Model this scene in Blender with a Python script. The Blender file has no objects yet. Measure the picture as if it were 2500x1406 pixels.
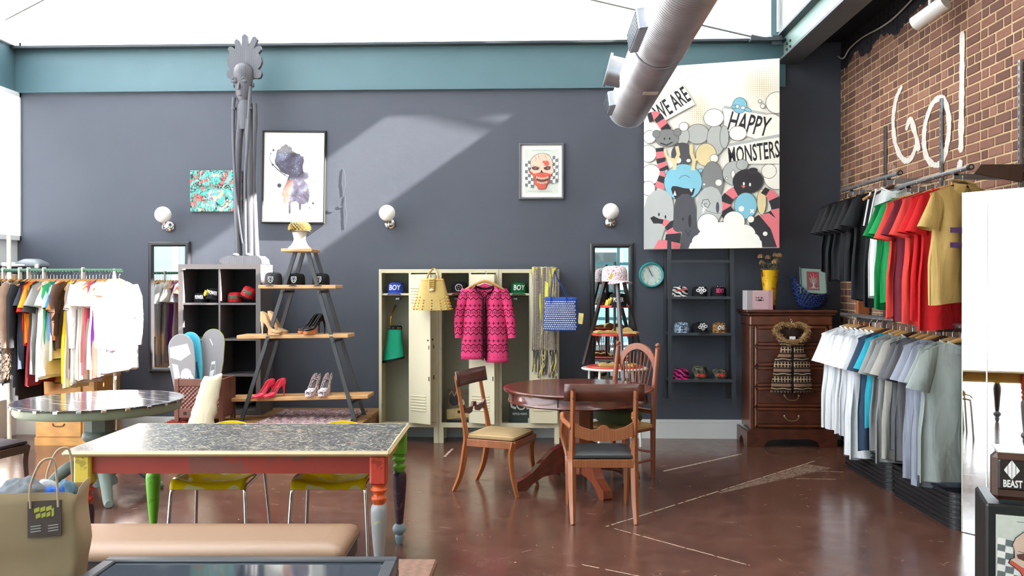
import bpy, bmesh, math, random
from mathutils import Vector, Matrix, noise
random.seed(7)
PI = math.pi
scn = bpy.context.scene
COL = scn.collection
# ------------------------------------------------------------------ camera
F, EYE, YAW = 2100.0, 1.667, math.radians(2.0)
PIT = math.atan(8 / F)
cam = bpy.data.objects.new('camera', bpy.data.cameras.new('camera'))
COL.objects.link(cam)
cam.location = (0, 0, EYE)
cam.rotation_euler = (PI / 2 - PIT, 0, YAW)
cam.data.sensor_width = 36
cam.data.lens = 36 * F / 2500
cam.data.clip_start = .05
scn.camera = cam
# ------------------------------------------------------------------ world, sun, exposure
wd = bpy.data.worlds.new('sky'); scn.world = wd; wd.use_nodes = True
bg = wd.node_tree.nodes['Background']
bg.inputs['Color'].default_value = (.90, .955, 1, 1)
bg.inputs['Strength'].default_value = 7.0
sun = bpy.data.objects.new('sun', bpy.data.lights.new('sun', 'SUN'))
COL.objects.link(sun)
sun.data.energy = 85
sun.data.color = (1, .93, .82)
sun.data.angle = math.radians(.6)
sun.rotation_euler = Vector((-1, .12, -.70)).to_track_quat('-Z', 'Y').to_euler()
sun.location = (6, 7, 9)
vs = scn.view_settings
vs.view_transform = 'Standard'; vs.look = 'None'; vs.gamma = 1; vs.use_curve_mapping = False
vs.exposure = 0.08
scn.cycles.max_bounces = 8
scn.cycles.diffuse_bounces = 5
scn.cycles.transparent_max_bounces = 16
scn.cycles.caustics_reflective = False
scn.cycles.caustics_refractive = False
scn.cycles.sample_clamp_indirect = 12
# ------------------------------------------------------------------ pixel -> place (2500x1406 frame)
_c, _s, _cp, _sp = math.cos(YAW), math.sin(YAW), math.cos(PIT), math.sin(PIT)
_R = Vector((_c, _s, 0)); _D = Vector((-_s * _cp, _c * _cp, -_sp)); _U = _R.cross(_D)
CAM = Vector((0, 0, EYE))
def ray(u, v): return _D + _R * ((u - 1250) / F) + _U * ((703 - v) / F)
def Py(u, v, y): r = ray(u, v); return CAM + r * (y / r.y)
def Pz(u, v, z): r = ray(u, v); return CAM + r * ((z - EYE) / r.z)
def Px(u, v, x): r = ray(u, v); return CAM + r * (x / r.x)
def K(xc, d, z=0): return Vector((xc * _c - d * _s, xc * _s + d * _c, z))     # camera-axis floor coordinates
WY = 9.4      # back wall
RX = 3.22     # brick wall
LX = -5.85    # left wall
# ------------------------------------------------------------------ mesh builder
class MB:
    def __init__(s): s.v = []; s.f = []; s.m = []; s.s = []
    def add(s, vs, fs, mi=0, M=None, sm=False):
        b = len(s.v)
        s.v += [tuple(M @ Vector(p)) if M is not None else tuple(p) for p in vs]
        for f in fs: s.f.append([b + i for i in f]); s.m.append(mi); s.s.append(sm)
        return s
    def box(s, x0, x1, y0, y1, z0, z1, mi=0, M=None, bev=0):
        if bev <= 0:
            v = [(x, y, z) for x in (x0, x1) for y in (y0, y1) for z in (z0, z1)]
            return s.add(v, [(0, 1, 3, 2), (4, 6, 7, 5), (0, 4, 5, 1), (2, 3, 7, 6), (0, 2, 6, 4), (1, 5, 7, 3)], mi, M)
        X, Y, Z = (x0, x1), (y0, y1), (z0, z1); v = []; idx = {}
        b = min(bev, abs(x1 - x0) * .49, abs(y1 - y0) * .49, abs(z1 - z0) * .49)
        for i in (0, 1):
            for j in (0, 1):
                for k in (0, 1):
                    p = [X[i], Y[j], Z[k]]; sg = [b if t == 0 else -b for t in (i, j, k)]
                    for a in range(3):
                        q = list(p)
                        for o in range(3):
                            if o != a: q[o] += sg[o]
                        idx[(i, j, k, a)] = len(v); v.append(q)
        f = []
        for a in range(3):
            o1, o2 = [o for o in range(3) if o != a]
            for t in (0, 1):
                q = []
                for (m, n) in ((0, 0), (0, 1), (1, 1), (1, 0)):
                    c = [0, 0, 0]; c[a] = t; c[o1] = m; c[o2] = n; q.append(idx[(*c, a)])
                f.append(q)
            for m in (0, 1):
                for n in (0, 1):
                    c0 = [0, 0, 0]; c0[o1] = m; c0[o2] = n; c1 = list(c0); c1[a] = 1
                    f.append([idx[(*c0, o1)], idx[(*c1, o1)], idx[(*c1, o2)], idx[(*c0, o2)]])
        for i in (0, 1):
            for j in (0, 1):
                for k in (0, 1): f.append([idx[(i, j, k, a)] for a in range(3)])
        return s.add(v, f, mi, M)
    def loft(s, rings, cap0=True, cap1=True, mi=0, M=None, sm=True, closed=True):
        n = len(rings[0]); v = [p for r in rings for p in r]; f = []
        for i in range(len(rings) - 1):
            for j in range(n if closed else n - 1):
                k = (j + 1) % n
                f.append((i * n + j, i * n + k, (i + 1) * n + k, (i + 1) * n + j))
        s.add(v, f, mi, M, sm)
        if cap0: s.add(rings[0], [list(range(n))[::-1]], mi, M)
        if cap1: s.add(rings[-1], [list(range(n))], mi, M)
        return s
    def tube(s, pts, r, n=8, mi=0, M=None, cap=True, closed=False, sq=1, sm=True):
        pts = [Vector(p) for p in pts]; N = len(pts)
        rs = r if isinstance(r, (list, tuple)) else [r] * N
        up = None; rings = []
        for i, p in enumerate(pts):
            if closed: t = pts[(i + 1) % N] - pts[i - 1]
            else: t = pts[min(i + 1, N - 1)] - pts[max(i - 1, 0)]
            t = t.normalized() if t.length > 1e-9 else Vector((0, 0, 1))
            if up is None:
                up = Vector((0, 0, 1)) if abs(t.z) < .9 else Vector((0, 1, 0))
            a = up - t * up.dot(t)
            if a.length < 1e-6: a = t.orthogonal()
            a.normalize(); b = t.cross(a); up = a
            rings.append([p + a * (rs[i] * math.cos(2 * PI * j / n)) + b * (rs[i] * sq * math.sin(2 * PI * j / n)) for j in range(n)])
        if closed: rings.append(rings[0]); cap = False
        return s.loft(rings, cap, cap, mi, M, sm)
    def cyl(s, p0, p1, r0, r1=None, n=14, mi=0, M=None, cap=True):
        return s.tube([p0, p1], [r0, r0 if r1 is None else r1], n, mi, M, cap)
    def lathe(s, prof, n=20, c=(0, 0, 0), mi=0, M=None, cap=True, sx=1, sy=1):
        rings = [[(c[0] + sx * r * math.cos(2 * PI * j / n), c[1] + sy * r * math.sin(2 * PI * j / n), c[2] + z) for j in range(n)] for r, z in prof]
        return s.loft(rings, cap, cap, mi, M)
    def ball(s, c, r, nu=16, nv=10, mi=0, M=None):
        rx, ry, rz = r if isinstance(r, (tuple, list)) else (r, r, r)
        rings = []
        for i in range(nv + 1):
            a = PI * i / nv; q = max(math.sin(a), .002)
            rings.append([(c[0] + rx * q * math.cos(2 * PI * j / nu), c[1] + ry * q * math.sin(2 * PI * j / nu), c[2] - rz * math.cos(a)) for j in range(nu)])
        return s.loft(rings, True, True, mi, M)
    def prism(s, poly, y0, y1, mi=0, M=None, sm=False):      # polygon in x,z pushed through y
        a = [(x, y0, z) for x, z in poly]; b = [(x, y1, z) for x, z in poly]
        return s.loft([a, b], True, True, mi, M, sm)
    def slab(s, poly, z0, z1, mi=0, M=None, sm=False):       # polygon in x,y pushed through z
        return s.loft([[(x, y, z0) for x, y in poly], [(x, y, z1) for x, y in poly]], True, True, mi, M, sm)
    def grid(s, fn, nu, nv, mi=0, M=None, sm=True):
        v = [fn(i / nu, j / nv) for j in range(nv + 1) for i in range(nu + 1)]; w = nu + 1
        return s.add(v, [(j * w + i, j * w + i + 1, (j + 1) * w + i + 1, (j + 1) * w + i) for j in range(nv) for i in range(nu)], mi, M, sm)
    def mesh(s, name, mats, ang=46):
        me = bpy.data.meshes.new(name); me.from_pydata(s.v, [], s.f)
        for m in (mats if isinstance(mats, (list, tuple)) else [mats]): me.materials.append(m)
        me.polygons.foreach_set('material_index', s.m)
        me.polygons.foreach_set('use_smooth', s.s)
        bm = bmesh.new(); bm.from_mesh(me); bmesh.ops.recalc_face_normals(bm, faces=bm.faces[:]); bm.to_mesh(me); bm.free()
        if any(s.s): me.set_sharp_from_angle(angle=math.radians(ang))
        me.update(); return me
    def build(s, name, mats, parent=None, loc=(0, 0, 0), rot=(0, 0, 0), ang=46):
        return put(name, s.mesh(name, mats, ang), parent, loc, rot)
def put(name, me, parent=None, loc=(0, 0, 0), rot=(0, 0, 0)):
    o = bpy.data.objects.new(name, me); COL.objects.link(o)
    o.location = loc; o.rotation_euler = rot
    if parent is not None: o.parent = parent
    return o
def tag(o, label=None, cat=None, group=None, kind=None):
    if label: o['label'] = label
    if cat: o['category'] = cat
    if group: o['group'] = group
    if kind: o['kind'] = kind
    return o
def thing(name, label, cat, loc=(0, 0, 0), rz=0, group=None, rot=None):
    o = bpy.data.objects.new(name, None); COL.objects.link(o); o.empty_display_size = .1
    o.location = loc; o.rotation_euler = rot if rot else (0, 0, rz)
    return tag(o, label, cat, group)
def copy_tree(o, parent=None):
    c = o.copy(); COL.objects.link(c)
    if parent is not None: c.parent = parent
    for ch in [k for k in bpy.data.objects if k.parent == o]: copy_tree(ch, c)
    return c
def struct(name, mb, mats, parent=None):
    o = mb.build(name, mats, parent)
    if parent is None: o['kind'] = 'structure'
    return o
def MT(x=0, y=0, z=0, rz=0, rx=0, ry=0, s=1):
    return Matrix.Translation((x, y, z)) @ Matrix.Rotation(rz, 4, 'Z') @ Matrix.Rotation(ry, 4, 'Y') @ Matrix.Rotation(rx, 4, 'X') @ Matrix.Scale(s, 4)
def arc(cx, cz, r, a0, a1, n=10, ry=None):
    ry = r if ry is None else ry
    return [(cx + r * math.cos(math.radians(a0 + (a1 - a0) * i / n)), cz + ry * math.sin(math.radians(a0 + (a1 - a0) * i / n))) for i in range(n + 1)]
def ell(cx, cy, rx, ry=None, n=28, rot=0):
    ry = rx if ry is None else ry; c, s_ = math.cos(rot), math.sin(rot)
    return [(cx + rx * math.cos(2 * PI * i / n) * c - ry * math.sin(2 * PI * i / n) * s_, cy + rx * math.cos(2 * PI * i / n) * s_ + ry * math.sin(2 * PI * i / n) * c) for i in range(n)]
def sp(prof, n=4): return [(max(q.x, .001), q.y) for q in bez([(r, z, 0) for r, z in prof], n)]
def bez(p, n=14):
    p = [Vector(q) for q in p]; out = []
    for i in range(len(p) - 1):
        a, b, c, d = p[max(i - 1, 0)], p[i], p[i + 1], p[min(i + 2, len(p) - 1)]
        for k in range(n):
            t = k / n
            out.append(.5 * ((2 * b) + (c - a) * t + (2 * a - 5 * b + 4 * c - d) * t * t + (3 * b - a - 3 * c + d) * t ** 3))
    return out + [p[-1]]
# ------------------------------------------------------------------ materials
def lin(c): return tuple(((x / 255) / 12.92 if x / 255 <= .04045 else ((x / 255 + .055) / 1.055) ** 2.4) for x in c)
MATS = {}
class X:                                   # shader maths with operators
    def __init__(s, nt, k): s.nt = nt; s.k = k
    def op(s, o, b=None, flip=False):
        n = s.nt.nodes.new('ShaderNodeMath'); n.operation = o; a = s
        if flip: a, b = b, a
        for i, q in enumerate((a, b)):
            if q is None: continue
            if isinstance(q, X): s.nt.links.new(q.k, n.inputs[i])
            else: n.inputs[i].default_value = q
        return X(s.nt, n.outputs[0])
    def __add__(s, b): return s.op('ADD', b)
    def __radd__(s, b): return s.op('ADD', b)
    def __sub__(s, b): return s.op('SUBTRACT', b)
    def __rsub__(s, b): return s.op('SUBTRACT', b, True)
    def __mul__(s, b): return s.op('MULTIPLY', b)
    def __rmul__(s, b): return s.op('MULTIPLY', b)
    def __truediv__(s, b): return s.op('DIVIDE', b)
    def lt(s, b): return s.op('LESS_THAN', b)
    def gt(s, b): return s.op('GREATER_THAN', b)
    def fr(s): return s.op('FRACT')
    def ab(s): return s.op('ABSOLUTE')
    def mx(s, b): return s.op('MAXIMUM', b)
    def mn(s, b): return s.op('MINIMUM', b)
    def sin(s): return s.op('SINE')
class G:                                   # node-graph helper
    def __init__(s, name, rough=.6, metal=0, spec=.5):
        s.mat = bpy.data.materials.new(name); s.mat.use_nodes = True; s.nt = s.mat.node_tree
        s.b = s.nt.nodes['Principled BSDF']
        s.b.inputs['Roughness'].default_value = rough; s.b.inputs['Metallic'].default_value = metal
        s.b.inputs['Specular IOR Level'].default_value = spec
        tc = s.nt.nodes.new('ShaderNodeTexCoord'); s.co = tc.outputs['Object']; s.gen = tc.outputs['Generated']
        MATS[name] = s.mat
    def xyz(s, k=None):
        n = s.nt.nodes.new('ShaderNodeSeparateXYZ'); s.nt.links.new(k or s.co, n.inputs[0])
        return [X(s.nt, q) for q in n.outputs]
    def map(s, scale=(1, 1, 1), rot=(0, 0, 0), k=None):
        k = k or s.co
        for key, val in (('Rotation', rot), ('Scale', scale)):
            if key == 'Rotation' and not any(rot): continue
            n = s.nt.nodes.new('ShaderNodeMapping'); n.inputs[key].default_value = val; s.nt.links.new(k, n.inputs[0]); k = n.outputs[0]
        return k
    def noise(s, scale=5, det=3, rough=.5, dist=0, k=None):
        n = s.nt.nodes.new('ShaderNodeTexNoise'); n.inputs['Scale'].default_value = scale; n.inputs['Detail'].default_value = det
        n.inputs['Roughness'].default_value = rough; n.inputs['Distortion'].default_value = dist
        s.nt.links.new(k or s.co, n.inputs['Vector']); return X(s.nt, n.outputs['Fac'])
    def voro(s, scale=5, k=None, feat='F1', out='Distance'):
        n = s.nt.nodes.new('ShaderNodeTexVoronoi'); n.inputs['Scale'].default_value = scale; n.feature = feat
        s.nt.links.new(k or s.co, n.inputs['Vector']); return X(s.nt, n.outputs[out])
    def wave(s, scale=5, dist=2, det=2, k=None, d='X'):
        n = s.nt.nodes.new('ShaderNodeTexWave'); n.inputs['Scale'].default_value = scale; n.inputs['Distortion'].default_value = dist
        n.inputs['Detail'].default_value = det; n.bands_direction = d
        s.nt.links.new(k or s.co, n.inputs['Vector']); return X(s.nt, n.outputs['Fac'])
    def ramp(s, x, stops, const=False):
        n = s.nt.nodes.new('ShaderNodeValToRGB'); e = n.color_ramp.elements
        if const: n.color_ramp.interpolation = 'CONSTANT'
        while len(e) < len(stops): e.new(.5)
        for q, (p, c) in zip(e, stops): q.position = p; q.color = (*c, 1)
        s.nt.links.new(x.k, n.inputs[0]); return n.outputs[0]
    def mix(s, f, a, b):
        n = s.nt.nodes.new('ShaderNodeMix'); n.data_type = 'RGBA'
        for q, i in ((f, 0), (a, 6), (b, 7)):
            if isinstance(q, X): s.nt.links.new(q.k, n.inputs[i])
            elif isinstance(q, (int, float)): n.inputs[i].default_value = q
            elif isinstance(q, tuple): n.inputs[i].default_value = (*q[:3], 1)
            else: s.nt.links.new(q, n.inputs[i])
        return n.outputs[2]
    def col(s, c):
        if isinstance(c, tuple): s.b.inputs['Base Color'].default_value = (*c[:3], 1)
        else: s.nt.links.new(c, s.b.inputs['Base Color'])
        return s
    def rough(s, x): s.nt.links.new(x.k, s.b.inputs['Roughness']); return s
    def bump(s, x, st=.3, d=.01):
        n = s.nt.nodes.new('ShaderNodeBump'); n.inputs['Strength'].default_value = st; n.inputs['Distance'].default_value = d
        s.nt.links.new(x.k, n.inputs['Height']); s.nt.links.new(n.outputs[0], s.b.inputs['Normal']); return s
def pm(name, rgb, rough=.6, metal=0, var=.1, scale=9, bump=0, bs=60, spec=.5):
    if name in MATS: return MATS[name]
    g = G(name, rough, metal, spec); c = lin(rgb)
    n = g.noise(scale, 4)
    g.col(g.mix(n, tuple(q * (1 - var) for q in c), tuple(min(1, q * (1 + var)) for q in c)))
    if bump: g.bump(g.noise(bs, 3), bump, .004)
    return g.mat
def cloth(name, rgb, var=.12):
    if name in MATS: return MATS[name]
    g = G(name, .85, 0, .2); c = lin(rgb); n = g.noise(6, 4)
    g.col(g.mix(n, tuple(q * (1 - var) for q in c), tuple(min(1, q * (1 + var)) for q in c)))
    g.bump(g.noise(420, 2) * .05 + g.noise(7, 2, .5, .8, g.map((1.5, 1.5, .5))) * 1.0, .5, .03)
    return g.mat
def wood(name, rgb, rough=.35, var=.25, st=(1, 1, 9), scale=7, coat=0):
    if name in MATS: return MATS[name]
    g = G(name, rough); c = lin(rgb)
    k = g.map(tuple(1 / q * 4 for q in st))
    n = g.noise(scale, 5, .6, .6, k); w = g.wave(scale * .8, 6, 3, k)
    f = n * .7 + w * .3
    g.col(g.ramp(f, [(.25, tuple(q * (1 - var) for q in c)), (.55, c), (.8, tuple(min(1, q * (1 + var)) for q in c))]))
    if coat: g.b.inputs['Coat Weight'].default_value = coat; g.b.inputs['Coat Roughness'].default_value = .12
    return g.mat
def glassy(name, tint=(1, 1, 1), refl=.07, rough=.02):
    if name in MATS: return MATS[name]
    m = bpy.data.materials.new(name); m.use_nodes = True; nt = m.node_tree; nt.nodes.clear()
    o = nt.nodes.new('ShaderNodeOutputMaterial'); t = nt.nodes.new('ShaderNodeBsdfTransparent'); gl = nt.nodes.new('ShaderNodeBsdfGlossy')
    mx = nt.nodes.new('ShaderNodeMixShader'); t.inputs[0].default_value = (*tint, 1); gl.inputs['Roughness'].default_value = rough
    mx.inputs[0].default_value = refl
    nt.links.new(t.outputs[0], mx.inputs[1]); nt.links.new(gl.outputs[0], mx.inputs[2]); nt.links.new(mx.outputs[0], o.inputs[0])
    MATS[name] = m; return m
BLACK = pm('black_satin', (24, 24, 26), .45, 0, .2)
MATTE = pm('black_matte', (30, 30, 33), .8, 0, .2)
WHITE = pm('white_paint', (232, 232, 228), .45, 0, .03)
PAPERW = pm('white_paper', (240, 240, 236), .8, 0, .02)
CHROME = pm('chrome', (200, 198, 195), .14, 1, .05)
STEEL = pm('galvanised_steel', (165, 170, 176), .38, 1, .12, 14)
TEAL = pm('teal_steel_paint', (82, 112, 122), .5, 0, .08, 3)
DARKG = pm('dark_grey_paint', (62, 63, 66), .55, 0, .1)
MIRR = pm('mirror_silver', (236, 240, 240), .015, 1, .01)
PANE = glassy('window_glass')
PICG = glassy('picture_glass', (1, 1, 1), .05, .03)
INK = pm('print_black', (30, 29, 33), .75, 0, .1)
WTXT = pm('print_white', (240, 240, 240), .6, 0, .02)
YTAG = pm('hang_tag_yellow', (214, 186, 60), .6, 0, .15, 40)
ORD = 'first second third fourth fifth sixth seventh eighth ninth tenth eleventh twelfth thirteenth fourteenth fifteenth sixteenth seventeenth eighteenth nineteenth twentieth'.split()
def ordn(i): return ORD[i] if i < 20 else 'twenty-' + ORD[i - 20] if i < 29 else 'thirtieth' if i == 29 else 'thirty-' + ORD[i - 30]
# ------------------------------------------------------------------ lettering
def text_mesh(s, size, mat, ext=.002, bend=0, shear=0, spacing=1.0, sx=1.0, bold=0):
    cu = bpy.data.curves.new('lettering', 'FONT'); cu.body = s; cu.size = size; cu.extrude = ext; cu.align_x = 'CENTER'
    cu.shear = shear; cu.space_character = spacing; cu.resolution_u = 2; cu.offset = bold
    o = bpy.data.objects.new('lettering', cu); COL.objects.link(o)
    me = bpy.data.meshes.new_from_object(o.evaluated_get(bpy.context.evaluated_depsgraph_get()))
    bpy.data.objects.remove(o); bpy.data.curves.remove(cu)
    for v in me.vertices:          # text plane x,y -> x,z facing -y; bend wraps it round a crown
        x, y, z = v.co; x *= sx
        if bend: v.co = (bend * math.sin(x / bend), -(bend + z) * math.cos(x / bend) + bend, y)
        else: v.co = (x, -z, y)
    me.materials.clear(); me.materials.append(mat); me.name = 'lettering'
    return me
def text(s, size, mat, parent, loc, rot=(0, 0, 0), **kw):
    return put('lettering', text_mesh(s, size, mat, **kw), parent, loc, rot)
def art(parent, name, shapes, mats, y=-.001, step=.00025):      # flat print: polygons in x,z, one thin layer each
    mb = MB()
    for i, (poly, mi) in enumerate(shapes):
        mb.add([(p[0], y - step * i, p[1]) for p in poly], [list(range(len(poly)))], mi)
    me = bpy.data.meshes.new(name); me.from_pydata(mb.v, [], mb.f)
    for m in mats: me.materials.append(m)
    me.polygons.foreach_set('material_index', mb.m); me.update()
    return put(name, me, parent)
def line(pts, w):                                                 # polyline -> ribbon polygon
    pts = [Vector((p[0], p[1])) for p in pts]; a = []; b = []
    for i, p in enumerate(pts):
        t = (pts[min(i + 1, len(pts) - 1)] - pts[max(i - 1, 0)]).normalized(); n = Vector((-t.y, t.x))
        ww = w[i] if isinstance(w, (list, tuple)) else w
        a.append(tuple(p + n * ww / 2)); b.append(tuple(p - n * ww / 2))
    return a + b[::-1]
# ================================================================== SETTING
def floor_mat():
    g = G('stained_concrete', .24)
    x, y, z = g.xyz()
    n1 = g.noise(.9, 5, .6); n2 = g.noise(7, 5, .6); n3 = g.noise(60, 3)
    base = g.ramp(n1 * .45 + n2 * .4 + n3 * .15, [(.3, lin((68, 44, 37))), (.5, lin((92, 61, 51))), (.7, lin((116, 84, 72)))])
    wear = None
    def seg(a, b, w):
        p, q = Pz(*a, 0), Pz(*b, 0); d = (q - p); L = d.length; d /= L
        t = (x - p.x) * d.x + (y - p.y) * d.y
        dist = ((x - p.x) * (-d.y) + (y - p.y) * d.x + (n2 - .5) * .012).ab()
        return dist.lt(w) * t.gt(0) * t.lt(L)
    for a, b, w in (((1480, 1285), (1990, 1125), .007), ((1500, 1290), (1830, 1380), .005), ((1620, 1150), (1810, 1108), .012),
                    ((1420, 1378), (1560, 1406), .005), ((1940, 1148), (2060, 1152), .006), ((1945, 1168), (2040, 1170), .005), ((1085, 1115), (1105, 1095), .012)):
        m = seg(a, b, w) * g.noise(24, 3).gt(.42); wear = m if wear is None else wear.mx(m)
    # worn patch beside the long joint
    p, q = Pz(1755, 1203, 0), Pz(1990, 1128, 0); d = (q - p); L = d.length; d /= L
    t = ((x - p.x) * d.x + (y - p.y) * d.y) / L
    dist = (x - p.x) * d.y - (y - p.y) * d.x
    streak = g.noise(9, 5, .7, 0, g.map((3, 14, 1), (0, 0, -.5)))
    patch = dist.gt(-.01) * (dist - t * .42 * streak - .02).lt(0) * t.gt(0) * t.lt(.92) * (streak.gt(.36))
    wear = wear.mx(patch * (streak - .3) * 1.5 * g.noise(40, 3).gt(.4))
    # scuffs and scratches in three directions
    for r, sc, th in ((.3, (2.2, 30, 1), .735), (1.4, (2.6, 36, 1), .745), (2.4, (2, 26, 1), .74)):
        s = g.noise(1.6, 2, .5, .3, g.map(sc, (0, 0, r))); wear = wear.mx(s.gt(th) * n2.gt(.52) * .38)
    sp = g.voro(5.5).lt(.035) * n2.gt(.5); wear = wear.mx(sp * .8)
    g.col(g.mix(wear.mn(1), base, lin((178, 160, 142))))
    g.rough(n2 * .22 + .09 + wear * .3)
    g.bump(n3 * .3 + n2, .06, .01)
    return g.mat
struct('floor', MB().box(-6.2, 3.5, -3.4, 9.6, -.12, 0), floor_mat())
GRD = pm('pale_paving', (196, 194, 188), .9, 0, .1, 1)
struct('ground', MB().box(-40, 40, -40, 50, -.2, -.13), GRD)
def wall_mat():
    g = G('charcoal_blue_wall', .55, 0, .35)
    n = g.noise(1.3, 5, .6); f = g.noise(90, 2)
    v = g.voro(1.6, g.map((1, 1, .55)), 'DISTANCE_TO_EDGE')
    g.col(g.mix(n, lin((70, 74, 86)), lin((81, 85, 97))))
    g.bump(n * .6 + f * .08 + g.noise(14, 4) * .3, .22, .012)
    return g.mat
WALLM = wall_mat()
wb = struct('wall_back', MB().box(LX, RX, WY, WY + .2, 0, 4.0).box(2.5, RX, WY, WY + .2, 4.0, 4.4), WALLM)
BASEW = pm('baseboard_white', (222, 224, 224), .4, 0, .03)
bb = MB().box(LX, RX, WY - .025, WY, 0, .17).box(LX, RX, WY - .018, WY, .17, .205, bev=.004)
struct('baseboard_back', bb, BASEW)
struct('trim_1', MB().box(-1.5, RX, WY - .015, WY, .41, .435), WALLM)        # low painted rail on the dark wall
# plaster repairs on the dark wall
rep = MB()
for (u, v, w, h) in ((838, 440, 14, 70), (842, 520, 10, 90), (806, 515, 20, 8), (830, 505, 16, 7), (770, 560, 6, 6)):
    c = Py(u, v, WY)
    pts = [(c.x + w / 460 * math.cos(a) * random.uniform(.5, 1.2), c.z + h / 460 * math.sin(a) * random.uniform(.5, 1.2)) for a in [2 * PI * i / 11 for i in range(11)]]
    rep.prism(pts, WY - .004, WY + .01)
rep.build('plaster_patch', WALLM, wb)
# steel beam along the back, its flanges throw the grazing shade on the wall
b1 = MB().box(LX - .2, 2.62, WY - .03, WY + .2, 3.80, 4.27)
t1 = struct('trim_2', b1, TEAL)
DKT = pm('dark_flange_paint', (54, 62, 68), .5, 0, .1)
MB().box(LX - .2, 2.62, WY - .13, WY + .25, 4.27, 4.295).build('flange', DKT, t1)
MB().box(LX - .2, 2.5, WY - .045, WY - .03, 3.80, 3.812).build('flange', TEAL, t1)
# side beam: runs along the right of the roof monitor
t2 = struct('trim_3', MB().box(2.60, 2.64, .5, WY + .2, 4.07, 4.33), pm('pale_teal_paint', (128, 156, 150), .45, 0, .06))
MB().box(2.52, 2.74, .5, WY + .2, 4.33, 4.355).build('flange', DKT, t2)
MB().box(2.52, 2.76, .5, WY + .2, 4.045, 4.07).build('flange', pm('grey_flange_paint', (92, 98, 104), .5, 0, .1), t2)
for yy in (9.1, 9.22):
    for zz in (4.1, 4.16, 4.22): MB().cyl((2.585, yy, zz), (2.60, yy, zz), .014, n=6).build('bolt', DKT, t2)
# dark soffit between the side beam and the brick wall, and the raised roof
struct('ceiling', MB().box(-2.6, 2.64, -3.4, WY + .3, 6.60, 6.70).box(LX - .3, -2.6, -3.4, .5, 6.60, 6.70), WHITE)
struct('trim_4', MB().box(2.76, RX, -3.4, WY + .2, 4.28, 4.36), pm('soffit_dark', (34, 38, 48), .8, 0, .15))
# ---------------- brick wall
def brick_mat():
    g = G('brick', .85, 0, .25)
    oi = g.nt.nodes.new('ShaderNodeObjectInfo'); ge = g.nt.nodes.new('ShaderNodeNewGeometry')
    r = (X(g.nt, oi.outputs['Random']) + X(g.nt, ge.outputs['Random Per Island'])).fr()
    c = g.ramp(r, [(0, lin((96, 70, 63))), (.3, lin((116, 84, 74))), (.55, lin((128, 92, 80))), (.8, lin((138, 99, 84))), (1, lin((156, 118, 100)))])
    n = g.noise(30, 4)
    tc = g.nt.nodes.new('ShaderNodeNewGeometry'); z = g.xyz(tc.outputs['Position'])
    dust = g.noise(2.2, 4, .6, 0, tc.outputs['Position'])
    pale = dust.gt(.56) * z[2].lt(2.85) * z[1].gt(7.3) * g.noise(40, 3, k=tc.outputs['Position'])
    c = g.mix(n * .5, c, lin((100, 68, 58)))
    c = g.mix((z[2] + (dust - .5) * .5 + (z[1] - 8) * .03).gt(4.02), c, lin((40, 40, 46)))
    g.col(g.mix(pale * .7, c, lin((168, 158, 150)))); g.bump(g.noise(70, 4), .5, .006)
    return g.mat
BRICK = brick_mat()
def mortar_mat():
    g = G('mortar_tan', .95, 0, .2); n = g.noise(16, 4); ge = g.nt.nodes.new('ShaderNodeNewGeometry').outputs['Position']; z = g.xyz(ge); dust = g.noise(2.2, 4, .6, 0, ge)
    c = g.mix(n, lin((168, 142, 110)), lin((204, 178, 142)))
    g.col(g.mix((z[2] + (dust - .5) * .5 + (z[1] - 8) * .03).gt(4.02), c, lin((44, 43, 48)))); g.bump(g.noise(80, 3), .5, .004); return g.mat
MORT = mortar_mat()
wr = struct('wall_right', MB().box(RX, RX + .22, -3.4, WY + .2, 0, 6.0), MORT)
def brick_box(L): return MB().box(-.005, .02, -L / 2, L / 2, -.031, .031, bev=.004)
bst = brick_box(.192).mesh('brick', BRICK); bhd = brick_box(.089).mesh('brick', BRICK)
bricks = []
row = 0; zz = .04
while zz < 4.3:
    y = WY - .01; head = row % 6 == 3; flem = row % 6 in (1, 5)
    y -= random.uniform(0, .02) + (.104 if row % 2 else 0)
    k = 0
    if row % 2: bricks.append((WY - .055, zz, 1))
    while y > 4.9:
        h = head or (flem and k % 2 == 0)
        L = .106 if h else .210
        bricks.append((y - L / 2, zz, 1 if h else 0)); y -= L; k += 1
    zz += .0735; row += 1
def vis(b):   # the brickwork above the clothes that the photograph shows
    return b[1] > 2.05 and b[0] > 5.6
near = sorted([b for b in bricks if vis(b)], key=lambda b: (b[2], b[0]))[:300]
ns = set(near); rest = MB()
for b in bricks:
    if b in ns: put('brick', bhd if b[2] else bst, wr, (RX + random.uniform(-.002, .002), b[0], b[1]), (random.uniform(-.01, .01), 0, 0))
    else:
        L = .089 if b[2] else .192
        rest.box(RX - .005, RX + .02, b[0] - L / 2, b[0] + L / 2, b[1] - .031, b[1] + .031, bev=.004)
ro = rest.build('brick_courses', BRICK, wr); ro['kind'] = 'stuff'
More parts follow.
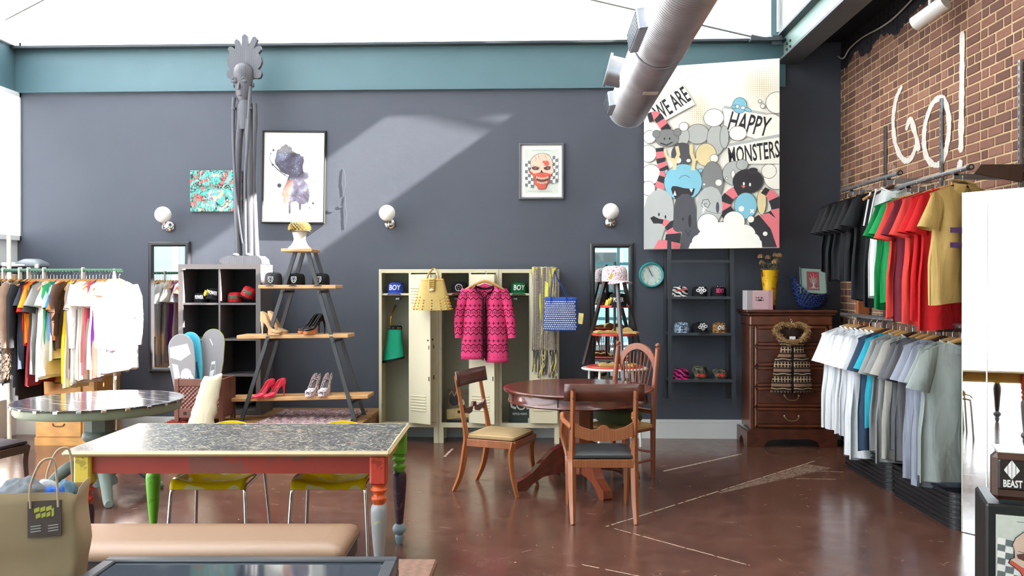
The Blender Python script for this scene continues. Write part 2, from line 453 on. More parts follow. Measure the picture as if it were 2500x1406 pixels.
# GO! painted on the bricks
def on_brick(pts, w):
    P = [Px(u, v, RX - .0085) for u, v in pts]; q = [Vector((p.y, p.z)) for p in P]; a = []; b = []
    for i, p in enumerate(q):
        t = (q[min(i + 1, len(q) - 1)] - q[max(i - 1, 0)]).normalized(); n = Vector((-t.y, t.x)); ww = w * (random.uniform(.75, 1.1) if 0 < i < len(q) - 1 else .5)
        o_ = Vector((n.x * ww * 1.05, n.y * ww * .62)); a.append(p + o_); b.append(p - o_)
    return a, b
def paint_mat():
    g = G('white_wall_paint', .7); n = g.noise(30, 4)
    g.col(g.mix(n, lin((176, 168, 160)), lin((226, 222, 216)))); return g.mat
pmat = paint_mat()
for ch in ([(2203, 210), (2190, 235), (2182, 275), (2181, 310), (2186, 350), (2198, 380), (2213, 393), (2228, 380), (2240, 345)],
           [(2212, 318), (2222, 290), (2230, 310), (2238, 340), (2244, 368)],
           [(2303, 238), (2283, 245), (2268, 272), (2258, 310), (2256, 350), (2262, 382), (2276, 400), (2290, 402), (2303, 388), (2313, 350), (2317, 310), (2314, 270), (2305, 245), (2298, 238)],
           [(2349, 76), (2349, 150), (2348, 230), (2347, 300), (2346, 372)],
           [(2346, 390), (2343, 405), (2344, 420)]):
    a, b = on_brick([(p.x, p.y) for p in bez([(u, v, 0) for u, v in ch], 5)], .042)
    n = len(a); mb = MB()
    vs_ = [(RX - .0088 - .001 * (k % 2), p.x, p.y) for k, p in enumerate(a)] + [(RX - .0088 - .001 * (k % 2), p.x, p.y) for k, p in enumerate(b)]
    mb.add(vs_, [(i, i + 1, n + i + 1, n + i) for i in range(n - 1)])
    mb.build('painted_letter', pmat, wr)
# ---------------- glazing
def glazing(name, o, du, us, zs, fm, t=.05, dep=.08, parent=None, panes=True):
    """mullion grid: o corner, du horizontal unit vector, us/zs divisions"""
    du = Vector(du); n = Vector((-du.y, du.x, 0)); o = Vector(o)
    M = Matrix(((du.x, n.x, 0, o.x), (du.y, n.y, 0, o.y), (0, 0, 1, o.z), (0, 0, 0, 1)))
    r = MB(); a, b = us[0], us[-1]
    r.box(a, b, -dep / 2, dep / 2, zs[0], zs[0] + t, M=M).box(a, b, -dep / 2, dep / 2, zs[-1] - t, zs[-1], M=M)
    root = struct(name, r, fm)
    for u in us: MB().box(u - t / 2, u + t / 2, -dep / 2, dep / 2, zs[0], zs[-1], M=M).build('mullion', fm, root)
    for z in zs[1:-1]: MB().box(a, b, -dep * .4, dep * .4, z - t / 2, z + t / 2, M=M).build('transom', fm, root)
    for i in range(len(us) - 1):
        for j in range(len(zs) - 1):
            MB().box(us[i] + t / 2, us[i + 1] - t / 2, -.004, .004, zs[j] + t / 2, zs[j + 1] - t / 2, M=M).build('pane', PANE, root)
    return root
ALU = pm('white_window_frame', (236, 238, 238), .4, 0, .02)
xr = Py(1541, 50, WY + .1).x
glazing('window_1', (0, WY + .1, 0), (1, 0, 0), [LX, -3.6, -1.3, xr, 2.5], [4.3, 6.58], ALU, .022, .05)
glazing('window_2', (2.6, 0, 0), (0, 1, 0), [-3.4, -.6, 2.2, 5.0, 7.8, WY + .1], [4.36, 6.60], ALU, .05, .06)
glazing('window_3', (LX, 0, 0), (0, 1, 0), [-3.2, -.4, 2.4, 5.2, 8.0], [.06, 3.8], ALU, .07, .09)
glazing('window_4', (LX, 0, 0), (0, 1, 0), [8.0, WY], [2.16, 3.80], ALU, .05, .09)
glazing('window_5', (LX, 0, 0), (0, 1, 0), [-3.2, 1, 5.2, WY], [4.3, 6.58], ALU, .06, .09)
struct('wall_left', MB().box(LX - .15, LX, 8.0, WY, 0, 2.16), pm('left_wall_white', (224, 226, 226), .6, 0, .03))
struct('trim_6', MB().box(LX - .15, LX, -3.4, WY + .2, 3.8, 4.3), TEAL)
TW = pm('shopfront_teal', (70, 128, 140), .45, 0, .05)
glazing('window_6', (0, -3.3, 0), (1, 0, 0), [LX, -4.4, -3, -1.6, -.2, 1.2, 1.95, 2.7, RX], [.05, .8, 1.5, 2.2, 2.9, 3.8], TW, .08, .1)
# unseen skylight added over the left half to brighten the upper left wall
sk = struct('added_skylight', MB().box(LX - .3, -2.6, .5, .56, 6.6, 6.66).box(LX - .3, -2.6, WY + .24, WY + .3, 6.6, 6.66), ALU)
for q in range(5):
    ya_ = .56 + q * 1.83
    MB().box(LX - .3, -2.6, ya_ + 1.77, ya_ + 1.83, 6.6, 6.66).build('glazing_bar', ALU, sk); MB().box(LX - .3, -2.6, ya_, ya_ + 1.77, 6.625, 6.633).build('pane', PANE, sk)
# building across the street, seen only in the mirrors
FAC = pm('street_facade_blue', (104, 140, 150), .8, 0, .1, 1); fd = thing('street_building', 'pale blue building across the street seen in the wall mirror', 'building', (0, -8, -.13))
MB().box(-14, 14, -1, 0, 0, 7.5).build('wall', FAC, fd)
for i in range(8):
    for j in range(2):
        x_ = -11 + i * 3; w_ = MB().box(x_, x_ + 1.5, -.02, .03, 1.1 + j * 3.2, 2.9 + j * 3.2).build('window', pm('facade_frame', (170, 196, 200), .6), fd); MB().box(x_ + .1, x_ + 1.4, .025, .04, 1.2 + j * 3.2, 2.8 + j * 3.2).build('pane', pm('facade_glass', (56, 66, 70), .1), w_)
struct('wall_front', MB().box(LX, RX, -3.45, -3.25, 3.8, 6.7), pm('front_wall_paint', (120, 140, 150), .6))
# corner post and bracing rods in front of the high glass
MB().box(2.47, 2.53, WY - .02, WY + .12, 4.3, 6.4).build('trim_5', TEAL)['kind'] = 'structure'
ROD = pm('rod_steel', (120, 122, 120), .4, .7, .1)
def rod(a, b, label):
    A, B_ = Vector(a), Vector(b); t = thing('brace_rod', label, 'rod', A, group='cross bracing rods')
    MB().cyl((0, 0, 0), B_ - A, .011, n=8).build('rod', ROD, t)
    return t, A, B_
e = Py(1838, 90, 9.2); f0 = Py(1300, -34, 9.2)
t, A, B_ = rod(e, f0, 'thin steel brace rod slanting up from the beam corner behind the duct')
d = (B_ - A).normalized()
MB().cyl(-d * .18, d * .02, .026, n=8).build('turnbuckle', DKT, t)
MB().box(-.03, .30, -.05, .05, -.05, -.015).box(.2, .30, -.02, .02, -.09, .01).build('clevis_plate', DKT, t)
rod(Py(-60, 86, 9.2), Py(260, -81, 9.2), 'pale steel brace rod slanting across the top left of the high glass')
# ---------------- spiral duct
def duct_mat():
    g = G('spiral_duct_steel', .34, 1); x, y, z = g.xyz()
    n = g.noise(5, 4); g.col(g.mix(n, lin((168, 173, 184)), lin((206, 210, 218)))); g.rough(n * .25 + .32)
    return g.mat
DM = duct_mat()
dx, dz, dr = .87, 3.455, .195
dt = thing('spiral_duct', 'spiral galvanised air duct running under the high glass toward the dark wall', 'duct', (dx, 8.75, dz))
mb = MB(); L = 7.4; n = 28; rings = []
k = int(L / .0095)
for i in range(k + 1):
    yy = -i * .0095; rr = dr + (.0055 if i % 4 > 2 else 0)
    rings.append([(rr * math.cos(2 * PI * j / n), yy, rr * math.sin(2 * PI * j / n)) for j in range(n)])
mb.loft(rings, False, False); mb.build('pipe', DM, dt, ang=22)
MB().lathe([(dr + .012, 0), (dr + .012, .03), (dr - .01, .03), (dr - .01, 0)], 28, M=MT(0, .0, 0, 0, PI / 2)).build('end_collar', DM, dt)
MB().tube([(0, 0, 0), (0, -.004, 0)], dr - .002, 28).build('end_cap', DM, dt)
for yy in (-2.4, -4.6): MB().lathe([(dr + .010, -.02), (dr + .014, 0), (dr + .010, .02)], 28, M=MT(0, yy, 0, 0, PI / 2), cap=False).build('joint_band', DM, dt)
a = math.radians(168)
MB().cyl((-.17, -1.15, .07), (-.29, -1.15, .1), .13, n=20).cyl((-.28, -1.15, .098), (-.30, -1.15, .103), .15, n=20).build('branch_collar', DM, dt)
for yy, ll in ((-.35, .5), (-2.75, .6)):
    Mx = MT(0, yy, 0) @ Matrix.Rotation(math.radians(-8), 4, 'Y')
    MB().box(-.245, -.165, -ll / 2, ll / 2, -.07, .07, M=Mx, bev=.006).build('air_register', DM, dt)
    for q in range(6): MB().box(-.252, -.244, -ll / 2 + .02, ll / 2 - .02, -.058 + q * .021, -.05 + q * .021, M=Mx).build('register_vane', STEEL, dt)
MB().box(-.03, .09, -1.62, -1.52, -.203, -.197).build('label_sticker', pm('duct_sticker', (190, 180, 168), .6, 0, .2, 40), dt)
for yy in (-1.9, -5.2): MB().cyl((0, yy, .19), (0, yy, 2.99), .006, n=6).build('hanger_wire', STEEL, dt)
# ---------------- spotlight and cable near the brick wall
p = Px(2270, 32, 3.0)
st = thing('spotlight', 'white cylinder spotlight under the dark soffit by the brick wall', 'light', p)
ax = Vector((-.45, .72, -.33)).normalized()
MB().cyl(-ax * .14, ax * .14, .058, n=20).build('housing', WHITE, st)
MB().cyl(ax * .135, ax * .146, .05, n=20).build('lens', pm('lamp_lens', (170, 172, 175), .2), st)
MB().cyl((0, 0, .03), (0, 0, 4.28 - p.z), .012, n=8).box(-.05, .05, -.09, .09, 4.265 - p.z, 4.28 - p.z).build('stem', WHITE, st)
pts = [Px(u, v, RX - .03) for u, v in ((2028, 118), (2056, 143), (2075, 118), (2105, 92), (2145, 70), (2175, 50), (2203, 24), (2235, -10))]
tag(MB().tube(bez([tuple(q) for q in pts], 6), .008, 6).build('loose_cable', pm('cable_grey', (180, 176, 170), .6)), 'loose pale cable looping along the top of the brick wall', 'cable')
# ---------------- globe wall lamps
OPAL = pm('opal_glass', (245, 244, 240), .25, 0, .01)
for i, (u, v, u2, v2, lb) in enumerate(((398, 524, 414, 553, 'white globe wall lamp above the left leaning mirror'),
        (945, 520, 952, 546, 'white globe wall lamp above the lockers'), (1491, 516, 1490, 543, 'white globe wall lamp beside the monster canvas'))):
    c = Py(u2, v2, WY); g0 = Py(u, v, WY - .2)
    t = thing('globe_sconce', lb, 'lamp', c, group='globe wall lamps')
    r0 = g0 - c
    MB().lathe([(.062, 0), (.062, .012), (.05, .026), (.02, .034), (.001, .036)], 20, M=MT(0, 0, 0, 0, PI / 2)).build('backplate', CHROME, t)
    MB().tube(bez([(0, -.02, 0), (0, -.1, -.03), (r0.x, r0.y, r0.z - .16), (r0.x, r0.y, r0.z - .10)], 6), .008, 8).build('arm', CHROME, t)
    MB().lathe([(.022, -.11), (.034, -.085), (.03, -.075)], 16, c=tuple(r0)).build('fitter', CHROME, t)
    MB().ball(tuple(r0), .088, 22, 14).build('globe', OPAL, t)
# ================================================================== ON THE BACK WALL
def frame_mesh(w, h, fw, dep, prof=.5):
    """picture frame round a w x h opening, centred, front at y=-dep"""
    mb = MB()
    for (sx, sz, tx, tz) in ((1, 0, 0, 1), (-1, 0, 0, 1), (0, 1, 1, 0), (0, -1, 1, 0)):
        half = (h if sx else w) / 2; off = (w if sx else h) / 2
        rings = []
        for e in (-1, 1):
            ring = []
            for o, y in ((0, 0), (0, -dep * .55), (fw * .35, -dep), (fw * .7, -dep), (fw, -dep * .7), (fw, 0)):
                ln = (half + o) * e; of = off + o
                ring.append((sx * of + tx * ln, y, sz * of + tz * ln))
            rings.append(ring)
        mb.loft(rings, True, True, sm=False)
    return mb
FRM = pm('dark_frame', (44, 44, 49), .35, 0, .15)
def wall_mirror(u0, v0, u1, v1, label, dep=.04, fw=.055):
    a, b = Py(u0, v0, WY), Py(u1, v1, WY); c = (a + b) / 2
    t = thing('wall_mirror', label, 'mirror', (c.x, WY - .003, b.z))
    w, h = b.x - a.x - 2 * fw, a.z - b.z - 2 * fw
    frame_mesh(w, h, fw, dep).build('frame', FRM, t, (0, 0, h / 2 + fw))
    MB().box(-w / 2, w / 2, -.012, -.006, fw, fw + h).build('mirror_glass', MIRR, t)
    return t
wall_mirror(365, 590, 466, 909, 'tall narrow mirror in a dark frame behind the clothes rail')
wall_mirror(1440, 593, 1546, 935, 'tall narrow mirror in a dark frame behind the tripod shelf stand')
def framed(u0, v0, u1, v1, fw, dep, name, label, fm, tilt=0, y=WY):
    a, b = Py(u0, v0, y), Py(u1, v1, y); c = (a + b) / 2
    t = thing(name, label, 'picture', (c.x, y - .003, c.z), rot=(0, tilt, 0))
    w, h = b.x - a.x - 2 * fw, a.z - b.z - 2 * fw
    frame_mesh(w, h, fw, dep).build('frame', fm, t)
    return t, c, w, h
# --- galaxy splash poster
t, c, w, h = framed(640, 320, 796, 546, .022, .03, 'framed_poster', 'black framed white poster of a dripping galaxy splash shape', BLACK, math.radians(.9))
MB().box(-w / 2, w / 2, -.012, -.004, -h / 2, h / 2).build('paper', PAPERW, t)
def galaxy():
    g = G('galaxy_print', .7); n = g.noise(6, 6, .6, .5); m = g.noise(3, 4, .6)
    base = g.ramp(n, [(.3, lin((40, 38, 52))), (.5, lin((92, 88, 108))), (.62, lin((120, 124, 150))), (.75, lin((205, 214, 228)))])
    x, y, z = g.xyz()
    base = g.mix((m.gt(.58) * n), base, lin((205, 140, 110)))
    base = g.mix(z.gt(.27) * .6, base, lin((150, 146, 144)))
    s = g.voro(34).lt(.12); g.col(g.mix(s * n.gt(.45), base, (1, 1, 1))); return g.mat
def cm(ox, oy, sc, c, y=WY):
    def f(x, yy): p = Py(ox + x / sc, oy + yy / sc, y); return (p.x - c.x, p.z - c.z)
    return f
q = cm(420, 280, 3.905, c)
nj = [(1000, 340), (1020, 335), (1035, 325), (1040, 310), (1060, 300), (1085, 282), (1105, 298), (1140, 315), (1145, 345), (1170, 360), (1190, 372), (1215, 375), (1230, 395), (1255, 400), (1260, 440), (1248, 490), (1252, 530), (1260, 550), (1285, 548), (1300, 558), (1310, 590), (1290, 615), (1260, 620), (1275, 640), (1300, 655), (1305, 700), (1320, 760), (1310, 820), (1300, 850), (1294, 830), (1280, 850), (1240, 855), (1238, 900), (1228, 915), (1220, 900), (1215, 845), (1190, 825), (1165, 830), (1163, 855), (1156, 832), (1140, 838), (1140, 940), (1130, 948), (1122, 940), (1120, 845), (1100, 840), (1076, 845), (1072, 860), (1066, 830), (1070, 800), (1050, 765), (1058, 730), (1070, 700), (1090, 660), (1112, 598), (1120, 578), (1085, 570), (1040, 545), (1010, 500), (985, 475), (980, 440), (988, 420), (995, 380)]
sh = [([q(*p) for p in nj], 0)]
for (x, y, r) in ((967, 343, 10), (1028, 678, 20), (1352, 843, 10), (942, 378, 6), (962, 482, 10), (1320, 886, 8), (1076, 578, 6), (1358, 642, 4)):
    sh.append(([q(a, b) for a, b in ell(x, y, r, n=12)], 1))
sh.append((line([q(*p) for p in ((940, 385), (930, 410), (940, 445), (962, 482), (1015, 530), (1070, 575), (1112, 598))], [.003, .003, .004, .008, .01, .006, .004]), 1))
sh.append((line([q(*p) for p in ((1280, 845), (1320, 886), (1350, 905))], .003), 1))
sh.append((line([q(*p) for p in ((905, 920), (985, 918))], .003), 2))
art(t, 'printed_artwork', sh, [galaxy(), pm('splash_ink', (84, 82, 92), .7), pm('print_grey', (205, 205, 208), .7)], y=-.0125)
# --- marbled canvas
a, b = Py(467, 417, WY), Py(592, 517, WY)
def marble():
    g = G('marbled_paint', .4); n = (g.noise(4, 6, .65, 2.2) - .5) * 1.9 + .5; m = g.noise(7, 4, .6, 1.2); k = g.wave(3, 14, 4)
    c = g.ramp(n, [(.3, lin((198, 92, 88))), (.4, lin((60, 120, 110))), (.48, lin((72, 190, 170))), (.56, lin((50, 160, 150))), (.64, lin((170, 150, 175))), (.75, lin((200, 200, 110)))])
    c = g.mix(((m - .5).ab()).lt(.018), c, lin((16, 18, 22))); c = g.mix(((k - .5).ab()).lt(.05) * m.gt(.5), c, lin((220, 222, 218)))
    g.col(c); g.bump(n, .3, .01); return g.mat
t = thing('abstract_canvas', 'small marbled green and pink abstract canvas behind the wooden statue', 'painting', (a.x, WY - .003, b.z))
MB().box(0, b.x - a.x, -.035, 0, 0, a.z - b.z, bev=.004).build('canvas', marble(), t)
# --- skull artwork (also used on the screen box by the mirror)
SKM = [pm('skull_paper', (206, 212, 204), .8, 0, .12, 30), pm('skull_bone', (214, 190, 172), .8, 0, .15, 26), pm('skull_red', (206, 92, 78), .8, 0, .2, 22), pm('skull_dark', (104, 62, 58), .8, 0, .2),
       pm('skull_grey', (112, 120, 122), .8, 0, .15), pm('skull_teeth', (220, 190, 170), .8, 0, .1), INK, PAPERW]
def skull(W, H):           # polygons in a W x H print centred on 0,0
    def m(x, y): return ((x - 630) / 710 * W, (685 - y) / 960 * H)
    s = [([(-W / 2, -H / 2), (W / 2, -H / 2), (W / 2, H / 2), (-W / 2, H / 2)], 0)]
    for side in (0, 1):
        for i in range(3):
            for j in range(8):
                x0 = (280 + i * 62) if side == 0 else (985 - (i + 1) * 58); y0 = (440 if side == 0 else 350) + j * 72 + (i * 14 if side == 0 else -i * -14)
                s.append(([m(x0, y0), m(x0 + 60, y0 + 10 * (1 if side == 0 else -1)), m(x0 + 54, y0 + 78), m(x0 - 4, y0 + 68)], 4 if (i + j) % 2 else 7))
    s.append(([m(*p) for p in ((400, 560), (385, 500), (410, 420), (470, 350), (560, 305), (640, 295), (730, 310), (810, 360), (860, 440), (880, 520), (870, 590), (905, 690), (850, 760), (810, 900), (740, 990), (720, 1070), (560, 1080), (540, 1020), (470, 960), (480, 860), (440, 780), (355, 700), (370, 655), (400, 640))], 6))
    s.append(([m(*p) for p in ((406, 560), (392, 500), (416, 424), (474, 357), (562, 312), (640, 302), (728, 317), (806, 366), (853, 444), (873, 520), (862, 590), (896, 690), (845, 752), (640, 800), (452, 776), (365, 700), (378, 660), (408, 640))], 1))
    s.append(([m(*p) for p in ((365, 700), (380, 665), (470, 740), (640, 700), (850, 750), (806, 895), (735, 985), (715, 1064), (563, 1073), (546, 1015), (477, 955), (486, 860), (446, 776))], 2))
    s.append(([m(a, b) for a, b in ell(740, 520, 55, 60)], 2)); s.append(([m(a, b) for a, b in ell(690, 490, 40, 30)], 2))
    s.append(([m(*p) for p in ((420, 600), (480, 580), (590, 615), (560, 660), (480, 665), (430, 640))], 3))
    s.append(([m(*p) for p in ((670, 615), (760, 580), (830, 590), (815, 650), (740, 670), (690, 650))], 3))
    for x, y in ((500, 622), (765, 620)): s.append(([m(a, b) for a, b in ell(x, y, 24, 14, 12)], 4))
    s.append(([m(*p) for p in ((630, 650), (665, 730), (645, 725), (630, 700), (610, 725), (595, 735))], 6))
    s.append(([m(*p) for p in ((490, 790), (560, 840), (640, 850), (740, 830), (815, 770), (790, 880), (700, 930), (600, 930), (530, 890))], 3))
    for i in range(8): s.append(([m(515 + i * 34, 800 + 26 * math.sin(i / 7 * PI)), m(543 + i * 34, 800 + 26 * math.sin(i / 7 * PI)), m(540 + i * 34, 845 + 26 * math.sin(i / 7 * PI)), m(519 + i * 34, 845 + 26 * math.sin(i / 7 * PI))], 5))
    for i in range(7): s.append(([m(535 + i * 32, 900 + 22 * math.sin(i / 6 * PI)), m(560 + i * 32, 900 + 22 * math.sin(i / 6 * PI)), m(556 + i * 32, 945 + 24 * math.sin(i / 6 * PI)), m(540 + i * 32, 945 + 24 * math.sin(i / 6 * PI))], 5))
    for pts in (((480, 360), (520, 420), (500, 480)), ((560, 330), (570, 400), (610, 440)), ((700, 350), (740, 420)), ((430, 560), (590, 600)), ((680, 600), (830, 575)), ((420, 245), (840, 248)), ((330, 1120), (850, 1125))):
        s.append((line([m(*p) for p in pts], W * .008), 4))
    return s
t, c, w, h = framed(1267, 350, 1377, 487, .026, .035, 'framed_print', 'grey framed print of a red skull before a chequered flag', pm('pewter_frame', (112, 112, 118), .35, .4, .2, 12))
MB().box(-w / 2, w / 2, -.012, -.004, -h / 2, h / 2).build('mount', PAPERW, t)
art(t, 'printed_artwork', skull(w * .82, h * .86), SKM, y=-.0125)
# --- monster canvas, hung clear of the wall at an angle
pl, pr = Py(1572, 609, 9.29), Py(1903, 605, 8.94)
W = (Vector((pr.x, pr.y)) - Vector((pl.x, pl.y))).length; H = Py(1572, 166, 9.29).z - pl.z; ang = math.atan2(pr.y - pl.y, pr.x - pl.x)
mt = thing('mural_canvas', 'large white canvas crowded with round cartoon monsters holding lettered signs', 'painting', (pl.x, pl.y, (pl.z + pr.z) / 2), ang)
MB().box(0, W, 0, .04, 0, H, bev=.003).build('canvas', pm('canvas_white', (238, 236, 228), .8, 0, .03, 5), mt)
MB().box(.1, .13, .04, .055, .2, H + .16).build('hanging_strap', MATTE, mt); MB().box(W - .13, W - .1, .04, .3, H - .2, H - .17).build('hanging_strap', MATTE, mt)
def mm(x, y): f = (x - 37) / 966; return (f * W, (1370 - y) / (1370 - (60 - 50 * f)) * H)
S = []
def E(x, y, rx, ry, mi, o=True, rot=0):
    if o: S.append(([mm(a, b) for a, b in ell(x, y, rx + 3.5, ry + 3.5, 32, rot)], 9))
    S.append(([mm(a, b) for a, b in ell(x, y, rx, ry, 32, rot)], mi))
def Pg(pts, mi): S.append(([mm(*p) for p in pts], mi))
def Ln(pts, w=3, mi=9): S.append((line([mm(*p) for p in pts], w / 966 * W), mi))
def worm(pts, w, n):
    P = bez([(a, b, 0) for a, b in pts], 12); m_ = len(P)
    for i in range(n):
        seg = P[int(i * (m_ - 1) / n):int((i + 1) * (m_ - 1) / n) + 1]
        f = lambda k: w[0] + (w[1] - w[0]) * k / (m_ - 1)
        S.append((line([mm(p.x, p.y) for p in seg], f(i * (m_ - 1) / n) / 966 * W), 2 if i % 2 else 1))
for gx in range(18):
    for gy in range(20):
        for (x0, y0, cx, cy, rad) in ((745, 75, 870, 200, 135), (345, 245, 430, 400, 125)):
            x, y = x0 + gx * 15, y0 + gy * 15; d = math.hypot((x - cx), (y - cy) * .8)
            if d < rad and x < 995: S.append(([mm(a, b) for a, b in ell(x, y, 4.2 * (1.1 - d / rad) + 1, n=6)], 8))
for x, y, r in ((985, 330, 75), (940, 500, 90), (985, 860, 90), (930, 820, 50), (80, 560, 45), (70, 680, 60), (90, 830, 70), (70, 930, 50)): E(x, y, r, r, 0)
for pts, tx, sz, tc, ta, sxx in (([(85, 340), (325, 185), (412, 332), (180, 452)], 'WE ARE', 150, (272, 372), 33, .42), ([(610, 362), (915, 418), (885, 600), (622, 520)], 'HAPPY', 165, (775, 540), -13, .48), ([(640, 640), (1001, 578), (1001, 768), (662, 762)], 'MONSTERS', 148, (828, 742), 6, .40)):
    Ln(pts + [pts[0]], 4); Pg(pts, 0)
    x, z = mm(*tc)
    text(tx, sz / 966 * W * 1.15, INK, mt, (x, -.0006 - .00003 * len(S) - .00004, z), (0, -math.radians(ta), 0), sx=sxx * 1.05, ext=.00001, shear=.08, bold=.004)
Pg([(640, 640), (655, 618), (1001, 555), (1001, 578)], 4); Pg([(610, 362), (622, 345), (905, 398), (915, 418)], 4)
E(727, 345, 48, 55, 3); E(690, 355, 20, 11, 3); E(785, 378, 24, 11, 3, True, .4); E(712, 352, 11, 11, 0); E(750, 362, 14, 11, 0)
E(868, 318, 10, 10, 0); E(887, 353, 14, 14, 0)
worm([(70, 425), (130, 410), (170, 460), (215, 520)], (70, 62), 5)
worm([(155, 640), (165, 740), (190, 820), (150, 930)], (60, 75), 8)
E(430, 545, 80, 70, 4); E(325, 560, 45, 65, 4); E(330, 490, 32, 30, 0); E(560, 590, 62, 110, 4); E(620, 570, 30, 80, 4); E(545, 430, 70, 62, 0)
E(210, 570, 85, 62, 5); E(130, 540, 26, 26, 5); E(285, 530, 26, 26, 5); E(190, 575, 6, 9, 1, False); E(228, 575, 6, 9, 1, False); Ln([(160, 605), (205, 622), (250, 600)], 9, 1)
E(715, 545, 60, 50, 0); E(320, 690, 78, 82, 6); E(490, 695, 72, 80, 7); E(548, 722, 28, 28, 0); E(290, 732, 22, 22, 0); E(365, 735, 15, 12, 0)
E(690, 830, 80, 85, 4); E(745, 770, 40, 36, 4); E(682, 838, 12, 28, 0); E(638, 865, 7, 7, 0)
E(535, 890, 76, 145, 5); E(580, 897, 22, 22, 0, False); E(477, 908, 7, 7, 0, False)
E(205, 815, 12, 16, 3); E(452, 808, 14, 14, 3); E(325, 890, 136, 130, 3)
for sgn, bx in ((-1, 262), (1, 395)):
    Ln([(bx, 800), (bx + sgn * -6, 740), (bx + sgn * -30, 690), (bx + sgn * -18, 630)] if sgn < 0 else [(bx, 805), (bx + 10, 740), (bx - 10, 680), (bx - 12, 620)], 26, 7)
    Ln([(bx, 750), (bx + 12 * sgn, 715)] if sgn < 0 else [(bx + 4, 750), (bx + 38, 715), (bx + 40, 680)], 17, 7)
    if sgn < 0: Ln([(bx - 6, 735), (bx - 60, 700), (bx - 70, 650)], 19, 7)
Pg([(238, 935), (250, 916), (280, 918), (330, 932), (380, 938), (412, 935), (400, 980), (360, 1010), (270, 1010), (248, 970)], 1)
Pg([(255, 985), (266, 948), (278, 985)], 0); Pg([(372, 940), (386, 965), (398, 938)], 0); Ln([(298, 865), (318, 845), (345, 840), (375, 858)], 4)
E(785, 890, 104, 86, 1); E(820, 812, 30, 16, 1); E(757, 908, 7, 13, 0, False); E(800, 914, 7, 13, 0, False); Pg([(735, 920), (770, 925), (755, 940)], 2)
worm([(735, 945), (660, 990), (620, 1070), (660, 1150), (640, 1230)], (70, 110), 7)
E(880, 1040, 30, 90, 7)
worm([(890, 955), (960, 1010), (985, 1130), (900, 1190), (860, 1300)], (50, 150), 7)
Pg([(1003, 1180), (930, 1120), (880, 1130), (940, 1220), (985, 1365), (1003, 1365)], 2); Pg([(860, 1130), (790, 1180), (850, 1365), (985, 1365), (940, 1230)], 1); E(905, 1268, 16, 16, 0, False)
E(770, 1065, 77, 92, 3); E(740, 1087, 19, 19, 0, False); Ln([(802, 1092), (826, 1118)], 9, 0); Ln([(826, 1092), (802, 1118)], 9, 0)
Pg([(425, 1200), (425, 1040), (440, 980), (480, 935), (530, 922), (575, 945), (600, 990), (608, 1060), (605, 1120), (560, 1200)], 4); E(573, 1075, 12, 40, 6, False)
Ln([(460, 1050), (470, 1020), (505, 1015), (520, 1045), (505, 1075), (480, 1065), (482, 1045), (497, 1045)], 5); Pg([(470, 1060), (465, 1120), (492, 1080)], 0); Ln([(455, 1058), (500, 1100), (560, 1118), (605, 1115)], 3)
Pg([(37, 1080), (60, 1000), (110, 950), (160, 940), (210, 955), (245, 1000), (258, 1070), (255, 1160), (185, 1240), (150, 1365), (37, 1365)], 4)
E(150, 1120, 6, 13, 1, False); E(198, 1138, 6, 13, 1, False); Pg([(85, 1145), (110, 1130), (150, 1150), (210, 1162), (165, 1185), (110, 1185)], 1)
worm([(150, 1170), (215, 1190), (255, 1260), (235, 1365)], (30, 150), 6); Pg([(110, 1365), (150, 1300), (300, 1345), (300, 1365)], 2)
Pg([(255, 1200), (258, 1080), (275, 1010), (320, 975), (365, 975), (405, 1010), (420, 1090), (420, 1230), (440, 1280), (400, 1320), (380, 1370), (305, 1370), (320, 1250)], 6)
E(375, 1170, 12, 45, 1, False); E(325, 1155, 7, 12, 1, False); E(430, 1270, 36, 38, 6); E(290, 1205, 36, 40, 6); Ln([(340, 1235), (375, 1280)], 4, 1); Ln([(385, 1235), (350, 1280)], 4, 1)
for x, y, r in ((505, 1195, 75), (688, 1180, 75), (600, 1290, 110), (760, 1280, 80), (810, 1320, 60), (440, 1320, 50)): E(x, y, r, r, 0)
for x, y, r in ((505, 1200, 72), (688, 1186, 72), (600, 1290, 108), (700, 1300, 90), (760, 1285, 76), (500, 1310, 80)): E(x, y, r, r, 0, False)
Pg([(365, 1368), (380, 1330), (500, 1250), (760, 1250), (880, 1320), (885, 1368)], 0); E(805, 1163, 23, 23, 0)
def clipz(p): return (min(max(p[0], .002), W - .002), min(max(p[1], .002), H - .002))
S = [([clipz(p) for p in poly], mi) for poly, mi in S]
mats = [pm('mural_white', (240, 238, 230), .8, 0, .02), pm('mural_black', (44, 42, 48), .8, 0, .1), pm('mural_pink', (222, 118, 128), .8, 0, .05), pm('mural_blue', (128, 190, 212), .8, 0, .06),
        pm('mural_pale_grey', (178, 182, 182), .8, 0, .06), pm('mural_grey', (128, 130, 132), .8, 0, .06), pm('mural_dark_grey', (78, 78, 86), .8, 0, .06), pm('mural_cream', (222, 206, 160), .8, 0, .05), pm('mural_dot', (216, 200, 150), .8), pm('mural_line', (84, 82, 84), .8)]
art(mt, 'painted_artwork', S, mats, y=-.0006, step=.00003)
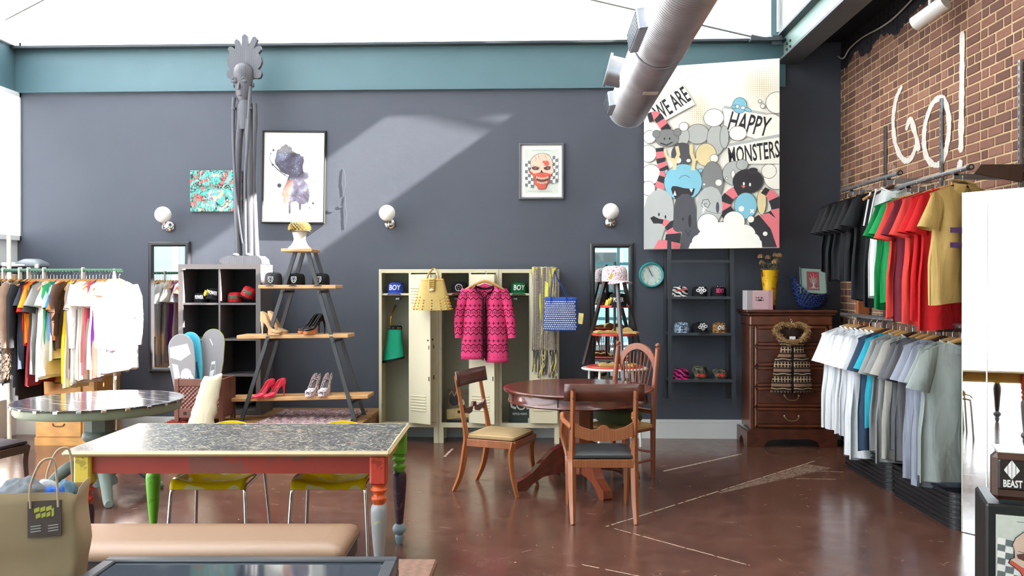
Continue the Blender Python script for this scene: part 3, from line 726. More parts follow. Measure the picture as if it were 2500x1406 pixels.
# --- clock
c = Py(1590, 671, WY)
t = thing('wall_clock', 'round teal rimmed wall clock with raised white numerals', 'clock', (c.x, WY - .003, c.z))
CT = pm('clock_teal', (50, 150, 150), .4, 0, .05)
MB().lathe([(.138, 0), (.138, .03), (.128, .045), (.116, .04), (.112, .012)], 40, M=MT(0, 0, 0, 0, PI / 2), cap=False).build('rim', CT, t)
MB().cyl((0, -.012, 0), (0, -.001, 0), .118, n=40).build('dial', pm('clock_dial', (214, 218, 208), .5, 0, .03), t)
for k in range(12):
    a_ = PI / 2 - (k + 1) * PI / 6
    text(str(k + 1), .03, pm('clock_numeral', (150, 156, 150), .4), t, (.092 * math.cos(a_), -.0145, .092 * math.sin(a_) - .011), ext=.0025)
HND = pm('clock_hand', (60, 84, 80), .4)
for a_, L, w_ in ((118, .062, .006), (112, .088, .0045)):
    MB().prism(line([(-.02 * math.cos(math.radians(a_)), -.02 * math.sin(math.radians(a_))), (L * math.cos(math.radians(a_)), L * math.sin(math.radians(a_)))], w_), -.02 - w_, -.019).build('hand', HND, t)
MB().cyl((0, -.026, 0), (0, -.012, 0), .006, n=12).build('hub', HND, t)
MB().cyl((0, -.034, 0), (0, -.032, 0), .115, n=40).build('cover_glass', PICG, t)
# ================================================================== CAPS
def print_mat(name, kind, c1, c2, c3=None):
    if name in MATS: return MATS[name]
    g = G(name, .75, 0, .3); x, y, z = g.xyz()
    if kind == 'zebra':
        n = g.noise(9, 2, .5); f = ((z * 150 + x * 60 + n * 16).sin()).gt(.1)
        g.col(g.mix(f, lin(c1), lin(c2)))
    elif kind == 'leopard':
        d = g.voro(60); n = g.noise(40, 2); f = (d.gt(.25) * d.lt(.55) * n.gt(.42)).mx(d.lt(.0))
        g.col(g.mix(f, lin(c1), lin(c2)))
    elif kind == 'floral':
        a = g.voro(55, out='Color'); n = g.noise(75, 3, .5, .6); m = g.noise(38, 3)
        c = g.ramp(n, [(.36, lin(c2)), (.42, lin((236, 232, 232))), (.56, lin(c1)), (.63, lin((90, 86, 92))), (.7, lin(c2))], True); g.col(c)
    elif kind == 'camo':
        n = g.noise(16, 2, .5, .4); g.col(g.ramp(n, [(0, lin((36, 36, 34))), (.46, lin(c1)), (.56, lin(c2)), (.64, lin((22, 22, 22)))], True))
    return g.mat
def cap(loc, rz, label, crown, brim=None, txt=None, tcol=WTXT, tsize=.05, group=None, tilt=0, roll=0, R=.088, H=.112, flat=True, emblem=None, brim_droop=.02, tag_=None, sx=.62, tz=.035, lead=.085, shear=0):
    t = thing('baseball_cap', label, 'cap', loc, 0, group, rot=(tilt, roll, rz))
    brim = brim or crown; n = 28; rings = []
    for i in range(11):
        a = i / 10; z = H * math.sin(a * PI / 2) ** .9; e = max(1 - a ** 3.2, 0) ** .55; e = max(e, .01)
        rings.append([(R * e * math.cos(2 * PI * j / n), R * 1.12 * e * math.sin(2 * PI * j / n) - .012 * a * 0, z) for j in range(n)])
    rings = [[(p[0], p[1], -.004) for p in rings[0]]] + rings
    c = MB().loft(rings, False, True).build('crown', crown, t)
    MB().ball((0, 0, H + .002), (.009, .009, .005), 10, 6).build('button', brim, c)
    for j in range(3):                     # panel seams
        a = PI / 2 + (j - 1) * 1.05; pts = []
        for i in range(9):
            q = rings[i + 1]; k = int(((a - PI) % (2 * PI)) / (2 * PI) * n) % n
            pts.append((q[k][0] * 1.006, q[k][1] * 1.006, q[k][2]))
        MB().tube(pts, .0012, 4).build('seam', brim, c)
    def bf(u, v):
        a = math.radians(-160 + 140 * u); r0x, r0y = R * .99, R * 1.1
        ex = 1 + v * (lead / R) * (math.sin(PI * u) ** .55)
        x = r0x * math.cos(a) * (1 + v * .22 * math.sin(PI * u)); y = r0y * math.sin(a) * 1 - v * lead * math.sin(PI * u) ** .5
        return (x, y, .004 - brim_droop * (abs(x) / R) ** 2 * v - v * .010)
    m = MB().grid(bf, 18, 5); b = m.build('brim', brim, t)
    so = b.modifiers.new('thickness', 'SOLIDIFY'); so.thickness = .004
    if txt:
        me = text_mesh(txt, tsize, tcol, ext=.003, bend=R * 1.12, sx=sx, shear=shear, bold=.0012)
        put('lettering', me, t, (0, -R * 1.12 - .001, tz))
    if emblem: emblem(t, R)
    if tag_:
        for k in range(tag_): MB().box(-.016, .016, -.001, .001, -.06, 0, M=MT(-R * .75 - .02 * k, -R * .75, .075 - .012 * k, -.5, .1, .35)).build('hang_tag', YTAG, t)
    return t
def em_star(t, R):
    o = pm('emblem_white', (232, 232, 232), .6); y = -R * 1.12 - .003
    mb = MB(); rg = [(.036 * math.cos(2 * PI * i / 32), .036 * math.sin(2 * PI * i / 32)) for i in range(33)]
    mb.tube([(x, y, z + .055) for x, z in rg[:-1]], .0035, 6, closed=True)
    pts = [(.033 * math.cos(-PI / 2 + i * 4 * PI / 5), .033 * math.sin(-PI / 2 + i * 4 * PI / 5)) for i in range(5)]
    mb.tube([(x, y, z + .055) for x, z in pts], .003, 6, closed=True, sm=False)
    mb.build('star_emblem', o, t)
def em_shield(t, R):
    y = -R * 1.12 - .001
    def m(p): return [(x, z + .05) for x, z in p]
    s = [(m([(-.026, .032), (.026, .032), (.028, 0), (.018, -.022), (0, -.034), (-.018, -.022), (-.028, 0)]), 0), (m([(-.022, .022), (.022, .022), (.023, 0), (.014, -.019), (0, -.028), (-.014, -.019), (-.023, 0)]), 1),
         (m(ell(0, .004, .012, .015, 12)), 0), (m([(-.016, .010), (.016, .010), (.013, .018), (-.013, .018)]), 1), (m([(-.02, -.014), (.018, .016), (.02, .012), (-.017, -.018)]), 0), (m([(.02, -.014), (-.018, .016), (-.02, .012), (.017, -.018)]), 0), (m(ell(0, .002, .008, .012, 12)), 1), (m([(-.02, .025), (.02, .025), (.02, .0285), (-.02, .0285)]), 1)]
    art(t, 'shield_emblem', s, [pm('emblem_silver', (214, 216, 218), .5), INK], y=y - .002, step=.0004)
def em_knuckle(t, R):
    y = -R * 1.12 - .001; s = []; c = .058
    for k, a in enumerate((160, 112, 68, 20)):
        x, z = .036 * math.cos(math.radians(a)), .034 * math.sin(math.radians(a)) - .012
        s.append((ell(x, z + c, .0165, .020, 16, math.radians(a - 90)), 0)); s.append((ell(x, z + c, .007, .011, 12, math.radians(a - 90)), 1))
    s.append((ell(0, -.016 + c, .021, .021, 18), 0)); s.append((ell(0, -.016 + c, .015, .015, 16), 1))
    s.append((line([(-.008, -.024 + c), (.008, -.008 + c)], .004), 0)); s.append((line([(.008, -.024 + c), (-.008, -.008 + c)], .004), 0))
    art(t, 'knuckle_emblem', s, [WTXT, INK], y=y - .002, step=.0004)
CBK = cloth('cap_black', (26, 26, 29)); CNV = cloth('cap_navy_black', (30, 32, 40)); CRD = cloth('cap_red', (190, 34, 42)); CGY = cloth('cap_charcoal', (58, 58, 62))
# ================================================================== LOCKERS
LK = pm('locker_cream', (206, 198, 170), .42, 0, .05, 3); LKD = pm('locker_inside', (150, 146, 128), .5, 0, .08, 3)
LY = 9.02; LZ0 = .165; LTOP = Py(1140, 657, LY).z
la, lb = Py(925, 900, LY).x, Py(1366, 900, LY).x; LW = (lb - la) / 3
def door_mesh(w, h): return MB().box(0, w, -.018, 0, 0, h, bev=.003)
def locker(i):
    lab = ('cream metal double locker nearest the plank ladder, green bag hanging inside', 'middle cream metal double locker with the pink cardigan on its door', 'cream metal double locker under the knitted scarf')[i]
    x0 = la + i * LW; t = thing('double_locker', lab, 'locker', (x0, LY, 0), 0, 'cream metal lockers')
    w = LW - .003; d = WY - LY - .03; h = LTOP; th = .012; mid = w * .52
    MB().box(0, th, 0, d, LZ0, h).box(w - th, w, 0, d, LZ0, h).box(th, w - th, 0, d, h - th, h).box(th, w - th, 0, d, LZ0, LZ0 + th).box(0, w, d - .01, d, LZ0, h).build('carcass', LK, t)
    MB().box(th, w - th, 0, .012, h - .04, h - th).box(th, w - th, 0, .012, LZ0 + th, LZ0 + .05).box(th, .03, -.001, .012, LZ0, h).box(mid - .012, mid + .012, -.001, .012, LZ0, h).box(w - .03, w - th, -.001, .012, LZ0, h).build('face_frame', LK, t)
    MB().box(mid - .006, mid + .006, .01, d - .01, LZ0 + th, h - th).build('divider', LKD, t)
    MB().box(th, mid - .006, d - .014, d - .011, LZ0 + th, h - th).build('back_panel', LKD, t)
    zs = Py(968, 716, LY).z
    MB().box(th, mid - .006, .012, d - .01, zs - .022, zs, bev=.002).build('hat_shelf', LK, t)
    MB().box(.5 * mid - .02, .5 * mid + .02, .2, d - .014, zs - .07, zs - .05).build('coat_hook', STEEL, t)
    for (z) in (.45, .8, 1.25):
        for dx_ in (-.012, .012): MB().cyl((mid * .5 + dx_, d - .017, z), (mid * .5 + dx_, d - .013, z), .003, n=6).build('rivet', INK, t)
    dw = w - mid - .05; dh = h - LZ0 - .11
    # closed right hand door
    cd = door_mesh(dw, dh).build('door', LK, t, (mid + .02, .0, LZ0 + .055))
    # left door folded open in front of it
    od = door_mesh(mid - .045, dh).build('door', LK, t, (mid + .004, -.03, LZ0 + .055), (0, 0, math.radians((-30, -19, -2)[i])))
    for dd, ww, side in ((cd, dw, 1), (od, mid - .045, 0)):
        for zz in (.13, dh - .30):
            for k in range(6):
                if side: xa, xb = ww - .065, ww - .03
                else: xa, xb = .03, ww - .055
                MB().box(xa, xb, -.026, -.016, zz + k * .03, zz + k * .03 + .014, bev=.004).build('louver', LK, dd)
        MB().box(ww - .022, ww - .012, -.0205, -.017, dh * .29, dh * .29 + .045).box(ww - .022, ww - .014, -.0205, -.017, dh * .5, dh * .5 + .04).build('latch_slot', INK, dd)
        MB().cyl((ww - .03, -.021, dh * .56), (ww - .03, -.017, dh * .56), .009, n=10).build('lock_hole', INK, dd)
    for zz in (LZ0 + .2, LZ0 + .8, LZ0 + 1.4): MB().cyl((.032, -.006, zz), (.032, -.006, zz + .05), .006, n=8).build('hinge', STEEL, t)
    for xx in (0, w - .05):
        for yy in (0, d - .05): MB().box(xx, xx + .05, yy, yy + .05, 0, LZ0).build('leg', LK, t)
    return t
lockers = [locker(i) for i in range(3)]
zsh = Py(968, 716, LY).z
lx = lambda u, y=LY: Py(u, 700, y).x
CBL = cloth('cap_blue', (52, 74, 168)); CGN = cloth('cap_green', (28, 104, 62))
cap((lx(966, 9.13), 9.145, zsh + .005), 0, 'blue cap lettered BOY on the first locker shelf', CBL, None, 'BOY', WTXT, .078, tz=.03, sx=.8, shear=.1)
cap((lx(1266, 9.13), 9.145, zsh + .005), .06, 'green cap lettered BOY on the third locker shelf', CGN, None, 'BOY', WTXT, .078, tz=.03, sx=.8, shear=.1)
cap((lx(1122, 9.13), 9.145, zsh + .005), 0, 'black cap with a white star in a circle on the middle locker shelf', CNV, cloth('cap_dark_red', (110, 34, 38)), emblem=em_star)
# art prints standing in two lockers
def leaf_print(u0, v0, u1, v1, shapes, mats, label, base):
    y = 9.16; a, b = Py(u0, v0, y), Py(u1, v1, y); t = thing('art_print', label, 'print', (a.x, y, LZ0 + .013), rot=(-.12, 0, 0))
    w, h = b.x - a.x, a.z - b.z
    MB().box(0, w, 0, .008, 0, h).build('board', base, t)
    art(t, 'printed_artwork', [([(x * w, z * h) for x, z in p], m) for p, m in shapes], mats); return t, w, h
collage = pm('collage_print', (96, 84, 66), .7, 0, .7, 14)
leaf_print(1090, 948, 1150, 1033, [([(0, 0), (1, 0), (1, .12), (0, .12)], 1), ([(0, .14), (1, .2), (1, .5), (0, .42)], 2), (ell(.3, .68, .2, .16), 3), (ell(.6, .6, .13, .12), 0), (line([(.1, .85), (.2, .95), (.3, .8), (.42, .96)], .03), 0), (ell(.5, .35, .06, .04), 1)],
           [pm('collage_pale', (196, 180, 150), .7, 0, .3, 30), INK, pm('collage_tan', (190, 166, 118), .7, 0, .5, 20), pm('collage_dark', (48, 42, 46), .7, 0, .4, 30)], 'dark collage art print standing in the middle locker', collage)
t, w, h = leaf_print(1243, 968, 1302, 1033, [(ell(.5, .74, .21, .2), 0), (ell(.5, .74, .15, .15), 1), (line([(.06, .9), (.1, .66), (.28, .6)], .09), 0), (line([(.94, .9), (.9, .66), (.72, .6)], .09), 0), ([(.78, .04), (.98, .04), (.98, .24), (.78, .24)], 2)],
           [pm('band_print_white', (208, 212, 210), .7), pm('band_print_dark', (44, 52, 48), .7), pm('band_print_tag', (190, 198, 196), .7)], 'dark green record sleeve with a pale ring standing in the third locker', pm('band_print_base', (44, 52, 48), .7, 0, .2))
text('VERTICAL PASSION', .03, WTXT, t, (w * .44, -.003, h * .36), sx=.6, ext=.0004)
# ---------------- green bag in the first locker
SOFTG = cloth('bag_emerald', (34, 158, 122)); GOLD = pm('gold_metal', (206, 160, 84), .28, 1, .1)
def blob(rings, mats=None): return MB().loft(rings, True, True)
def sring(cx, cy, z, rx, ry, n=24, p=2.6, tilt=0):
    o = []
    for j in range(n):
        a = 2 * PI * j / n; c_, s_ = math.cos(a), math.sin(a)
        x = rx * abs(c_) ** (2 / p) * (1 if c_ > 0 else -1); y = ry * abs(s_) ** (2 / p) * (1 if s_ > 0 else -1)
        o.append((cx + x, cy + y, z + tilt * x))
    return o
c = Py(958, 880, 9.16)
t = thing('hobo_bag', 'emerald green soft bag hanging inside the first locker', 'bag', (c.x, 9.16, c.z))
rings = [sring(.01 + .02 * s_, 0, s_ * .36, .115 * (1 - .42 * s_) * (1 + .05 * math.sin(9 * s_)), .075 * (1 - .5 * s_), 24, 2.4, .22 * (1 - s_)) for s_ in [i / 12 for i in range(13)]]
bd = MB().loft(rings).build('body', SOFTG, t)
MB().tube([(r[4][0] * 1.0, r[4][1] - .152 * (1 - i / 14) * 0 - .002, r[4][2]) for i, r in enumerate(rings)], .003, 6).build('piping', INK, bd)
MB().loft([sring(.01, 0, .0, .118, .078, 24, 2.4, .22), sring(.012, 0, .022, .117, .077, 24, 2.4, .2)]).build('base_panel', cloth('bag_black', (28, 30, 30)), t)
MB().loft([sring(.028, 0, .335, .074, .045), sring(.035, 0, .372, .062, .036)]).build('rim', cloth('bag_black', (28, 30, 30)), t)
for k in range(7): MB().ball((.03 + .06 * math.cos(k * .9), -.04, .35), .007, 8, 6).build('stud', GOLD, t)
MB().tube(bez([(-.02, 0, .36), (-.015, 0, .46), (0, .08, .54), (.01, .15, .585)], 6), .010, 8).build('chain_strap', GOLD, t)
# ---------------- gold studded handbag on the first locker door
GB = pm('gold_leather', (186, 158, 92), .38, .15, .12, 20, .2, 120)
c = Py(1056, 757, 8.76)
t = thing('handbag', 'gold frame handbag with spiky studs hanging on a locker door', 'bag', (c.x, 8.76, c.z))
sc = 1 / 237
rings = []
for i in range(13):
    s_ = i / 12; rings.append(sring(0, 0, s_ * .31, (.21 - .092 * s_ ** .8) * (1 if i else .93), (.08 - .05 * s_), 28, 3.2))
body = MB().loft(rings).build('body', GB, t)
MB().loft([sring(0, 0, .305, .122, .034, 28, 4), sring(0, 0, .322, .118, .03, 28, 4)]).build('clasp_frame', GOLD, t)
MB().box(-.035, .035, -.058, -.03, .18, .33, bev=.012).build('flap', GB, t)
for a_ in range(4):
    for b_ in range(6): MB().ball((-.024 + a_ * .016, -.061, .205 + b_ * .02), .0065, 8, 6).build('flap_stud', GOLD, body)
MB().ball((0, -.063, .205), (.024, .008, .017), 14, 8).build('lock', pm('pale_gold', (226, 214, 170), .3, .6), t)
sm_ = MB().lathe([(.008, 0), (.006, .005), (.0008, .014)], 8).mesh('spike', GOLD)
for side in (-1, 1):
    for i in range(5):
        for j in range(5 - (i > 2)):
            z = .012 + j * .03; s_ = z / .31; x = (.21 - .092 * s_ ** .8)
            ang_ = math.radians(10 + i * 20); px_, py_ = x * math.cos(ang_) ** .7, -(.08 - .05 * s_) * math.sin(ang_) ** .7
            o = put('spike', sm_, body, (side * px_, py_, z)); o.rotation_euler = Vector((side * math.cos(ang_), -math.sin(ang_) * 1.2, .12)).to_track_quat('Z', 'Y').to_euler()
for y_ in (-.02, .03):
    MB().tube(bez([(-.055, y_, .315), (-.045, y_, .36), (-.02, y_ + .06, .405), (.005, y_ + .08, .425), (.03, y_ + .06, .405), (.055, y_, .36), (.065, y_, .315)], 6), .0065, 8).build('handle', GB, t)
for x_ in (-.055, .065): MB().tube([(x_ + .012 * math.cos(a_), -.022, .32 + .012 * math.sin(a_)) for a_ in [2 * PI * k / 12 for k in range(12)]], .003, 6, closed=True).build('ring', GOLD, t)
# ---------------- pink cardigan
def cardi():
    g = G('pink_knit', .9, 0, .15); x, y, z = g.xyz(); P = .18
    r = (z / P + 10).fr() * P
    zig = ((x / .055).fr() - .5).ab() * .05
    L1 = (r - .012 - zig).ab().lt(.0052); L2 = (r - .078 - zig * .8).ab().lt(.0048)
    bar = ((x / .019).fr() - .5).ab().lt(.17) * (r - .060).ab().lt(.013)
    ln = (r - .132).ab().lt(.0032) * ((x / .048 + .5).fr() - .5).ab().lt(.36)
    cr = ((x / .048 + .5).fr() - .5).ab().lt(.075) * (r - .132).ab().lt(.0165) 
    l3 = (r - .101).ab().lt(.0)
    f = L1.mx(L2).mx(bar).mx(ln).mx(cr)
    f = f * z.gt(-.76)
    g.col(g.mix(f, lin((214, 66, 116)), lin((34, 20, 28)))); g.bump(g.noise(300, 2), .25, .002); return g.mat
PK = cardi(); PKB = cloth('cardigan_trim', (34, 22, 30))
hk = Py(1183, 668, 8.84)
WOODH = wood('hanger_wood', (190, 142, 86), .4, .2, (1, 1, 3))
def hanger_parts(t, top=0, dark=False, face='y'):
    pts = []
    for i in range(17):
        u = -1 + i / 8; pts.append((.205 * u, 0, -.075 - .095 * abs(u) ** 1.35))
    r = [.011 + .006 * (1 - abs(-1 + i / 8)) for i in range(17)]
    MB().tube(pts, r, 8, sq=.55).build('shoulder_bar', WOODH if not dark else wood('hanger_dark', (74, 44, 32), .4), t)
    MB().tube(bez([(0, 0, -.07), (0, 0, -.03), (.012, 0, -.014), (.020, 0, .006), (.012, 0, .022), (-.006, 0, .022), (-.016, 0, .008)], 4), .0024, 6).build('hook', CHROME, t)
ch = thing('clothes_hanger', 'wooden hanger carrying the pink cardigan on a locker door', 'hanger', tuple(hk))
hanger_parts(ch)
t = thing('cardigan', 'pink open cardigan with black zigzag and cross pattern', 'cardigan', (hk.x, hk.y, hk.z - .10))
def panel(x0f, x1f, L, yoff, n=10, m=24):
    def f(u, v):
        z = -L * v; x = x0f(v) + (x1f(v) - x0f(v)) * u
        dome = .045 * math.sin(PI * min(max(u, .02), .98)) + .012
        return (x, yoff * dome - .006 * math.sin(5 * u + 9 * v) * v, z - .05 * abs(x) * 0 - (0.33 * abs(x) if v < .06 else .33 * abs(x) * max(0, 1 - v * 1.1)))
    return MB().grid(f, n, m)
Lc = .80; outer = lambda v: .20 + .045 * v
for sgn, nm in ((-1, 'front_panel'), (1, 'front_panel')):
    mb = panel(lambda v: sgn * outer(v), lambda v: sgn * (.085 if v < .04 else max(.014 + .0 * v, .085 - (v - .04) * .65)), Lc * (.975 if sgn < 0 else 1.015), -1)
    o = mb.build(nm, PK, t); so = o.modifiers.new('thickness', 'SOLIDIFY'); so.thickness = .006
o = panel(lambda v: -outer(v), lambda v: outer(v), Lc * .97, .6).build('back_panel', PK, t); so = o.modifiers.new('thickness', 'SOLIDIFY'); so.thickness = .005
for sgn in (-1, 1):
    pts = bez([(sgn * .175, 0, -.075), (sgn * .225, -.005, -.18), (sgn * .262, -.01, -.36), (sgn * (.262 if sgn < 0 else .285), -.012, -.56)], 6)
    MB().tube([tuple(p) for p in pts], [.062 - .020 * i / (len(pts) - 1) for i in range(len(pts))], 14, sq=.75).build('sleeve', PK, t)
    MB().tube([tuple(p) for p in bez([(sgn * .09, -.015, -.028), (sgn * .075, -.035, -.08), (sgn * .03, -.045, -.12), (sgn * .012, -.045, -.2), (sgn * .012, -.04, -.5), (sgn * .014, -.035, -.79)], 6)], .017, 8, sq=.3).build('front_band', PKB, t)
MB().tube([tuple(p) for p in bez([(-.09, -.012, -.03), (-.05, .02, -.045), (0, .028, -.055), (.05, .02, -.045), (.09, -.012, -.03)], 6)], .011, 8).build('neckband', PKB, t)
# ---------------- scarf over the third locker
def scarf_mat():
    g = G('chunky_knit', .95, 0, .1); x, y, z = g.xyz()
    row = (z * 62 + (x * 90).sin() * .6).fr(); cl = (x * 52 + (row - .5) * .4).fr()
    n = g.noise(14, 3)
    c = g.mix(n, lin((150, 138, 124)), lin((186, 172, 158)))
    c = g.mix((cl - .5).ab().gt(.36), c, lin((74, 70, 66)))
    c = g.mix((row - .5).ab().gt(.4) * n.gt(.45), c, lin((90, 84, 76)))
    c = g.mix(g.noise(6, 2, k=g.map((5, 5, .35))).gt(.60), c, lin((212, 206, 84)))
    g.col(c); g.bump((cl - .5).ab() + (row - .5).ab(), .8, .008); return g.mat
SC = scarf_mat(); sx0 = Py(1300, 700, 8.95).x
t = thing('knit_scarf', 'chunky grey and yellow knitted scarf draped over the third locker', 'scarf', (sx0, 8.97, LTOP))
for k, (xo, wd_, zb) in enumerate(((0, .135, -1.0), (.12, .135, -.98))):
    pts = [(WY - 8.97 - .12, .018), (.06, .022), (.0, .02), (-.02, -.02), (-.028 - .01 * k, -.3), (-.026, -.6), (-.02, -.85)]
    prof = bez([(a_, b_, 0) for a_, b_ in pts], 8)
    def f(u, v):
        i = v * (len(prof) - 1); i0 = int(min(i, len(prof) - 2)); p = prof[i0].lerp(prof[i0 + 1], i - i0)
        return (xo + wd_ * u + .006 * math.sin(v * 11 + k), p.x - .012 * math.sin(PI * u) + .006 * math.sin(u * 9 + v * 4), p.y + .004 * math.sin(u * 12))
    o = MB().grid(f, 10, 44).build('knitted_band', SC, t); so = o.modifiers.new('thickness', 'SOLIDIFY'); so.thickness = .014
YARN = [cloth('yarn_grey', (140, 130, 120)), cloth('yarn_dark', (78, 74, 72)), cloth('yarn_yellow', (214, 208, 90)), cloth('yarn_pale', (190, 174, 166))]
for k in range(30):
    x = .01 + .24 * k / 29; ln_ = random.uniform(.22, .30); w1, w2 = random.uniform(-.02, .02), random.uniform(-.025, .02)
    MB().tube([tuple(p) for p in bez([(x, -.02 + random.uniform(-.012, .012), -.84), (x + w1, -.03, -.84 - ln_ * .5), (x + w2 - .01, -.028, -.84 - ln_)], 5)], .0065, 6).build('fringe_strand', YARN[k % 4 if k % 3 else 1], t)
MB().tube([tuple(p) for p in bez([(.09, -.045, -.88), (.13, -.055, -.92), (.10, -.05, -.96), (.125, -.055, -1.0), (.105, -.05, -1.03)], 5)], .005, 6).build('fringe_strand', YARN[3], t)
# ---------------- blue studded tote
BT = cloth('tote_blue', (48, 76, 150)); c = Py(1370, 806, 8.83)
t = thing('tote_bag', 'blue tote bag covered in silver studs hanging from the locker corner', 'bag', (c.x, 8.83, c.z), -.15)
tw = .185
def tr(s_): return (tw - .025 * s_) * (1 + .07 * max(0, s_ - .8) * 5)
rings = [sring(0, 0, .34 * i / 12 + (.0 if i < 12 else .0), tr(i / 12) * (1 if i else .95), (.075 - .035 * i / 12), 30, 3.4) for i in range(13)]
tb = MB().loft(rings, True, False).build('body', BT, t); so = tb.modifiers.new('thickness', 'SOLIDIFY'); so.thickness = .004
SILV = pm('silver_stud', (216, 218, 222), .25, .9, .05); smd = MB().ball((0, 0, 0), (.0075, .005, .0075), 8, 5).mesh('stud', SILV)
for j in range(15):
    for i in range(17):
        s_ = (j + .7) / 16; x = (-.5 + (i + (j % 2) * .5) / 17) * 2 * tr(s_) * .92
        if s_ > .9: continue
        yy = -(.075 - .035 * s_) * (1 - abs(x / tr(s_)) ** 3.4) ** (1 / 3.4) if abs(x) < tr(s_) else 0
        put('stud', smd, tb, (x, yy - .002, .34 * s_))
for yy, dx_ in ((-.045, 0), (.045, .015)):
    MB().tube([tuple(p) for p in bez([(-.10 + dx_, yy, .27), (-.10 + dx_, yy * .9, .36), (-.085 + dx_, yy * .3, .52), (-.065, .02, .615), (-.045, yy * .3, .54), (.045 + dx_, yy * .9, .37), (.07 + dx_, yy, .27)], 6)], .012, 8, sq=.28).build('strap', BT, t)
MB().box(.165, .215, -.004, .0, .06, .17, M=MT(0, -.02, .03, 0, 0, .12)).build('hang_tag', pm('swing_tag', (206, 190, 120), .6, 0, .4, 24), t)
MB().tube([(.17, -.02, .24), (.2, -.022, .21)], .002, 5).build('tag_string', INK, t)
# ================================================================== DARK LADDER SHELF WITH CAPS
LS = pm('blue_black_wood', (52, 57, 64), .5, 0, .12, 6)
ya = 9.08; a, b = Py(1630, 640, ya), Py(1795, 640, ya); w = b.x - a.x
t = thing('ladder_shelf', 'blue black ladder shelf on the wall under the monster canvas, holding caps', 'shelf', (a.x, ya, 0))
zt = 2.14; zb = Py(1640, 980, ya).z
for k, xx in enumerate((0, w - .038)):
    M_ = MT(0, 0, 0)
    MB().prism([(xx - .0 if k == 0 else xx - .015, zt), (xx + .038 if k == 0 else xx + .023, zt), (xx + .052 if k == 0 else xx + .048, zb), (xx + .014 if k == 0 else xx + .012, zb)], 0, .045).build('front_rail', LS, t)
    MB().prism([(xx, zt), (xx + .03, zt), (xx + .03, zb), (xx, zb)], WY - ya - .04, WY - ya - .003).build('rear_rail', LS, t)
for v in (638,):
    z = Py(1700, v, ya).z; MB().box(.03, w - .03, .004, .03, z - .015, z + .015).build('rung', LS, t)
SHZ = []
for v in (727, 816, 930):
    z = Py(1700, v, ya).z; SHZ.append(z); MB().box(.02, w - .02, -.002, WY - ya - .004, z - .014, z + .014, bev=.002).build('shelf_board', LS, t)
def cxy(u, k, y=9.2): return (Py(u, 800, y).x, y, SHZ[k] + .0195)
PNK = pm('text_hot_pink', (236, 70, 130), .6); ORR = pm('text_orange_red', (230, 66, 40), .6); RTX = pm('text_coral', (214, 86, 84), .6)
Z1 = print_mat('zebra_white', 'zebra', (226, 226, 226), (26, 26, 28)); Z2 = print_mat('zebra_pink', 'zebra', (210, 44, 130), (24, 20, 24))
LP1 = print_mat('leopard_blue', 'leopard', (176, 200, 226), (30, 36, 48)); LP2 = print_mat('leopard_tan', 'leopard', (160, 116, 66), (34, 26, 22)); CM = print_mat('camo_green', 'camo', (70, 74, 58), (112, 112, 92))
def em_script(t, R):
    y = -R * 1.12 - .002
    MB().tube([(-.055 + i * .0037, y + .06 * (abs(-.055 + i * .0037) / .09) ** 2, .058 + .012 * math.sin(i * 1.5) + .0004 * i) for i in range(31)], .004, 6).build('script_emblem', RTX, t)
g_ = 'caps on the dark ladder shelf'
kw = dict(group=g_, R=.082, H=.1, brim_droop=.005)
def capr(u, k, label, **q):      # worn-back display: sits with its peak pointing to the wall so the front panel shows low
    return cap(cxy(u, k), q.pop('rz', 0), label, **{**kw, **q})
capr(1660, 0, 'black and white zebra print cap with red lettering on the top shelf', crown=Z1, emblem=em_script, lead=.02)
capr(1708, 0, 'black cap with a white knuckle emblem on the top ladder shelf', crown=CBK, emblem=em_knuckle, lead=.02)
t_ = capr(1754, 0, 'black studded cap lettered SEXY in pink on the top shelf', crown=CBK, txt='SEXY', tcol=PNK, tsize=.06, tz=.035, lead=.02)
for k in range(8): MB().ball((.04 * math.cos(k * 2.4), .04 * math.sin(k * 2.4) - .02, .094 + .004 * (k % 2)), .005, 8, 5).build('stud', SILV, t_)
t_ = capr(1664, 1, 'pale blue leopard print cap on the middle shelf', crown=LP1, txt='LO', tcol=INK, tsize=.06, tz=.035, lead=.02, shear=.3)
capr(1708, 1, 'black cap with a tilted white knuckle emblem on the middle shelf', crown=CBK, emblem=em_knuckle, lead=.07, rz=.25, roll=-.12)
capr(1756, 1, 'tan leopard print cap with white script on the middle shelf', crown=LP2, txt='OVS', tcol=WTXT, tsize=.062, tz=.03, lead=.02, shear=.3)
capr(1663, 2, 'pink and black zebra print cap on the bottom shelf', crown=Z2, lead=.02)
capr(1708, 2, 'taller camouflage cap lettered POWER in orange on the bottom shelf', crown=CM, txt='POWER', tcol=ORR, tsize=.048, tz=.02, lead=.02, H=.13, sx=.55)
capr(1757, 2, 'lower camouflage cap lettered POWER in orange beside the shelf rail', crown=CM, txt='POWER', tcol=ORR, tsize=.046, tz=.025, lead=.02, sx=.55)
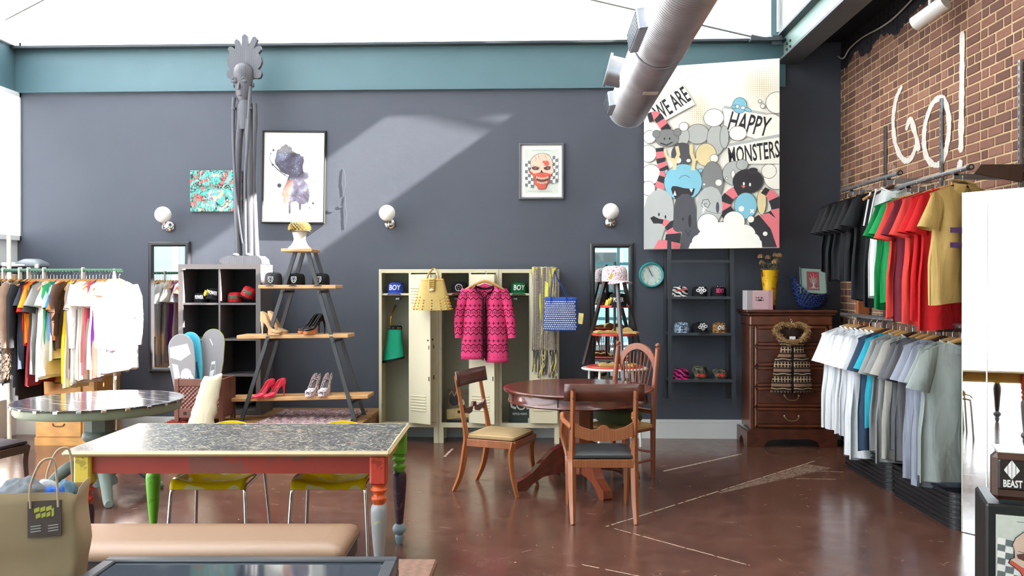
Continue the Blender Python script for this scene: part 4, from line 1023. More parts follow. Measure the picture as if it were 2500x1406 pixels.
# ================================================================== TRIPOD SHELF STAND
RB = pm('red_board', (196, 62, 52), .45, 0, .1); DW = pm('dark_leg_wood', (50, 47, 46), .5, 0, .2)
cy = 8.80; cx = Py(1501, 800, cy).x
t = thing('tripod_stand', 'dark tripod display stand with red round shelves before the mirror', 'stand', (cx, cy, 0))
z0_s = Py(1501, 899, cy).z + .025
RAD = lambda z: .02 + (2.02 - z) * .285
for k, a_ in enumerate((math.radians(278), math.radians(150), math.radians(30))):
    ca, sa = math.cos(a_), math.sin(a_); q = lambda z: Vector((RAD(z) * ca, RAD(z) * sa * (1 if k == 0 else .85), z))
    MB().tube([q(0 if k == 0 else z0_s), q(1.70)], .021, 4, sm=False).build('leg', pm('grey_leg_wood', (96, 94, 98), .5, 0, .15) if k == 0 else DW, t)
MB().cyl((0, .02, .8), (0, .02, 1.9), .013, n=8).build('centre_pole', DW, t)
zz = [Py(1501, v, cy).z for v in (690, 748, 816)]
for z, rx in zip(zz, (.05, .15, .235)):
    MB().lathe([(rx - .006, -.012), (rx, -.008), (rx, .008), (rx - .006, .012)], 30, c=(0, 0, z), sy=.8).build('shelf_board', RB, t)
z0 = Py(1501, 899, cy).z
MB().lathe([(.285, -.008), (.29, 0), (.285, .008)], 36, c=(0, .02, z0 + .018), sy=.8).build('shelf_board', RB, t)
tp = cap((cx - .005, cy - .02, zz[0] + .016), .55, 'pink and white floral cap on top of the tripod stand', print_mat('floral_pink', 'floral', (196, 66, 106), (160, 160, 168)), R=.125, H=.155, brim_droop=.03, lead=.09, tag_=1)
cap((cx + .03, cy - .03, zz[1] + .016), -.05, 'black cap lettered POWER on the second shelf of the tripod stand', CBK, None, 'POWER', WTXT, .06, R=.09, H=.12, tag_=3, tz=.035, lead=.03, sx=.5)
PG = pm('aged_pages', (196, 162, 96), .7, 0, .35, 60); GP = pm('gilt_cover', (150, 112, 60), .45, .2, .3, 20)
def open_book(loc, rz, w, d, h, label, spread=.5, group='old books on the tripod stand'):
    t = thing('old_book', label, 'book', loc, rz, group)
    MB().box(-w, w, -d / 2, d / 2, 0, .006).build('cover', GP, t)
    for sg in (-1, 1):
        pts = [(0, .006)] + [(sg * w * .97 * i / 8, .006 + h * math.sin(PI * min(i / 8 * .8 + .12, 1)) ** .7) for i in range(9)] + [(sg * w * .97, .006)]
        MB().prism(pts, -d / 2 + .005, d / 2 - .005).build('page_block', PG, t)
    return t
zb_ = zz[2] + .0125
open_book((cx - .1, cy - .06, zb_), .25, .115, .15, .025, 'open old book lying at the left of the third red shelf')
open_book((cx + .08, cy + .07, zb_), -.1, .11, .13, .05, 'thick open old book at the back of the third red shelf')
open_book((cx + .12, cy - .08, zb_), -.35, .11, .13, .018, 'thin gilt open book at the right of the third red shelf')
zb2 = z0 + .0265
open_book((cx - .06, cy - .07, zb2), .1, .11, .15, .03, 'open old book at the front of the low red disc')
open_book((cx + .12, cy - .02, zb2), -.4, .1, .14, .022, 'gilt edged open book at the right of the low red disc')
# white metal table under the stand
WM = pm('white_enamel', (226, 226, 218), .35, 0, .05)
t = thing('side_table', 'white round metal side table under the tripod stand', 'table', (cx, cy + .02, 0))
rt = .335
MB().lathe([(rt - .03, z0 - .012), (rt, z0 - .012), (rt + .008, z0 - .002), (rt, z0 + .008), (rt - .03, z0 + .008)], 40, sy=.8).build('rim', WM, t)
MB().lathe([(rt - .03, z0 - .008), (rt - .03, z0 + .006)], 40, sy=.8).build('top', pm('table_grey_top', (150, 150, 152), .4), t)
for a_ in (205, 235, 305, 335):
    ca, sa = math.cos(math.radians(a_)), math.sin(math.radians(a_)) * .8
    if a_ in (235, 305): MB().tube([tuple(p) for p in bez([(.2 * ca, .2 * sa, z0 - .02), (.26 * ca, .26 * sa, z0 - .025), (.29 * ca, .29 * sa, z0 - .08), (.3 * ca, .3 * sa, .0)], 6)], .014, 8).build('leg', WM, t)
    else: MB().tube([(.28 * ca, -.28 * sa * .6, z0 - .01), (.3 * ca, -.3 * sa * .6, 0)], .013, 8).build('leg', WM, t)
# ================================================================== CHEST OF DRAWERS
DY = 8.93; CH = wood('cherry_wood', (104, 56, 36), .32, .3, (9, 1, 1), 5, .3); CHD = wood('cherry_wood_dark', (84, 44, 30), .35, .3, (9, 1, 1), 5, .2)
a, b = Py(1830, 757, DY), Py(2034, 1085, DY); dw_ = b.x - a.x; dh_ = a.z; dd = WY - DY - .035
t = thing('chest_of_drawers', 'tall cherry wood chest of drawers with bracket feet beside the clothes rails', 'dresser', (a.x, DY, 0))
bz = .17
MB().box(.02, dw_ - .02, .02, dd, bz, dh_ - .06).build('carcass', CH, t)
MB().box(-.035, dw_ + .035, -.03, dd, dh_ - .028, dh_, bev=.008).box(-.02, dw_ + .02, -.016, dd, dh_ - .055, dh_ - .028, bev=.008).build('top', CHD, t)
MB().box(.005, dw_ - .005, 0, dd, dh_ - .16, dh_ - .055, bev=.012).build('frieze', CH, t)
for xx in (.005, dw_ - .045): MB().box(xx, xx + .04, .0, .03, bz, dh_ - .16, bev=.006).build('stile', CH, t)
dz0 = dh_ - .165; nd = 5; hh = (dz0 - bz - .02) / nd
BRS = pm('aged_brass', (170, 146, 110), .35, .8, .15)
for k in range(nd):
    z1 = dz0 - k * hh; z0_ = z1 - hh + .012
    d_ = MB().box(.055, dw_ - .055, -.004, .03, z0_, z1, bev=.006).build('drawer', CH, t)
    MB().box(.085, dw_ - .085, -.014, 0, z0_ + .03, z1 - .03, bev=.010).build('raised_panel', CHD, d_)
    for (x0, x1, y0, y1) in ((.055, dw_ - .055, z1 - .028, z1), (.055, dw_ - .055, z0_, z0_ + .028)): MB().box(x0, x1, -.016, -.002, y0, y1, bev=.006).build('drawer_moulding', CH, d_)
    for x0 in (.055, dw_ - .085): MB().box(x0, x0 + .03, -.016, -.002, z0_, z1, bev=.006).build('drawer_moulding', CH, d_)
    zc = (z0_ + z1) / 2; xm = dw_ / 2
    MB().tube([tuple(p) for p in bez([(xm - .075, -.02, zc + .02), (xm - .06, -.035, zc - .005), (xm - .03, -.045, zc - .025), (xm + .03, -.045, zc - .025), (xm + .06, -.035, zc - .005), (xm + .075, -.02, zc + .02)], 5)], .0045, 6).build('bail_handle', BRS, d_)
    for sg in (-1, 1): MB().ball((xm + sg * .072, -.02, zc + .018), (.012, .008, .012), 10, 6).build('handle_boss', BRS, d_)
pts = [(-.03, 0), (.13, 0), (.15, .02), (.16, .05), (.2, .07), (.27, .085), (dw_ - .27, .085), (dw_ - .2, .07), (dw_ - .16, .05), (dw_ - .15, .02), (dw_ - .13, 0), (dw_ + .03, 0), (dw_ + .03, .15), (dw_ + .01, .18), (-.01, .18), (-.03, .15)]
MB().prism(pts, -.03, .0).build('bracket_base', CHD, t)
for xx in (-.03, dw_ + .01):
    MB().add([], []); mb = MB()
    pr_ = [(0, 0), (.12, 0), (.14, .05), (.2, .08), (dd - .2, .08), (dd - .14, .05), (dd - .12, 0), (dd, 0), (dd, .16), (0, .16)]
    mb.loft([[(xx, y, z) for y, z in pr_], [(xx + .02, y, z) for y, z in pr_]], True, True, sm=False); mb.build('side_base', CHD, t)
DT = dh_
# things on the chest
def on_chest(u, y): return (Py(u, 740, y).x, y, DT + .001)
def drip():
    g = G('dripped_yellow_glaze', .3); n = g.noise(9, 5, .6, .5, g.map((1, 1, .35))); m = g.noise(16, 4, .6, .8); c = g.mix(n.gt(.55), lin((214, 170, 20)), lin((40, 32, 24)))
    c = g.mix(m.gt(.60), c, lin((196, 70, 24))); g.col(c); return g.mat
t = thing('vase', 'tall yellow vase with black drip glaze holding dried roses', 'vase', on_chest(1879, 9.16))
MB().lathe([(.055, 0), (.062, .01), (.066, .12), (.074, .25), (.09, .40), (.094, .415), (.088, .415), (.07, .26), (.06, .03)], 28, cap=True).build('body', drip(), t)
DR = cloth('dried_petals', (168, 134, 96)); DS = cloth('dried_stem', (116, 106, 70))
for k, (dx_, dy_, hz) in enumerate(((-.10, -.02, .56), (-.075, .02, .495), (-.02, .0, .55), (.06, .0, .575), (.095, -.02, .57), (.075, .03, .52), (.04, -.04, .50))):
    t2_ = thing('dried_rose', ('dried rose highest at the left of the yellow vase', 'small drooping dried rose low at the left of the vase', 'dried rose standing in the middle of the yellow vase', 'dried rose in the right cluster, inner head', 'dried rose at the far right of the yellow vase', 'dried rose behind the right cluster in the vase', 'dried rose bent low at the front right of the vase')[k], 'flower', on_chest(1879, 9.16), group='dried roses in the yellow vase')
    MB().tube([tuple(p) for p in bez([(dx_ * .3, dy_ * .3, .05), (dx_ * .5, dy_ * .5, .36), (dx_ * .9, dy_, hz - .03)], 5)], .003, 5).build('stem', DS, t2_)
    mb = MB()
    for r_ in range(3):
        for q_ in range(5):
            a_ = q_ * 2 * PI / 5 + r_ * .6; R_ = .008 + .007 * r_
            mb.ball((dx_ + R_ * math.cos(a_), dy_ + R_ * math.sin(a_), hz + .008 - .006 * r_), (.011, .011, .017), 7, 5)
    mb.build('petals', DR, t2_)
    for q_ in range(2): MB().ball((dx_ * .75 + (-.02 if q_ else .02), dy_ * .8, hz - .07), (.018, .004, .008), 8, 4).build('leaf', DS, t2_)
PKX = pm('box_pink', (222, 184, 190), .6, 0, .04)
t = thing('gift_box', 'pale pink gift box with black lettering on the chest of drawers', 'box', on_chest(1851, 9.03), .12)
MB().box(-.135, .135, -.05, .08, 0, .20, bev=.004).build('box', PKX, t)
MB().box(-.137, -.085, -.0515, .081, -.0, .2015).build('band', pm('box_grey', (176, 168, 172), .6), t); MB().box(.09, .137, -.0515, .081, 0, .2015).build('band', pm('box_rose', (206, 160, 170), .6), t)
art(t, 'script_print', [(line([(-.05 + i * .003, z0_ + .007 * math.sin(i * 1.9) * (1 + .8 * math.sin(i * .7))) for i in range(n_)], .0022), 0) for z0_, n_ in ((.126, 28), (.1, 31))] + [(line([(x_, .062), (x_ + .022, .062)], .003), 1) for x_ in (-.035, .01)], [pm('script_ink', (110, 84, 88), .7), pm('box_small_text', (190, 150, 158), .6)], y=-.0512)
BLW = pm('woven_blue', (30, 46, 92), .35, 0, .4, 30)
t = thing('woven_bowl', 'glossy blue woven crescent bowl on the chest of drawers', 'bowl', on_chest(1978, 9.14))
mb = MB(); n = 34
for i in range(9):
    for j in range(n):
        a_ = 2 * PI * (j + .5 * (i % 2)) / n; s_ = i / 8; ph = math.radians(8 + 72 * s_)
        up = max(0, -math.cos(a_)); rx, ry = .185 * math.sin(ph) ** .6, .13 * math.sin(ph) ** .6
        x, y = rx * math.cos(a_), ry * math.sin(a_); z = .015 + .15 * (1 - math.cos(ph)) * (1 + .8 * up * s_ + .25 * max(0, math.cos(a_)))
        z += .10 * up ** 3 * s_
        mb.ball((x, y, z), (.019, .014, .013), 6, 4)
mb.build('weave', BLW, t)
def shell(u, v):
    a_ = 2 * PI * u; s_ = v; ph = math.radians(4 + 76 * s_); up = max(0, -math.cos(a_)); rx, ry = .178 * math.sin(ph) ** .6, .123 * math.sin(ph) ** .6
    return (rx * math.cos(a_), ry * math.sin(a_), .012 + .15 * (1 - math.cos(ph)) * (1 + .8 * up * s_ + .25 * max(0, math.cos(a_))) + .10 * up ** 3 * s_)
MB().grid(shell, 34, 10).build('liner', pm('bowl_liner', (30, 42, 80), .5), t)
MB().lathe([(.06, 0), (.05, .016)], 20).build('foot', BLW, t)
t = thing('small_picture', 'small framed picture of red stems on plum paper leaning in the blue bowl', 'picture', on_chest(1986, 9.06), .12, rot=(-.22, math.radians(3), .1)); t.location.z += .152
frame_mesh(.26, .26, .014, .018).build('frame', pm('dark_green_frame', (52, 66, 62), .4), t, (0, 0, .15))
MB().box(-.13, .13, -.008, 0, .02, .28).build('mount', pm('sage_mount', (150, 176, 166), .8), t)
s = [([(-.07, .05), (.065, .05), (.065, .25), (-.07, .25)], 0)]
for k in range(11):
    a_ = math.radians(55 + 7 * k); x1, z1 = .135 * math.cos(a_), .075 + (.125 + .02 * (k % 3)) * math.sin(a_)
    s.append((line([(.004 * (k - 5), .075), (x1 * .4, .075 + (z1 - .075) * .55), (x1 * .62, z1)], .0022), 1)); s.append((ell(x1 * .62, z1, .008, .012, 10), 2))
for k in range(9): s.append((line([(-.05 + .011 * k, .066 + .006 * (k % 3)), (-.03 + .011 * k, .074 - .006 * (k % 2))], .0025), 1))
art(t, 'printed_artwork', s, [pm('plum_paper', (140, 84, 92), .8), pm('pale_stem', (206, 214, 200), .8), pm('red_petal', (200, 54, 66), .8)], y=-.0085)
# ---------------- fair isle vest on the chest
def vest_mat():
    g = G('fair_isle_knit', .95, 0, .1); x, y, z = g.xyz(); P = .15
    r = (z / P + 20).fr(); cell = (x / .032).fr(); q = (cell - .5).ab(); st = (x / .010).fr()
    tan, dk, rs = lin((190, 164, 134)), lin((46, 36, 32)), lin((138, 100, 84))
    c = g.mix(r.lt(.2) * ((r / .1).fr()).gt(.4), dk, rs)
    c = g.mix(r.lt(.2) * st.gt(.5) * ((r / .1).fr()).lt(.4), c, tan)
    zz_ = (r - .5).ab()
    star = (r.gt(.28) * r.lt(.72)) * ((zz_ * 2.2 - q * 2).ab().lt(.14)).mx((zz_ * 2.2 + q * 1.2).lt(.25)).mx(zz_.lt(.03))
    c = g.mix(star, c, tan)
    wv = (r - .86 - (x / .02).sin() * .025).ab().lt(.028); c = g.mix(wv, c, tan)
    g.col(c); g.bump(g.noise(260, 2), .5, .004); return g.mat
VM = vest_mat(); FUR = cloth('fur_tan', (150, 118, 80), .4)
c = Py(1932, 786, 8.88)
ch = thing('clothes_hanger', 'dark wooden hanger holding the fur trimmed vest on the chest', 'hanger', (c.x, 8.885, c.z)); 
MB().tube([(.15 * (-1 + i / 6), 0, -.04 - .05 * abs(-1 + i / 6) ** 1.3) for i in range(13)], .011, 8).build('shoulder_bar', wood('hanger_dark', (74, 44, 32), .4), ch)
MB().tube([tuple(p) for p in bez([(0, 0, -.04), (0, 0, .0), (.012, .0, .014), (.002, 0, .028), (-.012, 0, .016)], 4)], .0025, 6).build('hook', CHROME, ch)
t = thing('hooded_vest', 'brown fair isle knit vest with tan fur hood trim hanging on the chest', 'vest', (c.x, 8.885, c.z - .055))
for sg in (-1, 1):
    def f(u, v):
        sh = .155 if v < .02 else (.155 - .05 * math.sin(PI * min(v / .36, 1)) * .9 if v < .36 else .17 + .045 * (v - .36) / .64)
        xi = .012 + (.05 * (1 - v / .06) if v < .06 else 0)
        x = sg * (xi + (sh - xi) * u)
        return (x, -.022 - .028 * math.cos(u * PI / 2) - .006 * math.sin(v * 14 + u * 5) * v, -.10 - .56 * v - .10 * abs(x) * (1 - v))
    o = MB().grid(f, 10, 26).build('front_panel', VM, t); so = o.modifiers.new('thickness', 'SOLIDIFY'); so.thickness = .012
    MB().box(-.045, .045, -.012, -.004, -.03, .03, M=MT(sg * .10, -.045, -.50)).build('pocket', VM, t)
MB().tube([(0, -.048, -.13), (0, -.05, -.4), (0, -.048, -.66)], .006, 6).build('zip', INK, t)
MB().ball((0, -.01, -.07), (.10, .03, .07), 16, 10).build('hood_lining', cloth('hood_dark', (48, 34, 30)), t)
ring = [tuple(p) for p in bez([(0, -.05, -.15), (-.085, -.05, -.125), (-.155, -.03, -.05), (-.15, -.02, .0), (-.08, -.01, .035), (0, -.005, .02), (.08, -.01, .035), (.15, -.02, .0), (.15, -.03, -.05), (.085, -.05, -.125), (0, -.05, -.15)], 8)][:-1]
tr_ = MB().tube(ring, .026, 8, closed=True); random.seed(5)
for k in range(900):
    i = random.randrange(len(ring)); p = Vector(ring[i]); d_ = Vector((random.gauss(0, 1), random.gauss(-.3, 1), random.gauss(0, 1))).normalized(); q_ = p + d_ * .022; e_ = p + d_ * random.uniform(.04, .066) + Vector((0, 0, -.008)); s_ = d_.orthogonal().normalized() * .005
    tr_.add([q_ - s_, q_ + s_, e_], [(0, 1, 2)])
o = tr_.build('fur_trim', FUR, t)
MB().box(-.03, .03, -.047, -.043, -.125, -.09).build('neck_label', PAPERW, t)
# ================================================================== GARMENTS
def tee(w=.235, L=.68, sl=.2, flare=.0, dep=.045, seed=0, neck=.085, sdrop=.36):
    """hanging top: seam of the shoulders at z=0, front towards -y"""
    rnd = random.Random(seed); ph = [rnd.uniform(0, 6.28) for _ in range(5)]; mb = MB(); n = 36; rows = 16; rings = []
    for i in range(rows + 1):
        v = i / rows; ring = []
        for j in range(n):
            a = 2 * PI * j / n; c, s_ = math.cos(a), math.sin(a)
            ww = w * (1 - .10 * math.sin(PI * min(v * 1.5, 1))) + flare * v
            if sl == 0: ww *= .70 + .30 * min(1, v * 3.5)
            x = ww * (abs(c) ** .8) * (1 if c > 0 else -1)
            dv = dep * (.16 + .84 * min(1, v * 3.2)) * (1 - .25 * v)
            y = dv * s_
            fold = .018 * min(1, v * 1.6 + .1) * (math.sin(a * 5 + ph[0] + v * 2) + .6 * math.sin(a * 8 + ph[1] - v * 3))
            y += fold * (1 if s_ > 0 else -1) * abs(s_) ** .3
            z = -L * v - sdrop * abs(x) * max(0, 1 - v * 1.6) + .012 * math.sin(a * 2 + ph[2]) * (v > .9)
            if v < .08 and abs(x) < neck:
                y += (.03 if s_ > 0 else -.03) * (1 - abs(x) / neck); z -= (.055 if s_ < 0 else .012) * (1 - (abs(x) / neck) ** 2)
            ring.append((x, y, z))
        rings.append(ring)
    mb.loft(rings, False, False)
    if sl > 0:
        for sg in (-1, 1):
            rs = []; m = 16
            for k in range(7):
                t_ = k / 6; cx_ = sg * (w - .078 + .09 * t_); r_ = .066 + .016 * t_; rg = []
                for j in range(m):
                    a = 2 * PI * j / m; ox = r_ * math.cos(a); xx_ = cx_ + ox; oy = (.010 + .036 * min(1, t_ * 1.6) + .006 * math.sin(3 * a + ph[3])) * math.sin(a)
                    rg.append((xx_, oy, (-sdrop * abs(xx_) - .006) * (1 - t_) + (-sdrop * w * .7 - sl - .03 + .22 * ox * sg) * t_))
                rs.append(rg)
            mb.loft(rs, False, False)
    return mb
def longsleeve(mb, w, L, r=.05, sdrop=.36):
    for sg in (-1, 1):
        mb.tube([(sg * (w - .03), 0, -sdrop * w - .02), (sg * (w + .03), 0, -.2), (sg * (w + .045), -.01, -L * .5), (sg * (w + .04), -.01, -L * .8)], [r * 1.25, r * 1.1, r * .9, r * .7], 12, sq=.7)
_hm = {}
def hanger(loc, rz, label, group, dark=False):
    t = thing('clothes_hanger', label, 'hanger', loc, rz, group)
    if dark not in _hm:
        hanger_parts(t, dark=dark); _hm[dark] = [(c.name.split('.')[0], c.data) for c in t.children]
    else:
        for nm, me in _hm[dark]: put(nm, me, t)
    return t
def garment(mb, mat, name, label, cat, loc, rz, group, extra=None, thick=.003):
    t = thing(name, label, cat, loc, rz, group)
    o = mb.build('body', mat, t, ang=70)
    if extra: extra(t)
    return t
def neckband(t, mat, neck=.085):
    MB().tube([tuple(p) for p in bez([(-neck, 0, -.03), (-neck * .6, -.03, -.055), (0, -.04, -.075), (neck * .6, -.03, -.055), (neck, 0, -.03), (neck * .6, .028, -.022), (0, .033, -.018), (-neck * .6, .028, -.022)], 4)][:-1], .007, 6, closed=True).build('neckband', mat, t)
# ================================================================== RAILS ON THE BRICK WALL
RXX = 2.87
def rail(y0, y1, z, label, dark_end=True):
    t = thing('hanging_rail', label, 'rail', (RXX, y0, z), group='steel clothes rails')
    MB().tube([(0, 0, 0), (0, y1 - y0, 0)], .017, 14, cap=False).tube([(0, 0, 0), (0, .001, 0)], .012, 12).build('tube', STEEL, t)
    MB().lathe([(.021, 0), (.021, .03), (.014, .03), (.014, 0)], 14, M=MT(0, .03, 0, 0, PI / 2)).build('end_ring', pm('dark_ring', (52, 48, 46), .5, .4), t)
    for q in (.18, .82):
        yy = (y1 - y0) * q
        MB().box(-.012, RX - RXX - .014, yy - .006, yy + .006, -.06, -.018).box(-.018, .018, yy - .006, yy + .006, -.03, -.01).build('bracket', STEEL, t)
    return t
rail(5.86, 7.08, 2.455, 'upper steel clothes rail nearest the mirror, holding red and tan shirts')
rail(7.0, 8.35, 2.565, 'upper steel clothes rail near the corner, holding black shirts')
rail(5.91, 8.35, 1.385, 'long lower steel clothes rail holding white and grey t-shirts')
for k, (u, v0, z0) in enumerate(((2163, 308, 1.0), (2301, 240, 1.0), (2494, 146, 1.0))):
    p = Px(u, v0, RX - .012)
    t = thing('slotted_standard', ('galvanised slotted standard left of the painted G', 'galvanised slotted standard crossing the painted O', 'galvanised slotted standard near the mirror edge')[k], 'bracket', (RX - .0115, p.y, z0), group='slotted wall standards')
    MB().box(-.018, 0, -.014, .014, 0, p.z - z0).build('strip', STEEL, t)
    mb = MB()
    for q in range(int((p.z - z0) / .05)): mb.box(-.0186, -.0175, -.004, .004, .03 + q * .05, .055 + q * .05)
    mb.build('slots', INK, t)
# dark shelf bracket behind the mirror
p = Px(2440, 412, 3.05); tag(MB().prism([(-.16, -.03), (.15, -.09), (.16, .03), (-.12, .03)], 0, .02).build('wooden_bracket', wood('dark_bracket_wood', (66, 44, 34), .6), None, (3.05, p.y, p.z)), 'dark wooden bracket on the brick wall above the tall mirror', 'bracket')
def on_rail(z, y): return (RXX, y, z - .022)
random.seed(11)
def hang_row(y0, y1, z, specs, gname, hlabel):
    n = len(specs)
    for i, s in enumerate(specs):
        y = y0 + (y1 - y0) * (i / max(n - 1, 1)) + random.uniform(-.008, .008); rz = random.uniform(-.10, .12) + s.get('rz', 0)
        hanger(on_rail(z, y), rz, 'wooden hanger of the ' + s['l'], gname + ' hangers', s.get('dark', i % 4 == 3))
        mb = tee(seed=i + int(z * 100), **s.get('k', {})); 
        garment(mb, s['m'], s.get('n', 't_shirt'), s['l'], s.get('c', 't-shirt'), (RXX, y, z - .078), rz, gname, s.get('x'))
BK = cloth('tee_black', (34, 34, 38)); GRN = cloth('tee_green', (16, 116, 60)); RED = cloth('tee_red', (186, 30, 34)); MAR = cloth('tee_plum', (104, 34, 48)); CORAL = cloth('tee_coral', (206, 66, 60)); TAN = cloth('polo_tan', (188, 158, 98))
WT = cloth('tee_white', (226, 228, 232), .03); GR1 = cloth('tee_grey', (138, 138, 138)); GR2 = cloth('tee_warm_grey', (160, 158, 150)); GR3 = cloth('tee_charcoal', (92, 92, 96)); GR4 = cloth('tee_bluegrey', (142, 146, 160)); GR5 = cloth('tee_sage_grey', (140, 148, 146)); NV = cloth('tee_navy', (52, 70, 92)); CY = cloth('tee_cyan', (44, 158, 180))
up = 'shirts on the upper corner rail'
def tank_trim(t):
    for sg in (-1, 1):
        MB().tube([tuple(p) for p in bez([(sg * .142, -.004, -.05), (sg * .155, -.004, -.1), (sg * .175, -.006, -.2), (sg * .2, -.008, -.33)], 5)], .007, 6).build('armhole_trim', WT, t)
    neckband(t, WT, .1)
hang_row(8.2, 7.12, 2.565, [dict(m=BK, l=f'black t-shirt on the corner rail, {ordn(i)} from the dark wall', x=lambda t: neckband(t, BK), k=dict(L=.78 if i else .7, sl=.26, w=.25)) for i in range(5)] +
   [dict(m=BK, l='long black t-shirt on the corner rail before the striped tank', x=lambda t: neckband(t, BK), k=dict(L=.95, sl=.24)), dict(m=BK, n='tank_top', c='tank top', l='black tank top edged in white on the corner rail', x=tank_trim, k=dict(L=1.0, sl=0, w=.2, neck=.11)),
    dict(m=WT, n='tank_top', c='tank top', l='white tank top at the near end of the corner rail', x=tank_trim, k=dict(L=.92, sl=0, w=.2, neck=.11))], up, 'wooden hanger on the upper rail near the corner')
def polo_extra(t):
    for sg in (-1, 1): MB().add([(0, -.045, -.03), (sg * .085, -.02, -.02), (sg * .10, -.05, -.075), (sg * .045, -.062, -.115)], [(0, 1, 2, 3)]).build('collar', TAN, t)
    MB().tube([(-.085, 0, -.02), (-.05, .03, .0), (0, .036, .005), (.05, .03, .0), (.085, 0, -.02)], .012, 6, sq=.5).build('collar_back', TAN, t)
    pu = pm('polo_print_purple', (98, 62, 118), .8, 0, .4, 60); mb = MB()
    for z0_ in (-.36, -.46): mb.grid(lambda u, v: (-.15 + .2 * u, -.072 - .004 * math.sin(u * 6), z0_ + .035 * v), 8, 1)
    o = mb.build('chest_stripe', pu, t)
mid = 'shirts on the upper rail by the mirror'
hang_row(6.95, 5.98, 2.455, [dict(m=GRN, l='dark green t-shirt on the upper rail beside the black tank', x=lambda t: neckband(t, GRN), k=dict(L=.9, sl=.25)), dict(m=cloth('tee_bright_green', (30, 142, 78)), l='brighter green t-shirt tucked behind the red shirts', k=dict(L=.84, sl=.24)),
   dict(m=CORAL, l='coral red t-shirt next to the green ones', k=dict(L=.96, sl=.28)), dict(m=MAR, l='plum striped t-shirt among the red shirts', k=dict(L=.98, sl=.26)), dict(m=CORAL, l='second coral t-shirt hanging past the plum one', k=dict(L=1.0, sl=.27)),
   dict(m=RED, l='red t-shirt behind the front red one', x=lambda t: neckband(t, RED), k=dict(L=.96, sl=.26)), dict(m=RED, l='longest red t-shirt just behind the tan polo', k=dict(L=1.02, sl=.26, w=.25)),
   dict(m=TAN, n='polo_shirt', c='polo shirt', l='tan polo shirt with purple chest stripes at the mirror end', rz=.18, x=polo_extra, k=dict(L=.84, sl=.24, w=.25, dep=.06))], mid, 'wooden hanger on the upper rail by the mirror')
low = 'shirts on the lower brick wall rail'
lowspec = [dict(m=WT, l=f'white t-shirt on the lower rail, {ordn(i)} from the chest of drawers', x=lambda t: neckband(t, WT), k=dict(L=.96 if i < 5 else 1.12, sl=.27, w=.26), ) for i in range(7)]
lowspec += [dict(m=NV, l='navy t-shirt between the white and grey ones', k=dict(L=1.02, sl=.28)), dict(m=CY, l='bright cyan t-shirt next to the navy one', k=dict(L=.8, sl=.25)), dict(m=GR1, l='mid grey t-shirt right after the cyan one', x=lambda t: neckband(t, GR1), k=dict(L=.98, sl=.28)),
            dict(m=GR1, l='second mid grey t-shirt after the cyan one', k=dict(L=1.05, sl=.26)), dict(m=GR2, l='warm pale grey t-shirt in the middle of the grey ones', x=lambda t: neckband(t, GR2), k=dict(L=1.0, sl=.26)), dict(m=GR3, l='charcoal t-shirt in the middle of the grey ones', k=dict(L=.9, sl=.28)),
            dict(m=GR3, l='second charcoal t-shirt, half hidden by the bluish ones', k=dict(L=.96, sl=.26)), dict(m=GR4, l='bluish grey t-shirt nearer the mirror', k=dict(L=1.06, sl=.26)), dict(m=GR4, l='second bluish grey t-shirt beside the sage ones', k=dict(L=1.08, sl=.26)),
            dict(m=GR5, l='sage grey t-shirt behind the nearest one', x=lambda t: neckband(t, GR5), k=dict(L=.98, sl=.25)), dict(m=GR5, l='nearest sage grey t-shirt at the mirror edge', x=lambda t: neckband(t, GR5), k=dict(L=1.0, sl=.27, w=.27))]
hang_row(8.15, 6.0, 1.385, lowspec, low, 'wooden hanger on the lower brick wall rail')
# black stacking baskets under the rail
BP = pm('black_basket', (30, 30, 32), .35, 0, .15)
def rrect(x0, x1, y0, y1, r, n=6):
    o = []
    for cx_, cy_, a0 in ((x1 - r, y1 - r, 0), (x0 + r, y1 - r, 90), (x0 + r, y0 + r, 180), (x1 - r, y0 + r, 270)):
        o += arc(cx_, cy_, r, a0, a0 + 90, n)
    return o
def basket_mesh(Lb):
    mb = MB(); r0 = rrect(-.2, .2, 0, Lb, .09); r1 = rrect(-.215, .215, -.012, Lb + .012, .1)
    mb.loft([[(x, y, .0) for x, y in r0], [(x * .99 + 0, y, .02) for x, y in r0], [(x, y, .026) for x, y in r1], [(x, y, .036) for x, y in r1], [(x * .96, y, .036) for x, y in r0], [(x * .94, y, .006) for x, y in r0]], True, True, sm=False)
    return mb.mesh('stacking_basket', BP)
for (y0, Lb, nm) in ((7.05, .98, 'far'), (5.92, 1.05, 'near')):
    bm_ = basket_mesh(Lb)
    for k in range(7):
        o = put('stacking_basket', bm_, None, (2.985, y0, .001 + k * .036), (0, 0, random.uniform(-.004, .004)))
        pos = 'lowest' if k == 0 else 'topmost' if k == 6 else ordn(k) + ' from the floor'
        tag(o, f'black stacking basket, {pos} in the stack ' + ('under the white shirts' if nm == 'far' else 'under the grey shirts'), 'basket', 'black stacking baskets under the ' + ('white' if nm == 'far' else 'grey') + ' shirts')
# wooden post in the corner behind the white shirts
tag(MB().box(3.08, 3.19, 8.5, 8.56, 0, 2.5, bev=.004).build('corner_plank', wood('orange_plank', (150, 84, 46), .5, .25, (1, 1, 9))), 'reddish wooden plank standing in the corner behind the white shirts', 'plank')
